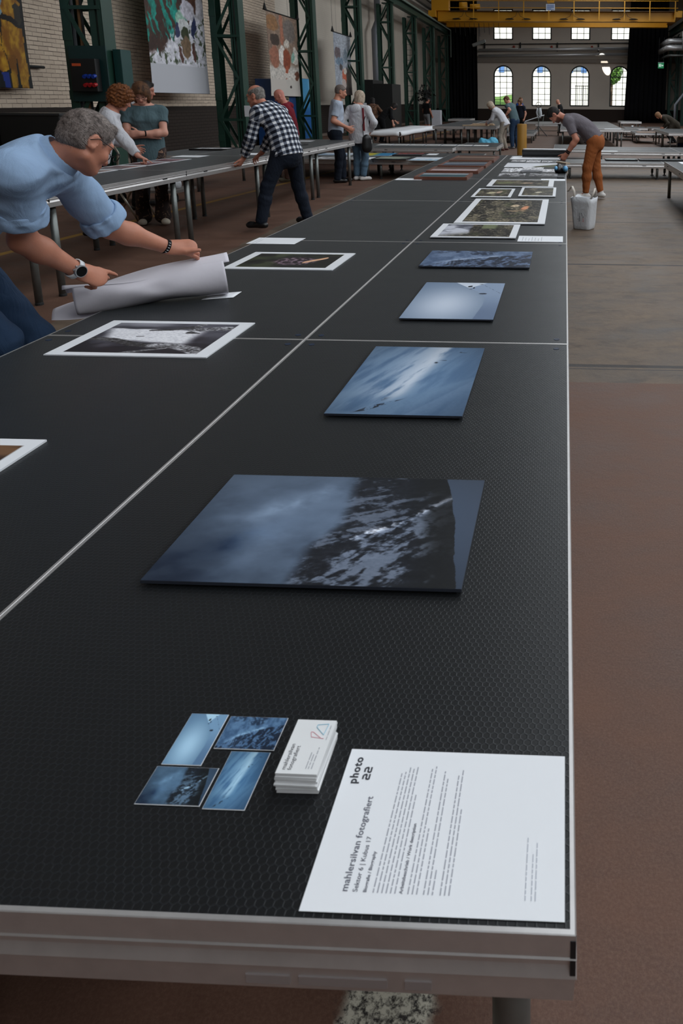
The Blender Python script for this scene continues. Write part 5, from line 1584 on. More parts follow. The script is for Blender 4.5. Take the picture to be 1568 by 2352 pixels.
tag(MB().box((1.55, 32.9, .69), (.9, .3, .08)).build('flat_box', M('white flat box', (200, 190, 188), .6), bevel=.005), 'white flat box on the far end of the tall right table', 'box')
# yellow post
tag(MB().lathe([(0, 0), (.112, 0), (.112, .98), (.104, 1.0), (0, 1.0)], (-.02, 16.6, 0), 28).build('bollard', M('ochre yellow paint', (160, 116, 40), .5, 0, .08, 3), smooth=True), 'thick ochre yellow post standing behind the far end of the middle table', 'bollard').modifiers.new('e', 'EDGE_SPLIT')

# ---- banners on the left
def warped(fn, k=.030, seed=90):
    def g(u, v):
        a = fbm(u * 1.5, v * 2.2, 6.0, seed, 5) - .5; b = fbm(u * 1.5, v * 2.2, 6.0, seed + 5, 5) - .5; t = fbm(u * 2, v * 3, 16.0, seed + 9, 5) - .5
        ok = (v > .04)
        return fn(np.clip(u + 3 * k * a, 0, 1), np.where((v > .22) | (v < .19), np.clip(v + 2 * k * b * ((v > .24) & (v < .84)), 0, 1), v)) * (1 + .55 * t * ((v > .21)))[..., None]
    return g
def banner(name, x, y0, y1, z0, z1, fn, label, nx=120, ny=200, bar=True, xo=0.0):
    t = thing(name, label, 'banner', (x, (y0 + y1) / 2, z0))
    w, h = y1 - y0, z1 - z0
    def curve(u, v, V):
        V = np.stack([.02 * np.sin(v * 5 + u * 3) * (1 - v), (u - .5) * w, v * h], -1); return V
    me = picture_mesh(w, h, nx, ny, fn, curve=curve); o = link('printed_cloth', me, PICM, t, smooth=True)
    s = o.modifiers.new('thickness', 'SOLIDIFY'); s.thickness = .004
    MB().tube([(0, -w / 2 - .12, h + .02), (0, w / 2 + .12, h + .02)], .022, 8).build('hanging_bar', BLK, t)
    for yy in (-w / 2 - .08, w / 2 + .08):
        MB().tube([(0, yy, h + .02), (0, yy, h + 1.6)], .006, 5).build('wire', BLK, t)
        MB().lathe([(0, -.05), (.07, -.03), (.05, .04), (.015, .18), (0, .18)], (0, yy, h + .05), 10).build('clamp', BLK, t)
    return t
def im_suits(u, v):
    m = fbm(u, v, 9.0, 4, 5); f = fbm(u * 3, v * 2, 7.0, 14, 5); x = (u - .70) / .30; y = v / .58
    c = mixc((14, 17, 20), (34, 36, 34), m)
    def poly(pts, col, soft=.02):
        nonlocal c
        ins = np.zeros(u.shape, bool); k = len(pts); xx = x + .02 * (m - .5); yy = y + .02 * (f - .5)
        for i in range(k):
            (x1, y1), (x2, y2) = pts[i], pts[(i + 1) % k]
            cr = ((y1 > yy) != (y2 > yy)) & (xx < (x2 - x1) * (yy - y1) / (y2 - y1 + 1e-9) + x1); ins ^= cr
        c = np.where(ins[..., None], col, c)
    suit = mixc((140, 88, 22), (204, 156, 44), sm(f + .3 * (m - .5), .3, .7))
    poly([(-2.5, 1.8), (.70, 1.8), (.68, 1.0), (.35, .82), (0, .60), (-2.5, .1)], mixc((112, 146, 164), (156, 182, 196), m))
    poly([(.30, .86), (.42, .97), (.75, .98), (.92, .94), (.90, .80), (.62, .74), (.40, .78)], suit)
    poly([(.68, .90), (.78, .94), (.90, .90), (.92, .74), (.84, .68), (.72, .72)], np.array((52, 48, 40)) + 0 * suit)
    poly([(.33, .80), (.62, .78), (.80, .72), (.80, .66), (.58, .71), (.30, .74), (.18, .68), (.26, .76)], np.array((28, 25, 24)) + 0 * suit)
    poly([(.30, .74), (.55, .72), (.78, .66), (.90, .66), (.92, .55), (.90, .34), (.32, .34), (.20, .44)], suit)
    poly([(.30, .36), (.60, .36), (.56, .22), (.52, .0), (.34, .0), (.36, .20)], suit * .9)
    poly([(.60, .36), (.90, .36), (.95, .14), (.88, .10), (.86, .0), (.64, .0), (.62, .18)], suit)
    poly([(-.4, .64), (.16, .66), (.22, .58), (.18, .46), (.30, .32), (.32, .20), (.10, .17), (-.4, .30)], suit)
    poly([(.06, .17), (.28, .17), (.30, .0), (.14, .0)], np.array((34, 56, 136)) + 0 * suit)
    return c
def im_cotton(u, v):
    m = fbm(u, v, 6.0, 5, 5); b = fbm(u, v, 26.0, 25, 4); vv = (v - .205) / .66
    s = fbm(u * 2.6 + v * .9, v * .9 - u * .4, 7.0, 35, 4)
    c = mixc((44, 26, 22), (92, 58, 44), m); c = mixc(c, mixc((0, 104, 90), (40, 176, 162), b), sm(s, .50, .58) * (1 - sm(u, .62, .74)))
    c = mixc(c, (20, 20, 20), sm(vv, .75, .9) * sm(u, .5, .65))
    wh = sm(.30 + .75 * (u - .35) - vv + .25 * (b - .5), 0, .08) * sm(u + .4 * (1 - vv), .30, .5)
    wh = np.maximum(wh, sm(.14 + .1 * (b - .5) - vv, 0, .06)); c = mixc(c, mixc((60, 74, 50), (222, 222, 232), sm(b, .30, .46)), wh)
    def e(a, bb, rx, ry, col):
        nonlocal c
        d = ((u - a) / rx) ** 2 + ((vv - bb) / ry) ** 2; c = mixc(c, col, 1 - sm(d, .75, 1.05))
    e(.60, .80, .10, .16, (196, 196, 210)); e(.58, .92, .07, .09, (70, 160, 176)); e(.57, .74, .055, .095, (62, 38, 32)); e(.56, .50, .08, .12, (150, 190, 172))
    e(.70, .62, .12, .10, (196, 194, 206)); e(.50, .38, .06, .10, (48, 56, 92)); e(.80, .44, .035, .14, (44, 54, 92)); e(.62, .45, .10, .08, (206, 208, 210))
    e(.64, .36, .07, .08, (58, 66, 44)); e(.64, .20, .09, .13, (126, 104, 82)); e(.52, .12, .03, .10, (92, 62, 56)); e(.77, .16, .03, .10, (96, 64, 58)); e(.92, .72, .07, .20, (198, 196, 204))
    pp = np.array((202, 204, 212.)); return np.where(((v < .205) | (v > .865))[..., None], pp, c)
def im_seated(u, v):
    m = fbm(u, v, 5.0, 6, 5); c = mixc((120, 96, 82), (176, 152, 132), m); c = mixc(c, mixc((196, 190, 182), (214, 208, 200), m), 1 - sm(v, .34, .42))
    def e(a, b, rx, ry, col, tilt=0.0):
        nonlocal c
        d = ((u - a - tilt * (v - b)) / rx) ** 2 + ((v - b) / ry) ** 2; c = mixc(c, col, 1 - sm(d, .7, 1.1))
    e(.15, .88, .20, .10, (150, 108, 70)); e(.70, .82, .22, .16, (120, 110, 104)); e(.45, .82, .06, .26, (168, 110, 86)); e(.22, .68, .16, .07, (66, 50, 42))
    e(.18, .48, .17, .14, (160, 104, 82)); e(.44, .50, .12, .13, (226, 218, 210)); e(.58, .46, .14, .14, (140, 68, 42)); e(.60, .66, .10, .05, (206, 196, 184)); e(.88, .52, .12, .12, (222, 214, 204)); e(.80, .50, .05, .08, (150, 190, 176))
    e(.90, .27, .09, .07, (112, 66, 46)); e(.55, .30, .05, .09, (170, 88, 60), .5); e(.30, .14, .22, .12, (206, 198, 190)); e(.66, .12, .04, .02, (60, 50, 46)); e(.62, .26, .26, .04, (214, 206, 198))
    return c
def im_street(u, v):
    m = fbm(u, v, 5.0, 9, 5); c = mixc((150, 156, 168), (196, 202, 212), m)
    c = mixc(c, mixc((70, 64, 60), (120, 112, 106), m), sm(u - (.62 + .25 * (v - .3)), 0, .05) * (1 - sm(v, .42, .5))); c = mixc(c, (66, 58, 56), 1 - sm(v, .10, .16))
    def e(a, b, rx, ry, col):
        nonlocal c
        d = ((u - a) / rx) ** 2 + ((v - b) / ry) ** 2; c = mixc(c, col, 1 - sm(d, .7, 1.1))
    e(.20, .68, .18, .10, (112, 100, 104)); e(.65, .66, .12, .12, (126, 140, 152)); e(.30, .55, .25, .07, (120, 140, 160)); e(.36, .45, .10, .06, (90, 84, 86)); e(.55, .30, .14, .14, (206, 110, 84)); e(.50, .18, .14, .09, (206, 190, 184)); e(.62, .40, .1, .06, (224, 214, 204))
    return c
banner('hanging_banner', -9.45, 11.0, 13.78, 1.69, 4.6, im_suits, 'photo banner of figures in yellow protective suits at the left picture edge')
banner('hanging_banner', -8.95, 17.15, 20.05, 1.66, 5.1, warped(im_cotton), 'photo banner of a cotton harvest with green sleeves and white margins', 170, 230)
banner('hanging_banner', -8.5, 23.3, 26.0, 1.64, 4.27, warped(im_seated), 'photo banner of seated figures in white cloth hanging from two clamps')
banner('hanging_banner', -8.5, 30.15, 32.55, 1.75, 4.24, warped(im_street), 'narrow grey photo banner of a street scene behind the couple')

# ---- blue containers by the wall, black booth, black case, post
BL = M('deep blue paint', (22, 64, 118), .45, 0, .12, 2)
t = thing('blue_cabinet', 'dark blue cabinet with a notice, behind the bald man', 'cabinet', (-9.3, 24.0, 0))
MB().span((0, 0, 0), (.7, 1.75, 2.2)).build('cabinet_body', BL, t, bevel=.01)
MB().span((.70, .45, 1.35), (.715, 1.05, 1.85)).build('notice', M('buff notice', (150, 138, 110), .7), t)
m = MB()
for i in range(4): m.span((.716, .5, 1.42 + .1 * i), (.719, 1.0, 1.46 + .1 * i))
m.build('notice_lines', SLOT, t)
t = thing('blue_display_wall', 'tall light and mid blue printed display wall behind the maroon hoodie', 'display', (-8.72, 27.2, .1))
def im_pool(u, v): return mixc(mixc((18, 92, 160), (70, 150, 196), sm(v, .42, .62)), (150, 198, 222), sm(v, .62, .95) * sm(fbm(u, v * .5, 4.0, 3), .3, .7)) + 30 * np.exp(-((v - .40) / .008) ** 2)[..., None]
MB().span((-.15, -1.3, 0), (-.01, 1.35, 2.2)).build('panel_body', BL, t)
me = picture_mesh(2.64, 2.19, 60, 90, im_pool, curve=lambda u, v, V: np.stack([np.zeros_like(u), (u - .5) * 2.64 + .025, v * 2.19], -1)); link('printed_face', me, PICM, t, (-.005, 0, 0))
BOOTH = M('matt black panel', (18, 18, 17), .7)
t = thing('black_booth', 'matt black booth of two heights behind the woman in the patterned top', 'booth', (-8.1, 33.0, 0))
MB().span((0, 0, 0), (.42, 1.8, 2.44)).build('tall_panel', BOOTH, t); MB().span((.42, .05, 0), (1.27, 1.8, 2.27)).build('booth_body', BOOTH, t)
MB().span((1.05, -.02, 1.15), (1.15, .05, 1.2)).build('handle', STEEL, t)
t = thing('equipment_case', 'black equipment case on the floor behind the foreground man', 'case', (-8.7, 13.0, 0))
MB().span((-.6, -.45, .12), (.55, .35, 1.22)).build('case_body', BOOTH, t, bevel=.02)
MB().span((-.62, -.47, 1.20), (.57, .37, 1.24)).build('lid_edge', M('dark case edge', (44, 46, 48), .4), t)
for x in (-.5, .45):
    for y in (-.35, .25): MB().lathe([(0, 0), (.06, 0), (.06, .12), (0, .12)], (x, y, 0), 10).build('caster', RUBBER, t)
tag(MB().bar((-9.35, 12.75, 0), (-9.42, 12.55, 1.95), .07, .07).build('post', M('dark blue post', (24, 28, 36), .5)), 'thin dark leaning post in front of the yellow-suit banner', 'post')
tag(MB().tube([(-9.66, 13.4, 2.12), (-9.62, 14.4, 2.12)], .03, 8).build('pipe_stub', BLK), 'short dark horizontal pipe on the brick wall beside the first column', 'pipe')
# socket box on the first column
t = thing('socket_box', 'black power distribution box with orange label, blue and red sockets on the first column', 'power box', (-8.28, 13.66, 1.95))
MB().span((-.20, -.16, -.32), (.30, 0, .30)).build('box_body', M('black plastic', (12, 12, 13), .5), t, bevel=.015)
MB().span((-.15, -.168, .16), (.02, -.155, .21)).build('orange_label', M('orange label', (220, 90, 44), .6), t)
for nm, z, c in (('blue_socket', -.02, (24, 60, 160)), ('red_socket', -.18, (170, 30, 34))):
    for i in range(3): MB().tube([(.10 + .085 * i, -.15, z), (.10 + .085 * i, -.23, z - .02)], .036, 10).build(nm, M(nm, c, .4), t)
MB().span((-.32, .02, -.5), (.42, .05, .55)).build('mounting_plate', M('teal green plate', (16, 52, 52), .5), t)
for i, (x, c) in enumerate(((-8.55, (70, 74, 78)), (-8.42, (120, 84, 50)), (-8.36, (26, 26, 28)))):
    tag(MB().tube([(x, 13.86, .1), (x, 13.86, 5.8)], .035 - .006 * i, 8).build('cable_duct', M('duct', c, .5)), ['grey cable duct running up inside the first column', 'brown cable running up inside the first column', 'black cable running up inside the first column'][i], 'cable', 'cables in the first column')
tag(MB().span((-7.86, 13.9, 1.55), (-7.70, 14.25, 2.45)).build('junction_box', M('teal green box', (22, 66, 64), .5), bevel=.01), 'teal green junction box on the right side of the first column', 'power box')
tag(MB().span((-7.895, 32.02, 1.1), (-7.75, 32.04, 1.42)).build('notice', PAPER), 'small white notice on the fourth green column', 'notice')
tag(MB().span((-7.9, 19.80, 1.05), (-7.72, 19.82, 1.35)).build('notice', PAPER), 'small white notice on the second green column behind the plaid man', 'notice')
tag(MB().span((-6.15, 39.0, 0), (-5.65, 39.4, 1.05)).build('water_cooler', M('white cabinet', (190, 192, 200), .5), bevel=.02), 'white cabinet with a blue side standing by the dark figure in shorts', 'cabinet')
t = thing('dark_plant', 'dark leafy plant hanging at the column above the figure in shorts', 'plant', (-7.3, 44.0, 1.9))
rs_ = np.random.RandomState(2); V = []; F = []
for i in range(160):
    p = rs_.randn(3) * np.array((.22, .2, .24)); a = rs_.randn(3); a /= np.linalg.norm(a); b = np.cross(a, rs_.randn(3)); b /= np.linalg.norm(b); k = len(V)
    V += [p - a * .12, p + b * .06, p + a * .12, p - b * .06]; F.append((k, k + 1, k + 2, k + 3))
link('foliage', fast_mesh('foliage', np.array(V), np.array(F)), M('very dark leaves', (26, 26, 26), .7), t)
MB().tube([(0, 0, .1), (0, 0, .7)], .02, 6).build('hanger', BLK, t)

# ---- white tote bag on the floor at right
BAGM = cloth('white woven plastic', (214, 216, 220), .45, .35, 12.0, .05)
t = thing('tote_bag', 'white shopping bag with handles standing on the floor by the orange trousers', 'bag', (1.22, 8.12, 0))
rs_ = random.Random(3)
def ringbag(z, w, d, j):
    pts = []
    n = 48
    for i in range(n):
        a = 2 * PI * i / n; c, s_ = math.cos(a), math.sin(a)
        e = .35; x = w * math.copysign(abs(c) ** e, c); y = d * math.copysign(abs(s_) ** e, s_)
        k = 1 + j * math.sin(3 * a + z * 9) + j * .6 * math.sin(7 * a - z * 14); pts.append((x * k, y * k, z + (.012 * math.sin(3 * a) if z > .35 else 0)))
    return pts
lv = [(.002, .105, .085, .0), (.012, .110, .090, .004), (.05, .115, .094, .010), (.10, .119, .098, .014), (.15, .123, .101, .008), (.20, .126, .104, .016), (.26, .130, .107, .010), (.32, .135, .111, .014), (.385, .142, .118, .012)]
m = MB(); R = [ringbag(*q) for q in lv]; m.v = [tuple(p) for r_ in R for p in r_]
m.f = [(a * 48 + i, a * 48 + (i + 1) % 48, (a + 1) * 48 + (i + 1) % 48, (a + 1) * 48 + i) for a in range(len(lv) - 1) for i in range(48)] + [tuple(range(48))]
rot = Matrix.Rotation(-.55, 4, 'Z')
o = m.build('bag_body', BAGM, t, smooth=True, solid=.002); o.rotation_euler = (0, 0, -.5)
for pts in ([(-.12, -.05, .37), (-.125, -.06, .46), (-.15, -.06, .52), (-.185, -.05, .47), (-.20, -.045, .455)], [(.07, -.09, .37), (.10, -.10, .43), (.12, -.08, .50), (.13, -.03, .46), (.13, 0, .38)]):
    P = [[(x - .013, y - .008, z), (x + .013, y + .008, z)] for x, y, z in pts]
    MB().grid(P).build('strap', M('pale strap', (206, 198, 188), .7), t, smooth=True, solid=.003)
def bag_marks(col, marks, nm):
    m = MB()
    for x, z, w, h in marks: m.span((x, -.1235, z), (x + w, -.1215, z + h))
    o = m.build(nm, col, t); o.rotation_euler = (0, 0, -.28)
bag_marks(M('bag print black', (60, 60, 66), .6), [(-.030, .10, .004, .11), (-.022, .11, .003, .06), (-.006, .19, .004, .02), (.004, .17, .004, .02), (.012, .15, .016, .004), (.012, .163, .016, .004)], 'bag_print')
bag_marks(M('bag print red', (200, 96, 92), .6), [(.012, .105, .018, .005), (.016, .12, .014, .005), (.012, .135, .016, .004)], 'bag_print')

# ---- plastic bags and packages
BLUEBAG = cloth('light blue plastic bag', (96, 178, 210), .35, .6, 16.0)
t = thing('plastic_bag', 'light blue plastic bag on the floor at the feet of the woman in white', 'bag', (-1.35, 22.2, 0))
S = SDF((-.5, -.4, -.05), (.5, .4, .7), .014)
for c, r in (((-.08, 0, .17), (.24, .2, .19)), ((.1, .03, .26), (.17, .15, .18)), ((-.22, .02, .3), (.12, .1, .11)), ((.2, 0, .14), (.14, .13, .14))): S.ell(c, r, None, .05)
S.ripple(lambda X, Y, Z: .012 * np.sin(34 * X + 12 * np.sin(5 * Z)) * np.sin(29 * Z + 6 * X)); S.plane((0, 0, .002), (0, 0, -1)); S.build('bag_body', BLUEBAG, t)
S = SDF((-.5, -.4, -.05), (.5, .4, .7), .014); S.ell((-.15, -.13, .12), (.16, .12, .13), None, .03); S.ripple(lambda X, Y, Z: .01 * np.sin(30 * X) * np.sin(26 * Z)); S.plane((0, 0, .002), (0, 0, -1)); S.build('clear_bag', cloth('pale plastic', (150, 172, 176), .35, .6, 16.0), t)
t = thing('parcel_trolley', 'low trolley with white wrapped parcels under the narrow left table', 'trolley', (-5.15, 10.1, 0))
MB().span((-.45, -.3, .16), (.50, .3, .20)).build('trolley_deck', M('trolley board', (110, 104, 100), .6), t)
for x in (-.36, .42):
    for y in (-.22, .22): MB().tube([(x - .02, y, .08), (x + .03, y, .08)], .075, 12).build('wheel', RUBBER, t)
for i, (c, d) in enumerate((((-.22, -.02, .27), (.30, .26, .16)), ((.26, .0, .27), (.26, .25, .16)), ((.12, .03, .42), (.34, .22, .12)))):
    S = SDF((-.7, -.5, 0), (.7, .5, .7), .014); S.cap((c[0] - d[0] * .3, c[1], c[2]), (c[0] + d[0] * .3, c[1], c[2]), d[2] * .55, None, .02); S.ripple(lambda X, Y, Z: .006 * np.sin(40 * X + 9 * Z) * np.sin(33 * Z)); o = S.build('wrapped_parcel', BAGM, None); o.location = (-5.15, 10.1, -.01)
    tag(o, f'white wrapped parcel on the low trolley, {("left", "right", "topmost")[i]} one', 'parcel', 'parcels on the trolley')
t = thing('folded_bag', 'white and dark blue carrier bag on the floor under the right-hand decks', 'bag', (5.1, 25.4, 0))
MB().span((-.22, -.1, 0), (.2, .1, .34)).build('bag_body', BAGM, t, bevel=.04); MB().span((-.20, -.12, .02), (.1, -.10, .14)).build('blue_print', M('blue print patch', (44, 66, 130), .5), t)

# ---- tripod stand with ring head
t = thing('light_stand', 'white and black tripod stand with a ring head in front of the far decks', 'stand', (-.22, 33.0, 0))
for a in (90, 210, 330): MB().tube([(0, 0, .45), (.45 * math.cos(D2R(a)), .45 * math.sin(D2R(a)), .01)], .016, 6).build('leg', BLK, t)
MB().tube([(0, 0, .2), (0, 0, 1.25)], .024, 8).build('pole', STEEL, t)
MB().tube([(.12 * math.cos(a), 0, 1.38 + .12 * math.sin(a)) for a in np.linspace(0, 2 * PI, 19)], .014, 6, False).build('ring', BLK, t)
m = MB()
for k in range(6): m.tube([(-.05 + .03 * k, 0, 1.25), (-.10 + .05 * k, .03, 1.05 - .08 * (k % 3)), (-.03 + .03 * k, -.02, .8 + .1 * (k % 2))], .016, 5)
m.build('white_cable', BOARD, t, smooth=True)

# tube-backed chair beside the curly-haired woman
t = thing('folding_chair', 'chair with pale tube frame behind the narrow left table', 'chair', (-4.55, 8.45, 0))
TUBE = M('pale beige tube', (170, 162, 148), .35, .3)
for y in (-.2, .2): MB().tube([(-.25, y, .02), (.0, y, .45), (.06, y, .85), (.02, y, .92)], .014, 8).build('frame_tube', TUBE, t, smooth=True); MB().tube([(.22, y, .02), (-.02, y, .45)], .014, 8).build('leg', TUBE, t, smooth=True)
MB().tube([(.02, -.2, .92), (.02, .2, .92)], .014, 8).build('top_tube', TUBE, t, smooth=True)
MB().span((-.2, -.2, .44), (.2, .2, .47)).build('seat', BLK, t)
# ------------------------------------------------------------------ the people
DENIM = cloth('dark blue denim', (38, 58, 84), .85, .4, 12.0, .2)
DENIMD = cloth('very dark denim', (24, 31, 44), .85, .4, 12.0, .2)
DENIML = cloth('washed blue denim', (84, 108, 128), .85, .4, 12.0, .15)
BLACKC = cloth('black cloth', (18, 18, 20), .9, .3)
NAVYC = cloth('navy cloth', (26, 30, 42), .9, .4)
WHITEC = cloth('white cotton', (196, 196, 202), .85, .6)
CHAMB = cloth('light blue chambray', (146, 172, 204), .85, .32, 6.0, .07)
LEATHER = M('black leather', (18, 18, 20), .35)
WHITES = M('white trainer', (204, 200, 196), .5)
GLS = M('dark spectacle frame', (24, 22, 22), .3, .2)
GREYH = hair_material('short grey brown hair', (48, 40, 37), (140, 126, 120), 150, (1, .4, .6))
SILVH = hair_material('silver hair', (92, 86, 82), (168, 162, 156), 55)
BRH = hair_material('brown hair', (52, 34, 24), (120, 82, 54), 45)
AUBH = hair_material('auburn hair', (66, 36, 20), (146, 88, 46), 45, (1, 1, 1))
BLOH = hair_material('ash blonde hair', (142, 122, 104), (206, 190, 170), 45)
BLKH = hair_material('black hair', (14, 12, 12), (44, 38, 36), 45)

# -- the man in the foreground
A_ = lambda *v: np.array(v, float)
hf = nrm(A_(.36, .75, -.55)); hu = A_(.26, .48, .83); hu = nrm(hu - hf * (hu @ hf)); hr = np.cross(hf, hu)
f0 = A_(.97, .24, 0); r0 = A_(.24, -.97, 0)
P0, W0, C0, N0 = A_(-1.36, 1.92, .93), A_(-1.25, 1.92, 1.05), A_(-1.08, 1.94, 1.17), A_(-.885, 1.955, 1.262)
tu = nrm(N0 - C0); rs0 = nrm(A_(.09, -.37, .02)); rs0 = nrm(rs0 - tu * (rs0 @ tu))
J = dict(s=1.0, f=f0, r=r0, P=P0, W=W0, Ch=C0, N=N0, tu=tu, rs=rs0, tf=np.cross(tu, rs0), hf=hf, hu=hu, hr=hr,
         Hd=A_(-.755, 2.0, 1.345), hs=.90, SR=A_(-.875, 1.785, 1.245), SL=A_(-.955, 2.13, 1.215),
         ER=A_(-.985, 1.925, .985), EL=A_(-.905, 2.32, .965), WrR=A_(-.925, 2.115, .828), WrL=A_(-.765, 2.49, .850),
         fdR=nrm(A_(.52, .78, -.52)), pnR=nrm(A_(-.5, .7, -.5)), fdL=nrm(A_(.85, .42, -.06)), pnL=nrm(A_(.05, .8, -.6)),
         HpR=A_(-1.34, 1.83, .92), HpL=A_(-1.36, 2.02, .92), KR=A_(-1.180, 1.985, .575), KL=A_(-1.20, 2.19, .52),
         AR=A_(-1.36, 1.86, .065), AL=A_(-1.38, 2.10, .065), TR=A_(-1.24, 1.89, .03), TL=A_(-1.26, 2.13, .03),
         tdR=A_(.97, .24, 0), tdL=A_(.97, .24, 0), curl=30)
HERO = dict(J=J, h=.0055, hc=.008, hh=.005, skin=(190, 128, 104), hair='short', haircol=GREYH, trousers=DENIM, shoes=LEATHER, waist=.10,
            thumbR=A_(.35, .75, -.75), curlsR=[10, 34, 50, 56], curlsL=[40, 50, 55, 60], thumbL=A_(.9, .30, .10), glasses=GLS, beard=None)
root, J, o = person(HERO, 'man in light blue shirt with rolled sleeves leaning over the table with a sheet')
S = SDF(*bounds([P0, W0, C0, N0, J['SL'], J['SR'], J['EL'], J['ER']], .25), .0065)
add_torso(S, J, off=.024)
S.cap(P0 - nrm(W0 - P0) * .10, W0, .176, .160, .05, .74, r0, off=.02)
for k, t in (('R', .54), ('L', .80)):
    a, e = J['S' + k], J['E' + k]; d = nrm(e - a); end = a + (e - a) * t
    S.ell(a, (.064,) * 3, None, .05); S.cap(a, end, .070, .072, .035, flatend=True)
    S.ell(a + (e - a) * .45, (.066, .066, .085), None, .04)
nd = nrm(J['Hd'] - N0)
S.cap(N0 - nd * .05, N0 + nd * .055, .094, .074, .04)
for k in 'LR': S.cap(N0 + nd * .01, J['S' + k], .074, .070, .04)
rip = lambda X, Y, Z: (.0050 * np.sin(38 * (Z + .7 * X - .3 * Y) + 2.6 * np.sin(8 * X + 6 * Y) + 2.2 * np.sin(11 * Z - 7 * Y)) + .0022 * np.abs(np.sin(52 * (Z - .5 * Y + .4 * X) + 2.5 * np.sin(15 * X)))) * (.35 + .65 * np.sin(6 * X + 8 * Z + 3 * Y) ** 2)
S.ripple(rip)
S.plane(P0 - nrm(W0 - P0) * .06, -nrm(W0 - P0)); S.plane(N0 + nd * .046, nd)
S.build('shirt', CHAMB, root, o)
for k, t, r in (('R', .56, .082), ('L', .81, .080)):          # rolled cuffs
    a, e = J['S' + k], J['E' + k]; d = nrm(e - a); c = a + (e - a) * t
    S = SDF(*bounds([c], .14), .005); S.cap(c - d * .030, c + d * .028, r, r + .004, .01, flatend=True); S.cap(c - d * .008, c + d * .024, r + .005, r + .008, .012, flatend=True)
    S.cap(c - d * .08, c + d * .08, r - .014, r - .012, .004, flatend=True, cut=True)
    S.ripple(lambda X, Y, Z: .0022 * np.sin(110 * X + 60 * Z) + .0022 * np.sin(130 * Y - 50 * Z)); S.build('rolled_cuff', CHAMB, root, o)
S = SDF(*bounds([N0 + tu * .02], .16), .005)                     # collar
nd = nrm(J['Hd'] - N0)
S.cap(N0 + nd * .030, N0 + nd * .072, .088, .074, .008, flatend=True); S.cap(N0 - nd * .02, N0 + nd * .12, .074, .062, .004, flatend=True, cut=True)
S.build('collar', CHAMB, root, o)
BTN = M('white button', (222, 222, 226), .3)
tb = J['S' + 'R'] + (J['ER'] - J['SR']) * .50; nb = nrm(A_(.55, -.8, .2))
m = MB(); p = tb + nb * .082 - A_(*o); m.bar(p, p + nrm(J['ER'] - J['SR']) * .075 + nb * .006, .022, .006, nb); m.build('sleeve_tab', CHAMB, root, bevel=.002)
m = MB(); q = p + nb * .005; m.tube([q, q + nb * .003], .0065, 10); m.build('button', BTN, root)
strands(child(root, 'hair'), root, J, o, 9000, .017, hair_material('grey brown strands', (58, 48, 44), (172, 160, 154), 30, (1, 1, 1)), lift=.30, jit=.30, comb=(.15, .9, -.35))
# watch on the right wrist
wd = nrm(J['WrR'] - J['ER']); c = J['WrR'] - wd * .018; nb = nrm(A_(.53, -.8, .28)); nb = nrm(nb - wd * (nb @ wd)); sd = np.cross(wd, nb)
m = MB(); V = []; n = 20
for w in (-.011, .011):
    for rr in (.0335, .0375):
        V += [c - A_(*o) + wd * w + (nb * math.cos(2 * PI * i / n) * .94 + sd * math.sin(2 * PI * i / n) * 1.05) * rr for i in range(n)]
F = []
for i in range(n):
    j = (i + 1) % n; F += [(n + i, n + j, 3 * n + j, 3 * n + i), (i, 2 * n + i, 2 * n + j, j), (i, j, n + j, n + i), (2 * n + i, 3 * n + i, 3 * n + j, 2 * n + j)]
w_ = m.add(V, F).build('watch_strap', M('white silicone', (220, 222, 226), .5), root, smooth=True)
q = c - A_(*o) + nb * .034
MB().tube([q - nb * .004, q + nb * .009], .0245, 24).build('watch_case', M('silver watch case', (186, 188, 192), .3, .7), root, bevel=.002)
MB().tube([q + nb * .009, q + nb * .0105], .0205, 24).build('watch_glass', M('black watch glass', (8, 8, 9), .3, spec=.15), root)
m = MB()
for s_ in (-1, 1): m.tube([q + wd * .024 * -1 + sd * .008 * s_, q - wd * .028 + sd * .008 * s_], .003, 6)
m.build('watch_button', M('silver button', (170, 172, 176), .3, .7), root)
# wristband on the left
wd = nrm(J['WrL'] - J['EL']); c = J['WrL'] - wd * .012 - A_(*o); sd = nrm(np.cross(wd, A_(0, 0, 1))); up_ = np.cross(sd, wd)
def band(c, wd, r, hw, th, name, mat, root, n=20):
    sd = nrm(np.cross(wd, A_(.1, .2, 1))); up_ = np.cross(sd, wd); V = []
    for w in (-hw, hw):
        for rr in (r, r + th): V += [c + wd * w + (sd * math.cos(2 * PI * i / n) + up_ * math.sin(2 * PI * i / n)) * rr for i in range(n)]
    F = []
    for i in range(n):
        j = (i + 1) % n; F += [(n + i, n + j, 3 * n + j, 3 * n + i), (i, 2 * n + i, 2 * n + j, j), (i, j, n + j, n + i), (2 * n + i, 3 * n + i, 3 * n + j, 2 * n + j)]
    return MB().add(V, F).build(name, mat, root, smooth=True)
wb = band(c, wd, .0305, .008, .0025, 'wristband', BLACKC, root)
m = MB()
for i, a in enumerate(np.linspace(-.5, .9, 5)):
    g = nrm(A_(.5, -.8, .3)); g = nrm(g - wd * (g @ wd)); g2 = np.cross(wd, g); qq = c + (g * math.cos(a) + g2 * math.sin(a)) * .0334
    m.bar(qq - wd * .004, qq + wd * .004, .0022, .0008, g)
m.build('wristband_print', BTN, wb)
# jeans seam
m = MB()
for dx in (0, .008):
    m.tube([A_(-1.285 + dx, 1.755, .80) - A_(*o), A_(-1.235 + dx, 1.845, .66) - A_(*o), A_(-1.20 + dx, 1.90, .55) - A_(*o)], .0012, 5)
m.build('jeans_stitching', M('pale blue stitching', (120, 146, 166), .8), root)

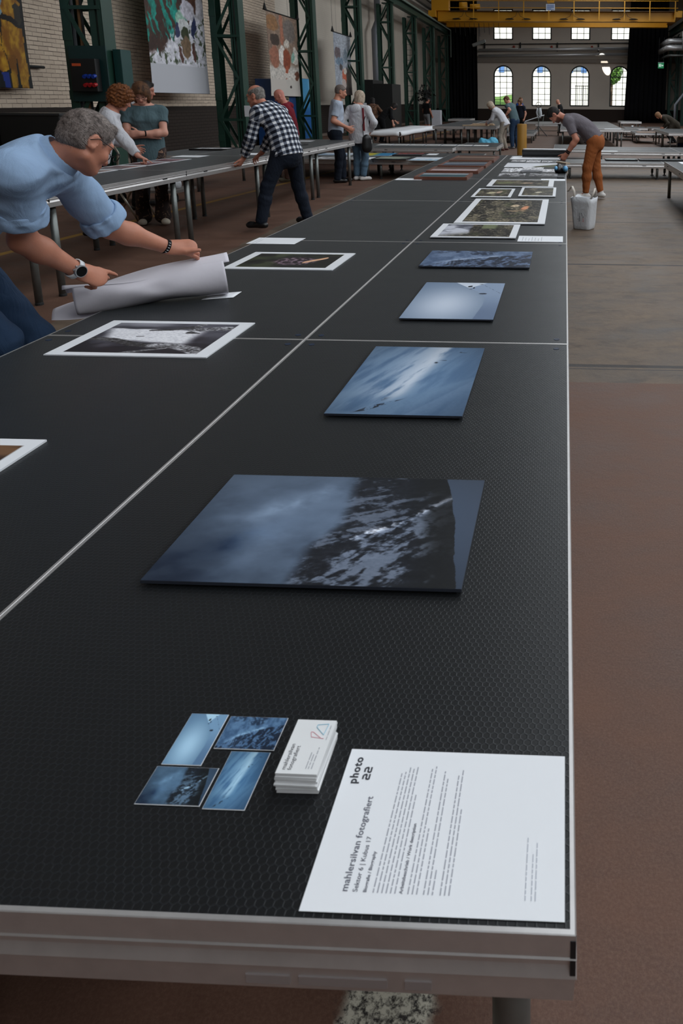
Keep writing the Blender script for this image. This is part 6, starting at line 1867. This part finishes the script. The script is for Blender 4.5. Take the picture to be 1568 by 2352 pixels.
# -- the big curled sheet he holds
t = thing('curled_sheet', 'large white curled paper sheet held over the left table edge by the man in blue', 'paper', (-.85, 2.45, .70))
def sheet_pt(u, a, k=0.0):
    ax = A_(-1.10, 2.33, .655) * (1 - u) + A_(-.585, 2.62, .702) * u
    d = nrm(A_(.515, .29, .047)); sdv = nrm(np.cross(d, A_(0, 0, 1))); upv = np.cross(sdv, d)
    rh = (.052 + .040 * u) ; rw = (.085 + .010 * u) * (1 + k)
    dent = .016 * math.exp(-((u - .52) / .10) ** 2) * math.exp(-((a - .1) / .55) ** 2)
    tw = .02 * math.sin(6 * u + 2 * a) * (1 - u)
    return ax + sdv * (rw * math.cos(a) - dent) + upv * (rh * math.sin(a) + tw) - A_(-.85, 2.45, .70)
wp = NT('translucent drawing paper'); wp.base(lin((214, 210, 218))); wp.set(.7, 0, .2)
wp.b.inputs['Transmission Weight'].default_value = 0.0
wp.bump(wp.noise(wp.obj(), 9.0, 3), .25, .01)
P = []
for i in range(61):
    u = i / 60; row = []
    for j in range(45):
        a = -1.95 + (4.05 + .25 * (1 - u)) * j / 44
        row.append(sheet_pt(u, a))
    P.append(row)
MB().grid(P).build('outer_sheet', wp.m, t, smooth=True, solid=.0006)
P = [[sheet_pt(-.06 + 1.10 * i / 40, .75 + 1.7 * j / 16, -.08) + A_(0, .0, .004) for j in range(17)] for i in range(41)]
MB().grid(P).build('inner_sheet', wp.m, t, smooth=True, solid=.0006)
P = [[sheet_pt(-.16 + .42 * i / 20, -2.6 + 1.5 * j / 12, .10) + A_(0, 0, -.006 - .02 * (1 - i / 20)) for j in range(13)] for i in range(21)]
MB().grid(P).build('sheet_corner', wp.m, t, smooth=True, solid=.0006)
P = [[A_(-.66 + .125 * i / 6, 2.53 + .05 * i / 6 + .09 * j / 4, .6015 + .001 * j) - A_(-.85, 2.45, .70) for j in range(5)] for i in range(7)]
MB().grid(P).build('under_sheet', PAPER, t, smooth=True, solid=.0006)

# -- curly-haired woman pointing at a print
root, J, o = person(dict(H=1.66, pos=(-4.18, 7.35), yaw=-62, lean=24, feet=dict(R=(-4.22, 7.15, -50), L=(-4.28, 7.62, -50)), handR=A_(-3.60, 7.18, .87), handL=A_(-4.0, 7.75, .95),
    elbR=A_(.2, -.6, -.3), headp=28, heady=0, hair='curly', haircol=AUBH, shirt=WHITEC, sleeve=(1.9, 1.9), trousers=BLACKC, shoes=LEATHER, hem=.06, skin=(190, 132, 112), h=.008, hs=1.06, bust=True, pnR=A_(0, 0, -1), fdR=A_(.8, .4, -.5), curlsR=[5, 60, 70, 70]),
    'woman with auburn curls and white cardigan pointing at a small print')
strands(child(root, 'hair'), root, J, o, 2600, .030, AUBH, lift=.7, jit=.9, width=.0012, curl=.9)
# -- man in dark shirt half hidden
root, J, o = person(dict(H=1.74, pos=(-4.86, 9.3), yaw=-70, lean=12, feet=dict(R=(-4.85, 9.12, -70), L=(-4.95, 9.5, -70)), handR=A_(-4.55, 8.98, 1.0), headp=15, hair='short', haircol=BLKH, shirt=NAVYC, sleeve=(.62, .62),
    trousers=BLACKC, shoes=LEATHER, hem=.10, skin=(176, 116, 96), h=.009), 'man in a dark shirt mostly hidden behind the woman in teal')
S = SDF(*bounds([J['SL'], J['P']], .35), .012); c = J['Ch'] + J['rs'] * .10 - J['f'] * .02
S.cap(c + A_(.05, -.10, .16), c + A_(.06, -.14, -.30), .05, .075, .03); S.build('white_bag', WHITEC, root, o)
# -- woman in teal, arms crossed
FLOR = NT('dark floral trousers'); v_ = FLOR.obj(); n_ = FLOR.noise(v_, 13.0, 4, .6, 1.5)
FLOR.base(FLOR.mix(FLOR.ramp(n_, .56, .66), lin((40, 26, 24)), FLOR.mix(FLOR.noise(v_, 7.0), lin((120, 74, 62)), lin((168, 140, 110))))); FLOR.set(.85)
TEALC = cloth('teal grey jersey', (78, 98, 104), .85, .5)
yw = 207; fz = A_(-math.sin(D2R(yw)), math.cos(D2R(yw)), 0); rz_ = A_(math.cos(D2R(yw)), math.sin(D2R(yw)), 0); pc = A_(-4.05, 8.14, 0)
root, J, o = person(dict(H=1.68, pos=(-4.05, 8.14), yaw=yw, lean=3, feet=dict(L=(-3.90, 8.06, yw + 14), R=(-4.15, 8.08, yw - 6)), handL=pc + fz * .23 + rz_ * .05 + A_(0, 0, 1.10), handR=pc + fz * .19 - rz_ * .05 + A_(0, 0, 1.07),
    elbL=-rz_ + A_(0, 0, -.6) + fz * .1, elbR=rz_ + A_(0, 0, -.6) + fz * .1, fdL=rz_ * .9 + fz * -.3, pnL=-fz, fdR=-rz_ * .9 - fz * .35, pnR=-fz, headp=32, heady=-6, hair='bob', haircol=BRH, shirt=TEALC, sleeve=(.55, .55), trousers=FLOR.m,
    shoes=M('cream canvas shoe', (206, 196, 180), .7), hem=.14, flare=.045, skin=(204, 148, 128), h=.007, hh=.007, glasses=GLS, bust=True, girth=1.04, curl=15),
    'woman in a teal t-shirt and floral trousers with crossed arms')
strands(child(root, 'hair'), root, J, o, 2600, .05, BRH, lift=.12, jit=.2, width=.0012, comb=(0, -.1, -1))
band(J['WrL'] - A_(*o) - nrm(J['WrL'] - J['EL']) * .05, nrm(J['WrL'] - J['EL']), .031, .007, .003, 'wristband', BLACKC, root)
# -- man in plaid
PL = NT('black and white plaid cotton'); g_ = PL.n('ShaderNodeAttribute', attribute_name='plaid'); sp_ = PL.n('ShaderNodeSeparateXYZ'); PL.l(g_.outputs['Vector'], sp_.inputs[0])
def stripe(s_): return PL.ramp(PL.math('ABSOLUTE', PL.math('SUBTRACT', PL.math('FRACT', PL.math('MULTIPLY', s_, 1 / .062)), .5)), .20, .27)
sa, sb = stripe(sp_.outputs[0]), stripe(sp_.outputs[1])
both = PL.math('MULTIPLY', sa, sb); any_ = PL.math('MAXIMUM', sa, sb)
PL.base(PL.mix(both, PL.mix(any_, lin((226, 228, 232)), lin((104, 110, 124))), lin((20, 24, 36)))); PL.set(.85, 0, .2)
PL.bump(PL.noise(PL.obj(), 9.0, 3, .5, 1.2), .6, .03)
root, J, o = person(dict(H=1.76, pos=(-2.22, 7.78), yaw=70, lean=42, low=.35, feet=dict(L=(-2.52, 7.60, 82), R=(-2.12, 8.08, 62)), handL=A_(-2.70, 7.72, .845), handR=A_(-2.66, 8.10, .845),
    elbL=A_(.5, -.75, .0), elbR=A_(.6, .7, .1), headp=12, heady=14, hair='fringe', haircol=SILVH, shirt=PL.m, sleeve=(1.88, 1.88), trousers=DENIMD, shoes=LEATHER, hem=.07, skin=(196, 132, 110), h=.007, hh=.007, hc=.009, glasses=GLS, loose=.028,
    fdL=A_(-.45, -.15, -.8), pnL=A_(-.9, .1, .35), fdR=A_(-.8, .1, -.5), pnR=A_(-.2, 0, -1), curl=28, neckf=.55, girth=1.03), 'bald-crowned man in a black and white plaid shirt leaning on the narrow table')
strands(child(root, 'hair'), root, J, o, 2600, .022, SILVH, lift=.4, jit=.4, width=.0011, comb=(0, -.6, -.6))
sh = [c for c in kids(root) if c.name.startswith('shirt')][0]; me = sh.data
V = np.zeros(len(me.vertices) * 3, np.float32); me.vertices.foreach_get('co', V); V = V.reshape(-1, 3) + A_(*o)
ax = nrm(J['N'] - J['P']); uv = np.stack([(V - J['P']) @ ax, (V - J['P']) @ J['rs'], np.zeros(len(V))], 1)
dT = np.linalg.norm((V - J['P']) - ((V - J['P']) @ ax)[:, None] * ax - 0, axis=1)
for k in 'LR':
    for a, b, add in ((J['S' + k], J['E' + k], 0.0), (J['E' + k], J['Wr' + k], .31)):
        d = b - a; L = np.linalg.norm(d); d = d / L; t_ = np.clip((V - a) @ d, 0, L); q = V - a - t_[:, None] * d; dist = np.linalg.norm(q, axis=1)
        sel = (dist < .085) & (t_ > (.10 if add == 0 else 0)); e1 = nrm(np.cross(d, A_(.6, -.8, .1))); uv[sel, 0] = (V[sel] - a) @ d + add; uv[sel, 1] = q[sel] @ e1
at = me.attributes.new('plaid', 'FLOAT_VECTOR', 'POINT'); at.data.foreach_set('vector', uv.astype(np.float32).ravel())
# -- bald man, maroon hoodie
MAR = cloth('maroon hoodie', (116, 26, 40), .9, .6); KHA = cloth('brown trousers', (112, 88, 80), .9, .4)
root, J, o = person(dict(H=1.70, pos=(-4.1, 13.02), yaw=104, lean=10, feet=dict(L=(-4.17, 12.9, 100), R=(-4.05, 13.18, 100)), handL=A_(-4.45, 12.82, 1.10), handR=A_(-4.43, 13.12, 1.08), elbL=A_(.6, -.6, -.5), elbR=A_(.6, .6, -.5), headp=30, hair='bald', shirt=MAR,
    sleeve=(1.92, 1.92), trousers=KHA, shoes=M('grey trainer', (110, 106, 90), .6), hem=.06, loose=.032, skin=(198, 128, 112), h=.009), 'bald man in a maroon hooded sweatshirt looking down')
S = SDF(*bounds([J['N']], .25), .009); c = J['N'] - J['f'] * .055 - A_(0, 0, .03); S.ell(c, (.10, .085, .075), None, .03); S.cap(J['N'] - J['rs'] * .09 - A_(0, 0, .03), J['N'] + J['rs'] * .09 - A_(0, 0, .03), .05, None, .04); S.build('hood', MAR, root, o)
m = MB(); pc = J['Ch'] - A_(*o) - J['rs'] * .12 + J['tf'] * .16
for k in range(4): m.bar(pc + A_(-.01 * k, -.02, -.05 * k), pc + A_(.05 - .01 * k, -.03, -.05 * k - .02), .018, .004, (0, -1, .2))
m.build('print', BTN, root)
# -- man in pale polo
POLO = cloth('pale blue polo', (170, 180, 196), .85, .5)
root, J, o = person(dict(H=1.77, pos=(-3.24, 12.93), yaw=-72, lean=6, feet=dict(R=(-3.22, 12.84, -60), L=(-3.18, 13.06, -95)), handR=A_(-2.98, 12.78, 1.02), handL=A_(-3.08, 13.12, .98), elbR=A_(-.7, -.5, -.3), headp=14, heady=4, hair='crop', haircol=GREYH, shirt=POLO,
    sleeve=(.72, .72), trousers=DENIMD, shoes=LEATHER, hem=.02, skin=(196, 136, 112), h=.009, beard=(.75, .68, .66)), 'man in a pale short-sleeved shirt standing beside the white-jacketed woman')
# -- woman in white hooded jacket, from behind
WJ = cloth('off white parka', (206, 206, 210), .85, .7)
root, J, o = person(dict(H=1.66, pos=(-2.93, 13.36), yaw=-16, lean=4, feet=dict(R=(-2.87, 13.31, -50), L=(-3.0, 13.34, -30)), handR=A_(-2.72, 13.39, .92), handL=A_(-3.1, 13.46, .95), elbR=A_(.8, -.6, -.3), headp=8, hair='bob', haircol=BLOH, shirt=WJ, sleeve=(1.9, 1.9),
    trousers=DENIML, shoes=WHITES, hem=.19, loose=.034, skin=(204, 150, 130), h=.009, flareh=.01, leglen=1.85), 'woman in a white hooded jacket seen from behind with a red strap')
S = SDF(*bounds([J['N']], .26), .009); c = J['N'] - J['f'] * .085 - A_(0, 0, .06); S.ell(c, (.12, .075, .10), None, .03); S.cap(J['N'] - J['rs'] * .09 - A_(0, 0, .02), J['N'] + J['rs'] * .09 - A_(0, 0, .02), .045, None, .04); S.build('hood', WJ, root, o)
m = MB(); b0 = J['SR'] - J['rs'] * .03 - J['f'] * .075 + A_(0, 0, .03) - A_(*o); m.bar(b0 + A_(0, -.05, 0), b0 + A_(.02, -.095, -.42), .035, .012, -J['f']); m.build('red_strap', M('dark red strap', (128, 28, 38), .6), root)
t = thing('shoulder_bag', 'black shoulder bag hanging at the hip of the woman in white', 'bag', (-2.72, 13.12, .62))
S = SDF((-.3, -.3, -.3), (.3, .3, .5), .012); S.cap((0, 0, .02), (0, 0, .18), .10, .085, .03, .6, (.8, .5, 0)); S.build('bag_body', LEATHER, t)
MB().tube([(-.06, 0, .24), (-.08, .02, .42), (-.02, .03, .6)], .008, 6).build('strap', LEATHER, t)
# -- by the fourth column
root, J, o = person(dict(H=1.68, pos=(-6.95, 27.0), yaw=-80, lean=12, feet=dict(R=(-6.95, 26.9), L=(-6.98, 27.15)), handR=A_(-6.50, 26.85, 1.03), handL=A_(-6.48, 27.1, 1.05), elbR=A_(-.5, -.6, -.5), headp=30, hair='short', haircol=SILVH, shirt=BLACKC, sleeve=.6, trousers=BLACKC, shoes=LEATHER, skin=(196, 140, 118), h=.011), 'grey-haired person in a black t-shirt looking at their hands')
PAT = NT('brown patterned blouse'); n_ = PAT.noise(PAT.obj(), 20.0, 3, .6, 1.0); PAT.base(PAT.mix(PAT.ramp(n_, .42, .6), lin((56, 36, 28)), lin((126, 90, 66)))); PAT.set(.9)
root, J, o = person(dict(H=1.62, pos=(-6.35, 27.6), yaw=8, lean=10, feet=dict(R=(-6.25, 27.5), L=(-6.45, 27.5)), headp=20, hair='long', haircol=BLKH, shirt=PAT.m, sleeve=1.85, trousers=BLACKC, shoes=LEATHER, hem=.02, girth=1.12, handR=A_(-6.1, 27.75, 1.0), handL=A_(-6.6, 27.75, 1.0), h=.011), 'dark-haired woman in a brown patterned top seen from behind')
root, J, o = person(dict(H=1.68, pos=(-5.78, 26.6), yaw=-60, lean=52, feet=dict(R=(-5.75, 26.45), L=(-5.85, 26.7)), hip=.86, handR=A_(-5.28, 26.35, .68), handL=A_(-5.3, 26.9, .75), headp=55, hair='bob', haircol=BLKH, shirt=BLACKC, sleeve=(1.7, 1.5), trousers=BLACKC, shoes=LEATHER, hem=.05, h=.011), 'person in black bending to reach the white-covered table')
root, J, o = person(dict(H=1.66, pos=(-5.66, 35.0), yaw=-40, lean=4, feet=dict(R=(-5.58, 34.95), L=(-5.74, 35.0)), headp=10, hair='short', haircol=BLKH, shirt=BLACKC, sleeve=.6, trousers=M('grey shorts cloth', (112, 114, 116), .9), leglen=.95, shoes=LEATHER, hem=.0, skin=(168, 110, 88), h=.013), 'dark-haired figure in black top and grey shorts by the far columns')
# -- couple at the tall left table
WJ2 = cloth('white linen jacket', (204, 204, 210), .85, .6); BEI = cloth('beige trousers', (146, 136, 124), .9, .5)
root, J, o = person(dict(H=1.68, pos=(-.93, 22.75), yaw=78, lean=46, low=.6, hip=.86, feet=dict(L=(-.98, 22.55), R=(-.88, 22.85)), handL=A_(-1.47, 22.85, .83), handR=A_(-1.50, 23.3, .84), headp=42, hair='bob', haircol=BLOH, shirt=WJ2, sleeve=1.92, trousers=BEI, shoes=M('dark red shoe', (84, 40, 36), .6), hem=.12, h=.011, bust=True, elbL=A_(.3, -.3, -.9)), 'blonde woman in a white jacket bending over the tall table')
root, J, o = person(dict(H=1.74, pos=(-.66, 23.6), yaw=60, lean=24, feet=dict(L=(-.72, 23.45), R=(-.58, 23.75)), headp=38, hair='short', haircol=BRH, shirt=TEALC, sleeve=.6, trousers=DENIM, shoes=M('grey sole shoe', (110, 108, 110), .6), hem=.05, handL=A_(-.95, 23.35, 1.05), handR=A_(-1.0, 23.8, .95), h=.011), 'person in a teal t-shirt and jeans behind the bending woman in white')
root, J, o = person(dict(H=1.72, pos=(-1.28, 36.0), yaw=-120, lean=4, feet=dict(L=(-1.2, 36.0), R=(-1.36, 36.0)), headp=8, hair='crop', haircol=BRH, shirt=cloth('bright blue shirt', (28, 66, 140), .8), sleeve=1.9, trousers=NAVYC, shoes=LEATHER, h=.013), 'man in a bright blue shirt far back near the first arched window')
root, J, o = person(dict(H=1.60, pos=(-.93, 31.5), yaw=150, lean=4, feet=dict(L=(-.85, 31.5), R=(-1.0, 31.5)), headp=10, hair='bob', haircol=BRH, shirt=NAVYC, sleeve=.6, trousers=BLACKC, shoes=LEATHER, h=.013), 'dark-haired woman in navy standing in front of the man in blue')
root, J, o = person(dict(H=1.66, pos=(.80, 36.5), yaw=80, lean=14, feet=dict(L=(.75, 36.4), R=(.85, 36.6)), headp=30, hair='bald', shirt=BLACKC, sleeve=.6, trousers=BLACKC, shoes=LEATHER, h=.013), 'bald man in black far behind the head of the orange-trousered man')
# -- man in orange trousers
GT = cloth('grey t-shirt', (104, 98, 104), .9, .5); ORA = cloth('rust orange chinos', (156, 90, 48), .85, .5, 10.0, .12)
root, J, o = person(dict(H=1.78, pos=(1.44, 10.9), yaw=84, lean=72, low=.62, hip=.95, feet=dict(L=(1.31, 10.82, 100), R=(1.56, 10.98, 62)), handL=A_(1.005, 10.72, .715), handR=A_(1.02, 11.05, .70), elbL=A_(.9, -.3, .1), elbR=A_(.9, .3, .1), headp=66, neckf=-.08, flare=-.004, leglen=1.86, hair='short', haircol=BLKH, shirt=GT, sleeve=(.70, .70),
    trousers=ORA, shoes=WHITES, hem=.03, skin=(186, 124, 102), h=.008, hh=.008, beard=(.22, .18, .17), kneef=.6, fdL=A_(-.6, .1, -.75), pnL=A_(-.2, .9, -.2), fdR=A_(-.6, -.1, -.75), pnR=A_(-.2, -.9, -.2), curl=35, girth=1.02), 'bearded man in grey t-shirt and orange trousers bending over the far end of the table')
strands(child(root, 'hair'), root, J, o, 2200, .022, BLKH, lift=.35, jit=.35, width=.0011, comb=(0, .8, .1))
for k, q in (('L', .03), ('L', .055)):
    wd = nrm(J['Wr' + k] - J['E' + k]); band(J['Wr' + k] - A_(*o) - wd * q, wd, .033, .009, .004, 'wristband', BLACKC, root)
up_ = nrm(J['W'] - J['P'])
S = SDF(*bounds([J['P'] + up_ * .07], .25), .009); S.cap(J['P'] + up_ * .055, J['P'] + up_ * .09, .172, .168, .01, .72, J['r'], flatend=True); S.build('belt', BLACKC, root, o)
# -- crouching person in dark coat
COAT = cloth('dark olive coat', (50, 44, 36), .9, .5)
root, J, o = person(dict(H=1.66, pos=(5.12, 27.9), yaw=84, lean=74, low=.7, hip=.74, feet=dict(L=(5.05, 27.8), R=(5.2, 28.0)), handL=A_(4.72, 27.75, .58), handR=A_(4.7, 28.05, .58), headp=50, hair='bob', haircol=hair_material('light brown hair', (96, 66, 44), (156, 116, 82)), shirt=COAT, sleeve=1.92, trousers=BLACKC, shoes=LEATHER, hem=.30, loose=.04, h=.012), 'person in a dark coat stooping over a deck at the far right')
# ------------------------------------------------------------------ light
def area(name, loc, rot, sx, sy, power, col=(1, 1, 1)):
    L = bpy.data.lights.new(name, 'AREA'); L.shape = 'RECTANGLE'; L.size = sx; L.size_y = sy; L.energy = power; L.color = col
    o = bpy.data.objects.new(name, L); C.objects.link(o); o.location = loc; o.rotation_euler = rot
    return o
area('skylight_right', (3.9, 19.5, ZC + .09), (0, 0, 0), 4.5, 64.5, 3000, (.89, .95, 1.0))
area('skylight_left', (-5.4, 19.5, ZC + .09), (0, 0, 0), 2.3, 64.5, 180, (.95, .98, 1.0))
area('side_fill_right', (XR - .12, 15.0, 6.5), (0, D2R(80), 0), 4.2, 54.0, 3700, (.93, .97, 1.0))  # fill lamp added along the unseen right wall to brighten the left wall
S_ = bpy.data.lights.new('sun', 'SUN'); S_.energy = 5.0; S_.angle = D2R(.6); S_.color = (1, .96, .88)
so = bpy.data.objects.new('sun', S_); C.objects.link(so); so.rotation_euler = (D2R(52), 0, D2R(-24)); so.location = (0, -10, 30)
sp = bpy.data.lights.new('sun_patch_spot', 'SPOT'); sp.energy = 9000; sp.spot_size = D2R(5.0); sp.spot_blend = .12; sp.shadow_soft_size = .02; sp.color = (1, .97, .9)  # spot added for the sun patch on the far wall; the roof has no gap
po = bpy.data.objects.new('sun_patch_spot', sp); C.objects.link(po); po.location = (2.0, 55.2, 9.4)
po.rotation_euler = (Vector((4.15, 59.0, 4.15)) - po.location).to_track_quat('-Z', 'Y').to_euler()

w = bpy.data.worlds.new('sky'); bpy.context.scene.world = w; w.use_nodes = True
nt = w.node_tree; bg = nt.nodes['Background']
sk = nt.nodes.new('ShaderNodeTexSky'); sk.sky_type = 'HOSEK_WILKIE' if 'HOSEK_WILKIE' in [i.identifier for i in sk.bl_rna.properties['sky_type'].enum_items] else sk.sky_type
mxn = nt.nodes.new('ShaderNodeMix'); mxn.data_type = 'RGBA'; mxn.inputs[0].default_value = .6
nt.links.new(sk.outputs[0], mxn.inputs[6]); mxn.inputs[7].default_value = (.92, .96, 1.0, 1)
nt.links.new(mxn.outputs[2], bg.inputs[0]); bg.inputs[1].default_value = 2.0

# ------------------------------------------------------------------ camera
cam = bpy.data.cameras.new('camera'); co = bpy.data.objects.new('camera', cam); C.objects.link(co)
FPX, CX, CY = 1685.9, 1238.94, 587.3
cam.sensor_fit = 'VERTICAL'; cam.sensor_height = 36.0; cam.sensor_width = 24.0
cam.lens = FPX / 2352 * 36.0
cam.shift_x = (784 - CX) / 2352; cam.shift_y = (CY - 1176) / 2352
pitch, yaw, roll = .2057, .0328, .0067
cp, sp_, cyw, syw = math.cos(pitch), math.sin(pitch), math.cos(yaw), math.sin(yaw)
F = Vector((-syw * cp, cyw * cp, -sp_)); Rr = Vector((cyw, syw, 0)); U = Rr.cross(F)
R2 = Rr * math.cos(roll) + U * math.sin(roll); U2 = -Rr * math.sin(roll) + U * math.cos(roll)
M3 = Matrix((R2, U2, -F)).transposed()
co.matrix_world = Matrix.Translation((.976, -.631, .6 + .8865)) @ M3.to_4x4()
cam.clip_start = .05; cam.clip_end = 400
cam.dof.use_dof = True; cam.dof.focus_distance = 3.6; cam.dof.aperture_fstop = 11.0
sc = bpy.context.scene; sc.camera = co
sc.view_settings.view_transform = 'Standard'; sc.view_settings.look = 'None'; sc.view_settings.gamma = 1; sc.view_settings.use_curve_mapping = False
sc.view_settings.exposure = -0.06
sc.cycles.max_bounces = 6; sc.cycles.diffuse_bounces = 3; sc.cycles.glossy_bounces = 3; sc.cycles.transparent_max_bounces = 6
sc.cycles.sample_clamp_indirect = 6.0; sc.cycles.caustics_reflective = False; sc.cycles.caustics_refractive = False
sc.cycles.adaptive_threshold = .03
try: sc.cycles.use_denoising = True
except Exception: pass
